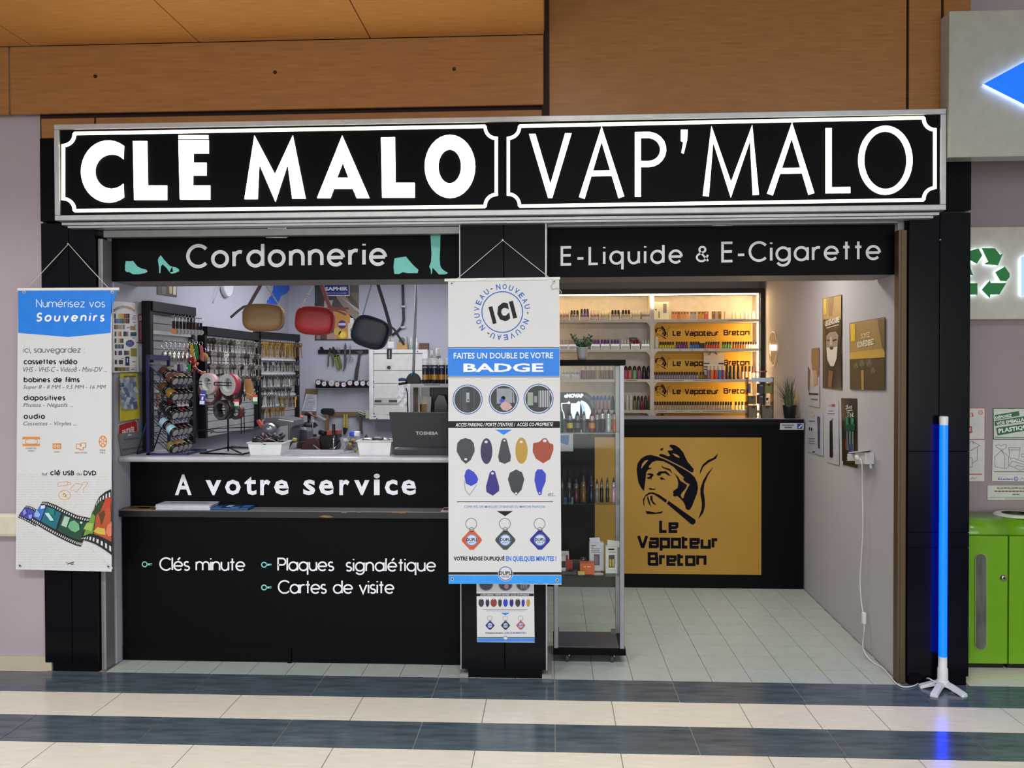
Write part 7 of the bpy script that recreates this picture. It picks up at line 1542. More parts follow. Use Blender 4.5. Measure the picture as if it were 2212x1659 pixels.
p = P(1260, 1212, Yv0+.17); zq = P(1260, 1215, Yv0+.17)[2]; t = T('glass_tank', 'small clear glass tank standing on the brown box in the showcase', 'tank', (p[0], Yv0+.17, zq)); MB().lathe([(0, 0), (.014, 0), (.014, .006)], (p[0], Yv0+.17, zq), (0, 0, 1), STEEL, 12).build('base', t); MB().lathe([(.013, .006), (.015, .015), (.014, .028), (.009, .03)], (p[0], Yv0+.17, zq), (0, 0, 1), glass_mat((.9, .9, .9), 1, .15), 12).build('glass', t)
p = P(1303, 1229, Yv0+.07); MB().lathe([(0, 0), (.011, 0), (.011, .006), (0, .006)], (p[0], Yv0+.1, zC_+.0005), (0, 0, 1), M('#2a2a24', .4), 12).build('black_disc', None, 'small black disc lying before the two white boxes', 'disc')
a, d = P(1281, 1234, Yv0+.06)[0], P(1303, 1234, Yv0+.06)[0]; MB().box(a, d, Yv0+.05, Yv0+.08, zC_+.0005, zC_+.004, M('#c8b8bc', .4)).build('white_strip', None, 'flat white and pink strip lying before the two white boxes', 'strip')
p = P(1218, 1238, Yv0+.05); MB().box(p[0]-.03, p[0]+.07, Yv0+.035, Yv0+.06, zC_+.0005, zC_+.016, M('#3a3d38', .4)).build('dark_case', None, 'flat dark case at the front left of the lower showcase shelf', 'case', bevel=.003)
# ENOVAP display card
Ye = YK-.01+.16; t = T('display_card', 'dark arched countertop display with a glowing white arc behind the showcase', 'display', P(1240, 905, Ye)); c = cvY(Ye)
q = [(1196, 935), (1196, 847), (1260, 847)]+[(1260+26*math.sin(a_), 882-35*math.cos(a_)) for a_ in np.linspace(0, 1.57, 10)]+[(1287, 935)]
pts = [P(x, y, Ye) for x, y in q]
for p in pts: p[2] = max(p[2], zkt+.002)
MB().prism(pts, (0, .03, 0), M('#171c2c', .3)).build('board', t); zmin_y = 906
EW = M('#f4f8ff', .4, emit=1.6); EB = M('#8fb4ee', .4, emit=.9); EL = M('#b8d8fa', .4, emit=1.1)
b = MB(); arc1 = [(1252+25*math.sin(a_), 897-32*math.cos(a_)) for a_ in np.linspace(.15, 1.57, 9)]; arc0 = [(1252+14*math.sin(a_), 897-30*math.cos(a_)) for a_ in np.linspace(.15, 1.57, 9)]
for i in range(8): c.poly(b, [arc1[i], arc1[i+1], arc0[i+1], arc0[i]], EW, 1)
c.poly(b, [(1266, 897), (1277, 897), (1274, 906), (1266, 906)], EW, 1)
arc2 = [(1252+6*math.sin(a_), 897-26*math.cos(a_)) for a_ in np.linspace(.1, 1.57, 9)]
for i in range(8): c.poly(b, [arc0[i], arc0[i+1], arc2[i+1], arc2[i]], EB, 2)
c.poly(b, [(1258, 897), (1266, 897), (1266, 906), (1258, 906)], EB, 2)
c.poly(b, [(1233, 871), (1245, 871), (1245, 906), (1233, 906)], EL, 3); c.poly(b, [(1245, 871), (1250, 866), (1253, 869), (1252, 906), (1245, 906)], M('#d0e6ff', .4, emit=1.1), 3)
c.line(b, [(1230, 871), (1213, 871.5), (1214, 885), (1218, 893), (1219, 906)], 1.4, EW, 3); c.disc(b, 1229, 870, 2.6, 2.6, EW, 4); b.build('glow_print', t)
b = MB(); c.text(b, 'eNOVAP', 1219, 850.5, 1260, 859, EW, .05, 0, 0, 3); c.poly(b, [(1262, 853), (1275, 859), (1273, 863), (1261, 857)], M('#5a5c60', .4), 3); c.poly(b, [(1275, 865), (1279, 864), (1284, 880), (1280, 882)], M('#5a5c60', .4), 3); b.build('lettering', t)
# plant on the showcase
def zz_plant():
    p0 = P(1257, 777, Yv0+.14); p0 = np.array([p0[0], Yv0+.14, ztp1]); s = mpp(1257, 760, Yv0+.14)
    t = T('potted_plant', 'small glossy green plant in a light grey pot on top of the glass showcase', 'plant', p0)
    MB().lathe([(0, .0), (8.5*s, 0), (10*s, 8*s), (12.2*s, 26*s), (12.6*s, 28*s), (11.4*s, 28*s), (10.8*s, 25*s), (0, 25*s)], p0, (0, 0, 1), M('#a3a4a6', .45), 20).build('pot', t)
    MB().lathe([(10.9*s, 25.2*s), (0, 25.6*s)], p0, (0, 0, 1), M('#1c1812', .9), 16).build('soil', t)
    rnd = random.Random(12); G = [M(h, .28, spec=.6, var=.12) for h in ('#23401c', '#2f5222', '#1c3516', '#3b6429')]
    stems = [(-20, 25, -.3), (-12, 14, .2), (-4, 12, -.5), (3, 14, .4), (8, 19, 0), (19, 24, .3), (14, 8, -.3), (22, 14, -.2), (-16, 18, .5), (17, 4, .6)]
    for dx, dy, dep in stems:
        b = MB(); a = p0+np.array([dx*.2*s, dep*.01, 25*s]); e = p0+np.array([dx*s, dep*.04, (27+dy)*s]); m_ = (a+e)/2+np.array([-dx*.06*s, 0, 3*s])
        b.tube([a, m_, e], [.0022, .0018, .001], G[2], 5)
        for k in range(9):
            f = .2+.8*k/8; c0 = a*(1-f)**2+m_*2*f*(1-f)+e*f*f; sd = 1 if k % 2 else -1; u = np.array([sd*.75+dx*.01, rnd.uniform(-.5, .5), .55+rnd.uniform(-.2, .3)]); u /= np.linalg.norm(u); Ln = rnd.uniform(7.5, 10)*s
            v = np.cross(u, (rnd.uniform(-.3, .3), -1, rnd.uniform(-.3, .3))); v /= np.linalg.norm(v); nn = np.cross(u, v)*.12*Ln
            b.add([c0, c0+u*Ln*.45+v*Ln*.26, c0+u*Ln, c0+u*Ln*.45-v*Ln*.26, c0+u*Ln*.5-nn], [(0, 1, 4), (1, 2, 4), (2, 3, 4), (3, 0, 4)], G[rnd.randrange(4)], True)
        b.build('leafy_stem', t)
zz_plant()
# ---- acrylic stand and grass plant on the counter
Ya = YK+.10
ast = T('acrylic_stand', 'clear acrylic display stand on the right end of the vape counter', 'display stand', (P(1641, 905, Ya)[0], Ya+.05, zkt)); AC2 = glass_mat((.95, .95, .95), .9, .06)
def aq(x, y): return P(x, y, Ya)
xa0, xa1, xam = aq(1616, 850)[0], aq(1671, 850)[0], aq(1642, 850)[0]
b = MB()
for x in (xa0, xam, xa1): b.box(x-.0015, x+.0015, Ya, Ya+.10, zkt+.002, aq(1640, 815)[2], AC2)
for y in (873, 850, 826): z = aq(1640, y)[2]; b.box(xa0, xa1, Ya, Ya+.10, z-.0015, z+.0015, AC2)
b.box(xa0, xa1, Ya, Ya+.1, zkt+.002, zkt+.005, AC2); b.build('frame', ast)
a, d = aq(1623, 825), aq(1669, 816); MB().box(a[0], d[0], Ya-.002, Ya+.002, a[2], d[2], M('#9aa4b4', .25)).build('header_strip', ast)
MB().prism([aq(x, y) for x, y in ((1626, 803), (1657, 801), (1657, 804), (1640, 805), (1626, 805))], (0, .05, 0), M('#7a1c20', .4)).build('red_flap', ast)
for i, (x0, x1, y0, y1, h, nm) in enumerate(((1617, 1634, 855, 873, '#4a4636', 'dark olive box on the middle left level of the acrylic stand'), (1618, 1637, 876, 901, '#5a5444', 'left olive box at the foot of the acrylic stand'), (1647, 1668, 876, 901, '#545244', 'right olive box at the foot of the acrylic stand'), (1653, 1669, 828, 849, '#6a6838', 'green olive box on the upper right level of the acrylic stand'), (1639, 1650, 829, 849, '#26262e', 'black box on the upper middle level of the acrylic stand'), (1639, 1650, 853, 872, '#2a2a30', 'black box on the middle level of the acrylic stand'), (1616.5, 1623, 829, 849, '#3a4a86', 'small blue box on the upper left level of the acrylic stand'))):
    a, d = aq(x0, y1), aq(x1, y0); zb3 = [z for z in [zkt+.005]+[aq(1640, yy)[2]+.0015 for yy in (873, 850, 826)] if z <= a[2]+.006][-1]
    t = T('carton', nm, 'box', ((a[0]+d[0])/2, Ya+.04, zb3)); MB().box(a[0]+.002, d[0]-.002, Ya+.012, Ya+.07, zb3+.0003, d[2], M(h, .4)).build('carton', t, bevel=.001)
    c = cvY(Ya+.012); b = MB(); c.poly(b, [(x0+5, y0+2), (x1-5, y0+2), (x1-7, y0+6), (x0+7, y0+6)] if x1-x0 > 14 else [(x0+2.5, y0+3), (x1-2.5, y0+3), (x1-2.5, y0+5), (x0+2.5, y0+5)], M('#1c1a14' if i < 4 else '#8a8a90', .4)); b.build('print', t)
p = aq(1660.5, 872); t = T('dropper_bottle', 'small clear dropper bottle with black cap on the acrylic stand', 'bottle', (p[0], Ya+.04, p[2])); MB().lathe([(0, .002), (.012, .002), (.012, .018), (.004, .024)], (p[0], Ya+.04, p[2]), (0, 0, 1), glass_mat((.9, .9, .88), .8, .1), 12).build('glass', t); MB().lathe([(.007, .024), (.008, .036), (.0085, .042), (0, .042)], (p[0], Ya+.04, p[2]), (0, 0, 1), MBK, 10).build('cap', t)
def grass():
    p = PZ(1705.5, 903, zkt); p = np.array([p[0], YK+.12, zkt]); p[0] = P(1705.5, 890, YK+.12)[0]; s = mpp(1705, 850, YK+.12)
    t = T('potted_plant', 'spiky grass plant in a black pot at the right end of the vape counter', 'plant', p)
    MB().lathe([(0, 0), (11.5*s, 0), (14.5*s, 26*s), (15.5*s, 29*s), (14*s, 29*s), (13.6*s, 26*s), (0, 26*s)], p, (0, 0, 1), M('#111113', .4), 18).build('pot', t)
    rnd = random.Random(21); b = MB(); G = [M(h, .5, var=.1) for h in ('#3c4a30', '#4a5638', '#2c3824', '#59643f')]
    for k in range(120):
        an = rnd.uniform(-1.35, 1.35)+rnd.gauss(0, .2); ln = rnd.uniform(35, 78)*s*(1 if abs(an) < .7 else .8); yaw = rnd.uniform(-.6, .6); st = p+np.array([rnd.uniform(-8, 8)*s, rnd.uniform(-7, 7)*s, 26*s]); w_ = rnd.uniform(.9, 1.5)*s
        bend = an*rnd.uniform(.5, 1.3); pts = []; q = st.copy(); a_ = an*.35
        for j in range(7):
            pts.append(q.copy()); q = q+np.array([math.sin(a_)*math.cos(yaw), -math.sin(a_)*math.sin(yaw)*.6+.02*rnd.uniform(-1, 1), math.cos(a_)])*ln/6; a_ += bend/6*(1+j*.12)
        if max(q_[0] for q_ in pts) > rwx(YK)-.02: continue
        for j in range(6):
            w0, w1 = w_*(1-j/6.2), w_*(1-(j+1)/6.2); b.add([pts[j]+(-w0, 0, 0), pts[j]+(w0, .001, 0), pts[j+1]+(w1, .001, 0), pts[j+1]+(-w1, 0, 0)], [(0, 1, 2, 3)], G[k % 4], True)
    b.build('grass_blades', t, kind='stuff')
grass()
t = T('round_cushion', 'round beige wicker object leaning on the wall behind the grass plant', 'basket', P(1733, 900, YK+.2)*np.array([1, 1, 0])+np.array([0, 0, zkt])); q = P(1731, 880, YK+.2)
MB().ball((q[0], YK+.28, zkt+.105), .105, M('#b39a78', .8, bump=.6, scale=60), 16, 10, (.42, 1, 1)).build('woven_ball', t)
# ---- right wall fittings
ra, rb_ = (RWa[0]-.001, RWa[1]), (RWb[0]-.001, RWb[1])
def wq(x, y, o=0): return PV(x, y, ra, rb_, o)
def rposter(label, quad, mat, draw, curl=.006):
    pts = [wq(x, y, curl*(1 if i in (0, 2) else .4)) for i, (x, y) in enumerate(quad)]; t = T('poster', label, 'poster', pts[3]); sh = MB().prism(pts, (.0012, 0, 0), mat).build('sheet', t)
    c = cvV(ra, rb_, curl, .0008); b = MB(); draw(c, b); b.build('print', sh); return t
pm = lambda h, r=.35: M(h, r)
def p1(c, b):
    c.poly(b, [(1778, 646), (1817, 638), (1817, 690), (1778, 690)], pm('#a88a5a'), 1); c.poly(b, [(1779, 646), (1785, 645), (1785, 679), (1779, 680)], pm('#d8b43c'), 2); c.poly(b, [(1788, 645), (1800, 642), (1796, 682), (1790, 682)], pm('#8a6a44'), 2)
    c.poly(b, [(1778, 700), (1790, 716), (1808, 712), (1817, 690), (1817, 720), (1814, 760), (1817, 770), (1817, 838), (1778, 835), (1778, 770), (1781, 750)], pm('#1e1812'), 2)
    c.poly(b, [(1785, 726), (1792, 718), (1805, 716), (1811, 724), (1809, 745), (1806, 775), (1800, 790), (1793, 789), (1787, 775), (1785, 748)], pm('#8c7f70'), 3)
    c.poly(b, [(1785, 750), (1795, 752), (1803, 750), (1809, 748), (1807, 775), (1801, 791), (1794, 791), (1787, 777)], pm('#c9c4bb'), 4); c.disc(b, 1796, 752, 4, 3.5, pm('#3a3330'), 5); c.poly(b, [(1793, 728), (1797, 728), (1798, 746), (1792, 746)], pm('#b0a494'), 4); c.poly(b, [(1786, 733), (1792, 734), (1792, 737), (1786, 736)], pm('#241e1a'), 5); c.poly(b, [(1799, 734), (1807, 732), (1807, 735), (1799, 737)], pm('#241e1a'), 5)
    c.poly(b, [(1790, 800), (1800, 802), (1796, 836), (1788, 835)], pm('#6a4f24'), 4)
    c.text(b, 'LEGENDAIRE', 0, 0, 0, 0, pm('#e4ddd0'), .03, quad=[(1782, 694), (1813, 683), (1813, 696), (1783, 705)], l=6); c.line(b, [(1785, 709), (1812, 701)], 1.2, pm('#e4ddd0'), 6)
rposter('tall dark gold poster of a white bearded figure in a hood on the right wall', [(1777, 645), (1818, 636), (1818, 842), (1777, 838)], pm('#4a3a24'), p1)
def p2_(c, b):
    c.poly(b, [(1836, 699), (1911, 686), (1911, 770), (1836, 772)], pm('#9a7f4a'), 1); c.poly(b, [(1836, 762), (1911, 752), (1911, 775), (1836, 778)], pm('#c09a44'), 2); c.poly(b, [(1836, 776), (1911, 772), (1911, 843), (1837, 841)], pm('#40351f'), 2)
    c.poly(b, [(1837, 700), (1847, 699), (1847, 737), (1838, 738)], pm('#d8b02c'), 3); c.poly(b, [(1895, 690), (1911, 687), (1911, 760), (1905, 750)], pm('#5e4c30'), 3)
    for x, y, r in ((1849, 790, 6), (1862, 784, 7), (1877, 783, 8), (1886, 800, 6)): c.disc(b, x, y, r, r*1.2, pm('#5a4c38'), 3); c.line(b, [(x-4, y+6), (x, y-4), (x+4, y+5)], 1, pm('#8f8674'), 4)
    c.poly(b, [(1860, 800), (1866, 800), (1866, 842), (1861, 842)], pm('#a88434'), 4)
    c.text(b, 'SOYEZ', 0, 0, 0, 0, pm('#dccfae'), .02, quad=[(1860, 721), (1879, 716), (1879, 728), (1860, 732)], l=5); c.text(b, 'KONFEDEREZ', 0, 0, 0, 0, pm('#e8dcc0'), .03, quad=[(1852, 739), (1888, 731), (1888, 744), (1852, 752)], l=5)
rposter('wide gold and brown poster of figures in mist on the right wall', [(1835, 698), (1911, 685), (1911, 843), (1836, 841)], pm('#4a3c22'), p2_)
def p3_(c, b):
    c.poly(b, [(1753, 753), (1769, 751), (1769, 810), (1762, 820), (1755, 800), (1752, 780)], pm('#8a6a4c'), 1); c.poly(b, [(1745, 790), (1750, 800), (1748, 850), (1745, 840)], pm('#5a4438'), 1); c.poly(b, [(1756, 800), (1764, 800), (1766, 830), (1758, 835)], pm('#b89078'), 2); c.poly(b, [(1747, 849), (1767, 850), (1767, 853), (1747, 852)], INK, 3); c.poly(b, [(1751, 861), (1766, 862), (1766, 864), (1751, 863)], INKL, 3)
rposter('narrow white poster with long brown hair on the right wall behind the grass plant', [(1745, 755), (1770, 750), (1770, 880), (1746, 876)], pm('#b8b4ba'), p3_)
def p4_(c, b):
    c.poly(b, [(1765, 899), (1771, 901), (1771, 969), (1767, 968)], pm('#3c4258'), 1); c.disc(b, 1748.5, 926, 1.3, 4, INK, 1, 10); c.disc(b, 1753, 927, 1.3, 4, INK, 1, 10); c.rect(b, 1748, 909, 1760, 910.5, INK, 1)
    for y in (947, 952, 957): c.rect(b, 1747, y, 1760, y+1, INKL, 1)
    c.rect(b, 1755, 975, 1760, 977, INK, 1); c.disc(b, 1754, 896, 5, 5, pm('#c8a898'), 1)
rposter('white poster with a slim dark vaporiser, lowest left on the right wall', [(1744, 887), (1778, 893), (1778, 985), (1744, 976)], pm('#b4b6c2'), p4_)
def p5_(c, b):
    c.poly(b, [(1792, 910), (1796, 907), (1798, 909), (1799, 986), (1796, 989), (1792, 987)], pm('#16161c'), 2); c.line(b, [(1796, 909), (1799, 904)], 1, INK, 2); c.rect(b, 1797, 873, 1803, 878, pm('#b04038'), 1); c.rect(b, 1789, 873, 1796, 877, pm('#c8a0a0'), 1); c.rect(b, 1789, 887, 1800, 888, INKL, 1); c.rect(b, 1787, 893, 1803, 894, INKL, 1)
rposter('white poster with one black stick device, middle of the lower row on the right wall', [(1783, 862), (1811, 865), (1812, 1005), (1785, 998)], pm('#bcbcc4'), p5_)
def p6_(c, b):
    for L, h in (([(1826, 902), (1832, 898), (1834, 925), (1827, 920)], '#14804a'), ([(1838, 900), (1845, 905), (1843, 920), (1838, 925)], '#1a8a52'), ([(1824, 918), (1847, 916), (1846, 930), (1826, 932)], '#0e4a30'), ([(1828, 930), (1832, 930), (1832, 972), (1828, 972)], '#5a6a70'), ([(1834, 925), (1838, 925), (1838, 974), (1834, 974)], '#6a7480'), ([(1840, 932), (1844, 932), (1844, 975), (1840, 975)], '#5a7a70'), ([(1826, 950), (1829, 950), (1829, 970), (1826, 970)], '#8a2a2a'), ([(1832, 960), (1842, 960), (1842, 975), (1832, 975)], '#3a4a8a')): c.poly(b, L, pm(h), 2)
    [c.line(b, L, 1.3, pm('#c8ccc8'), 3+.2*i) for i, L in enumerate(([(1827, 878), (1831, 875), (1829, 884), (1826, 883)], [(1832, 878), (1832, 882), (1835, 882), (1835, 877)], [(1840, 876), (1837, 879), (1840, 881), (1837, 884)], [(1829, 887), (1842, 886)], [(1829, 891), (1835, 890)], [(1832, 891), (1832, 901)], [(1836, 892), (1836, 901), (1839, 897), (1836, 892)], [(1841, 890), (1841, 901)], [(1844, 892), (1841, 896), (1844, 901)]))]; c.rect(b, 1829, 988, 1839, 990, pm('#a8a8a4'), 2); c.rect(b, 1827, 994, 1846, 995, pm('#8a8a86'), 2)
    c.rect(b, 1818, 996, 1821, 1003, pm('#c8c8c8'), 4) 
rposter('black poster with green and glass bottles, right of the lower row on the right wall', [(1817, 860), (1851, 861), (1851, 1011), (1819, 1003)], pm('#171410'), p6_)
# oval patch of reflected light, built as rim, clear sheet and glowing band
t = T('wall_glare', 'oval clear wall light with a bright middle band on the right wall', 'wall light', wq(1670, 790)); b = MB()
MB().tube([wq(1670+8.5*math.cos(a_), 753+37*math.sin(a_), .006) for a_ in np.linspace(0, 6.283, 29)[:-1]], .0035, M('#d8c8a8', .2, .3), 5, closed=True).build('glare_rim', t)
MB().prism([wq(1670+7.5*math.cos(a_), 753+35*math.sin(a_), .004) for a_ in np.linspace(0, 6.283, 25)[:-1]], (-.003, 0, 0), glass_mat((.98, .95, .9), .05)).build('lens', t)  # clear sheet inside the modelled light patch, no lamp behind it
MB().prism([wq(x, y, .01) for x, y in ((1663, 745), (1677.5, 745), (1677.5, 757), (1663, 757))], (-.004, 0, 0), M('#ffe9bf', .4, emit=1.3)).build('glare_band', t)
# socket with plug and cable
t = T('power_socket', 'white wall socket box with an open flap and a plug on the right wall', 'socket', wq(1870, 1010)); SW_ = M('#c8c8cb', .4)
def sbox(x0, x1, y0, y1, o, mat, nm, bev=.003): MB().prism([wq(x, y, .0) for x, y in ((x0, y0), (x1, y0), (x1, y1), (x0, y1))], (-o, 0, 0), mat).build(nm, t, bevel=bev)
sbox(1866, 1889, 977, 1003, .05, SW_, 'box'); sbox(1843, 1867, 980, 996, .035, SW_, 'socket_body'); 
MB().prism([wq(1833, 979, .075), wq(1877, 974, .055), wq(1877, 974, .0), wq(1843, 979, .0)], (0, 0, .006), M('#d0d0d2', .4)).build('flap', t)
MB().lathe([(0, .0), (.017, .0), (.019, .02), (.012, .035), (0, .038)], wq(1857, 987, .035), (-.7, -.7, 0), WHITE, 14).build('plug', t)
MB().tube([wq(1880, 1003, .02), wq(1882, 1012, .02)], .008, SW_, 8).build('cable_gland', t)
cb = T('power_cable', 'white power cable running from the wall socket down to the tube light', 'cable', wq(1862, 1200)); CW = M('#d8d8da', .5)
pth = [wq(1857, 990, .06), wq(1862, 1002, .055)]+[wq(x, y, .03) for x, y in ((1863, 1060), (1864, 1140), (1861, 1200), (1858, 1260), (1862, 1310), (1866, 1325))]
pth2 = [wq(1866, 1345, .03), wq(1867, 1360, .03), wq(1864, 1390, .03), wq(1868, 1410, .06)]+[PZ(x, y, .005) for x, y in ((1885, 1430), (1905, 1442), (1920, 1458), (1938, 1478), (1955, 1484), (1975, 1481), (1990, 1472), (1998, 1470))]
def smooth(pts, n=4):
    pts = [np.array(p) for p in pts]; out = []
    for i in range(len(pts)-1):
        p0, p1, p2, p3 = pts[max(i-1, 0)], pts[i], pts[i+1], pts[min(i+2, len(pts)-1)]
        for k in range(n):
            u = k/n; out.append(.5*((2*p1)+(-p0+p2)*u+(2*p0-5*p1+4*p2-p3)*u*u+(-p0+3*p1-3*p2+p3)*u**3))
    return out+[pts[-1]]
pth2 += [P(2005, 1465, -.02), P(2022, 1475, -.06)]
MB().tube(smooth(pth), .0035, CW, 6).build('lead', cb); MB().tube(smooth(pth2), .0035, CW, 6).build('lead', cb)
q = wq(1866, 1323, .03); r = wq(1866, 1347, .03); MB().obox(r-np.array([.009, .014, 0]), (.018, 0, 0), (0, .028, 0), (0, 0, q[2]-r[2]), WHITE).build('inline_switch', cb, bevel=.003)

# ================================================================== HALL ON THE RIGHT
# tube light
lt = PZ(2036, 1487, 0); lt = np.array([lt[0], lt[1], 0]); tl = T('tube_light', 'slim floor lamp with a glowing blue tube on a white four footed base', 'lamp', lt)
Yl = lt[1]; zz = lambda y: P(2036, y, Yl)[2]; rT = mpp(2036, 1200, Yl)*8.6
xt = lambda y: P(2036-(y-1450)*-.000, y, Yl)[0]
BT = bpy.data.materials.new('blue_tube'); BT.use_nodes = True; nt = BT.node_tree; bs_ = nt.nodes['Principled BSDF']; bs_.inputs['Base Color'].default_value = (.0, .03, .5, 1); bs_.inputs['Emission Color'].default_value = (0, .022, 1, 1)
bs_.inputs['Emission Strength'].default_value = 8.5; bs_.inputs['Roughness'].default_value = .3
WP = M('#dcdde2', .4)
MB().lathe([(rT, zz(1420)), (rT, zz(917))], (lt[0], Yl, 0), (0, 0, 1), BT, 20).build('glowing_tube', tl)
MB().lathe([(rT*1.05, zz(918)), (rT*1.1, zz(902)), (rT, zz(899)), (0, zz(899))], (lt[0], Yl, 0), (0, 0, 1), WP, 18).build('top_cap', tl)
MB().lathe([(rT*1.3, .035), (rT*1.25, zz(1443)), (rT*1.08, zz(1442)), (rT*1.06, zz(1418))], (lt[0], Yl, 0), (0, 0, 1), WP, 18).build('neck', tl)
MB().lathe([(0, .02), (rT*1.6, .02), (rT*1.7, .026), (rT*1.65, .036), (rT*1.3, .044), (rT*1.2, .046)], (lt[0], Yl, 0), (0, 0, 1), WP, 18).build('hub', tl)
for fx2, fy2 in ((1986, 1483), (2086, 1504), (2016, 1504), (2062, 1484)):
    e = PZ(fx2, fy2, .004); d = e-lt; d[2] = 0; L = np.linalg.norm(d); d /= L; n_ = np.array([-d[1], d[0], 0]); b = MB(); vs = []
    for f, hw, z0, z1 in ((0, .016, .018, .040), (.35, .016, .016, .036), (.75, .017, .006, .022), (.95, .019, .0, .014), (1.0, .015, .0, .010)):
        p = lt+d*L*f; vs += [p+n_*hw+(0, 0, z0), p-n_*hw+(0, 0, z0), p-n_*hw*.8+(0, 0, z1), p+n_*hw*.8+(0, 0, z1)]
    fs = [(i*4+k, i*4+(k+1) % 4, i*4+4+(k+1) % 4, i*4+4+k) for i in range(4) for k in range(4)]+[(0, 1, 2, 3), (16, 17, 18, 19)]
    b.add(vs, fs, WP); b.build('foot', tl)
# lit arrow lightbox
Yw = -.12; ab = T('arrow_lightbox', 'white wall lightbox with a glowing blue arrow pointing left at the top right', 'sign', P(2140, 340, Yw)); WPN = M('#acab9e', .4, coat=.2)
a = P(2042, 340, Yw); d = P(2042, 24, Yw)
MB().box(sx1+.002, a[0]+1.7, Yw, -.022, a[2], d[2], WPN).build('box', ab, bevel=.004)
SG = lambda h, e: M(h, .4, emit=e)
def halo(parent, L, Y, face, glow, lift=.03, th=.02):
    pts = [P(x, y, Y-lift) for x, y in L]
    MB().prism(pts, (0, th*.55, 0), face).build('raised_symbol', parent)
    cx2 = sum(p[0] for p in pts)/len(pts); cz2 = sum(p[2] for p in pts)/len(pts)
    q = [np.array([cx2+(p[0]-cx2)*.985, p[1]+th*.56, cz2+(p[2]-cz2)*.985]) for p in pts]
    MB().prism(q, (0, lift-th*.56-.002, 0), glow).build('halo_light', parent)
halo(ab, [(2127, 180), (2230, 124), (2230, 158), (2420, 158), (2420, 204), (2230, 204), (2230, 232)], Yw, M('#0a5fe0', .4, emit=.75), M('#a8c4ff', .4, emit=5))
# recycling lightbox
Yr = .50; rbx = T('recycling_lightbox', 'white wall lightbox with glowing green recycling arrows right of the pillar', 'sign', P(2155, 690, Yr))
a = P(2080, 690, Yr); d = P(2080, 491, Yr); MB().box(a[0]-.3, a[0]+1.7, Yr, .558, a[2], d[2], M('#c2bfb2', .45)).build('box', rbx, bevel=.003)
r6_ = lambda L: [(1930+x/3.606, 460+y/3.606) for x, y in L]
GF = M('#0f6a2c', .4, emit=.25); GW = M('#dbeeff', .4, emit=3)
for L in ([(690, 275), (790, 275), (830, 325), (852, 318), (815, 408), (705, 398), (740, 378)], [(640, 282), (665, 278), (692, 330), (650, 395), (560, 345), (595, 295)], [(795, 460), (868, 418), (905, 470), (905, 500), (880, 530), (835, 530)], [(880, 545), (825, 635), (755, 635), (752, 662), (690, 597), (752, 525), (757, 545)], [(655, 547), (655, 637), (520, 637), (470, 547)], [(622, 488), (560, 470), (500, 535), (470, 505), (545, 400), (540, 380), (600, 430)]): halo(rbx, r6_(L), Yr, GF, GW, .022, .012)
halo(rbx, [(2207, 555), (2240, 545), (2240, 630), (2207, 640)], Yr, M('#9cc0f0', .4, emit=.6), GW, .022, .012)
# posters over the bins
Yq = .555
def hposter(label, quad, mat, draw):
    t = T('poster', label, 'poster', P(*quad[3], Yq)); sh = MB().prism([P(x, y, Yq) for x, y in quad], (0, .003, 0), mat).build('sheet', t); c = cvY(Yq); b = MB(); draw(c, b); b.build('print', sh)
PPR = M('#cfcfca', .4); RDP = M('#c03a3c', .4); GNP = M('#1f6a34', .4)
hp = lambda u, v: (2080+u/5.18, 860+v/5.18)
def d1(c, b):
    c.line(b, [hp(-120, 112), hp(248, 112), hp(244, 458), hp(-120, 460)], 1.2, RDP); (x, y) = hp(196, 160); c.ring(b, x, y, 4.4, 4.4, 1.2, RDP); c.line(b, [(x+1.5, y-2), (x-1, y), (x+1.5, y+2)], 1, RDP)
    c.poly(b, [hp(0, 180), hp(110, 162), hp(118, 205), hp(0, 225)], RDP, 2); c.text(b, 'S', *hp(78, 172), *hp(100, 205), WT, .03, l=3); c.poly(b, [hp(0, 330), hp(98, 312), hp(108, 388), hp(0, 405)], RDP, 2); c.text(b, 'K', *hp(74, 330), *hp(90, 372), WT, .04, l=3)
hposter('white poster with a red frame half hidden by the right pillar', [hp(-120, 108), hp(250, 108), hp(246, 460), hp(-120, 462)], PPR, d1)
def d2(c, b):
    for L in ([(-20, 560), (60, 600), (190, 530), (95, 478), (60, 520), (60, 600)], [(120, 510), (105, 480)], [(165, 545), (162, 690), (105, 730)], [(40, 660), (105, 670), (105, 770), (40, 785)]): c.line(b, [hp(*q) for q in L], .8, INKL)
    c.rect(b, *hp(70, 846), *hp(215, 857), RDP); c.line(b, [hp(90, 905), hp(110, 885), hp(120, 905), hp(160, 888)], .9, M('#b05a5a', .4))
hposter('white drawing of cartons half hidden by the right pillar', [hp(-120, 466), hp(245, 466), hp(238, 930), hp(-120, 930)], PPR, d2)
def d3(c, b):
    c.line(b, [hp(900, 115), hp(340, 115), hp(345, 458), hp(900, 458)], 1.6, GNP)
    for q, tq, s in (([(355, 190), (625, 145), (635, 195), (362, 245)], [(362, 200), (545, 168), (548, 205), (366, 238)], 'DÉPOSEZ'), ([(352, 258), (760, 190), (765, 250), (360, 312)], [(372, 268), (760, 205), (765, 246), (378, 305)], 'VOS EMBALLAGES'), ([(372, 332), (800, 270), (805, 345), (388, 418)], [(395, 345), (790, 285), (795, 338), (402, 402)], 'PLASTIQUES')):
        c.poly(b, [hp(*k) for k in q], GNP, 2); c.text(b, s, 0, 0, 0, 0, WT, .03, quad=[hp(*k) for k in tq], l=3)
    c.rect(b, *hp(362, 434), *hp(700, 442), GNP, 2)
hposter('poster with green tilted banners about plastic packaging over the green bins', [hp(335, 110), hp(900, 110), hp(900, 460), hp(345, 460)], PPR, d3)
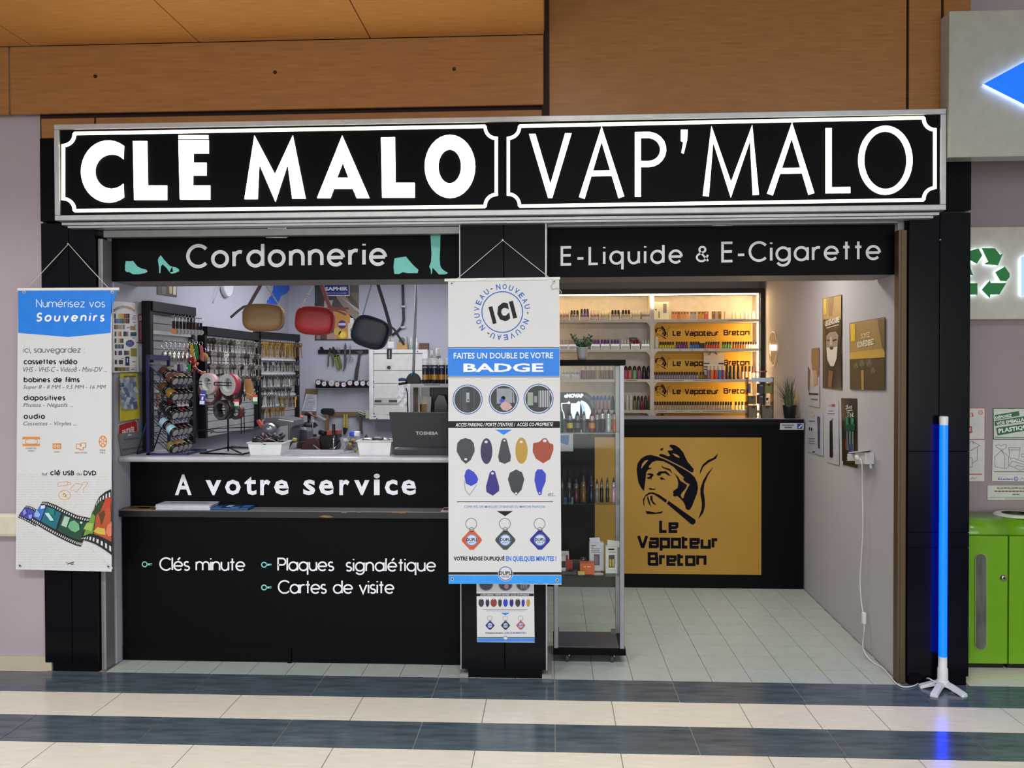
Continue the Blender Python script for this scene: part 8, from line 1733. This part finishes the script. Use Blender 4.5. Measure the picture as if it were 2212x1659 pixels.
def d4(c, b):
    for L in ([(370, 525), (400, 522), (430, 530), (460, 520), (490, 522), (480, 560), (432, 585), (510, 650), (508, 770), (490, 788), (360, 770), (358, 655), (432, 585), (375, 545), (370, 525)], [(432, 585), (470, 650), (470, 780)], [(512, 555), (640, 555), (635, 580), (514, 580), (512, 555)], [(515, 580), (528, 680)], [(635, 580), (625, 680)], [(530, 685), (560, 668), (700, 720)], [(515, 750), (555, 705), (690, 745)], [(515, 750), (640, 808), (690, 790)], [(580, 770), (610, 752), (690, 770)], [(690, 620), (650, 630), (660, 655), (690, 660)]): c.line(b, [hp(*q) for q in L], .8, INKL)
    c.rect(b, *hp(348, 820), *hp(700, 830), INKL); c.text(b, 'E.Leclerc', *hp(395, 892), *hp(560, 916), M('#2a52a8', .4), .03); (x, y) = hp(595, 903); c.ring(b, x, y, 4, 4, 1.2, M('#2a52a8', .4)); c.text(b, 'L', x-1.2, y-2, x+1.5, y+2, M('#2a52a8', .4), .03); c.line(b, [hp(645, 915), hp(665, 890), hp(690, 910)], .9, M('#b05a5a', .4))
hposter('white drawing of plastic bags and tubs over the green bins', [hp(335, 466), hp(900, 466), hp(900, 935), hp(326, 930)], PPR, d4)
def d5(c, b):
    for v, u0, u1 in ((1000, 380, 760), (1036, 352, 760), (1072, 556, 640)):
        u = u0
        while u < u1: c.rect(b, *hp(u, v), *hp(min(u+34, u1), v+12), M('#7a4a48', .5)); u += 40
    c.rect(b, *hp(296, 1108), *hp(900, 1111), GNP); c.rect(b, *hp(468, 1127), *hp(900, 1130), GNP)
hposter('low wide white notice just above the green bins', [hp(276, 978), hp(900, 978), hp(900, 1142), hp(276, 1142)], M('#c8cdbf', .4), d5)
# green bins
def bin_(x0, x1, label, hole, door=True):
    Yb0, Yb1 = .25, .50; zt = .79; G = M('#6aa30a', .28, coat=.3, var=.02); t = T('recycling_bin', label, 'bin', ((x0+x1)/2, (Yb0+Yb1)/2, 0), 'green recycling bins')
    zf = P(2150, 1156, Yb0)[2]
    prof = [(Yb0, .05), (Yb0, zf-.006), (Yb0+.03, zf-.006), (Yb0+.03, .05)]
    SHEET[t] = MB().prism([(x0+.004, y, z) for y, z in [(Yb0, .03), (Yb0, zf-.005), (Yb0+.02, zf-.005), (Yb0+.02, .03)]], (x1-x0-.008, 0, 0), G).build('door', t, bevel=.003)
    L = [(Yb0, zf)]+[(Yb0+.075-.075*math.cos(a), zt-.075+.075*math.sin(a)) for a in np.linspace(0, 1.57, 8)]+[(Yb1, zt+.0), (Yb1, zf)]
    MB().prism([(x0+.001, y, z) for y, z in L], (x1-x0-.002, 0, 0), G, True).build('hood', t)
    MB().box(x0+.003, x1-.003, Yb0+.02, Yb1, .03, zf, M('#5c8c10', .4)).build('body', t)
    MB().box(x0+.01, x1-.01, Yb0+.03, Yb1-.01, 0, .03, MBK).build('plinth', t)
    for hx in hole:
        MB().lathe([(.075, .012), (.1, .012), (.112, .006), (.115, 0)], (hx, Yb0+.155, zt), (0, 0, 1), M('#d4d8cc', .35), 28).build('hole_ring', t); MB().lathe([(.076, .0115), (.07, -.02), (0, -.02)], (hx, Yb0+.155, zt), (0, 0, 1), MBK, 24).build('hole', t)
    return t
xb = P(2178.5, 1300, .25)[0]; x00 = 2.10
h1 = P(2090, 1110, .4)[0]; h2 = P(2182, 1107, .4)[0]
t1 = bin_(x00, xb, 'green recycling bin with a long window in its door, beside the right pillar', [x00+.03])
t2 = bin_(xb, xb+.62, 'second green recycling bin cut off by the right edge', [xb+.12])
wq2 = lambda x, y: P(x, y, .249)
def cap(x, y0, y1, r):
    L = [(x+r*math.cos(a), y0-r*.9*math.sin(a)) for a in np.linspace(0, math.pi, 9)]+[(x-r*math.cos(a), y1+r*.9*math.sin(a)) for a in np.linspace(0, math.pi, 9)]
    return L
MB().prism([wq2(*q) for q in cap(2118.5, 1206, 1392, 13)], (0, -.004, 0), M('#8aa060', .3)).build('window_rim', SHEET[t1])
MB().prism([wq2(*q)+np.array([0, -.0045, 0]) for q in cap(2118, 1206, 1392, 11)], (0, -.003, 0), M('#5e625c', .18, spec=.7, var=.35, scale=5, stretch=(6, 1, 1))).build('window', SHEET[t1], label='long rounded grey door window')
p = wq2(2167, 1248); MB().lathe([(0, .012), (.008, .012), (.016, .006), (.017, 0)], p, (0, -1, 0), STEEL, 14).build('lock', SHEET[t1]); MB().lathe([(0, .0135), (.005, .0135)], p, (0, -1, 0), MBK, 8).build('keyhole', SHEET[t1])
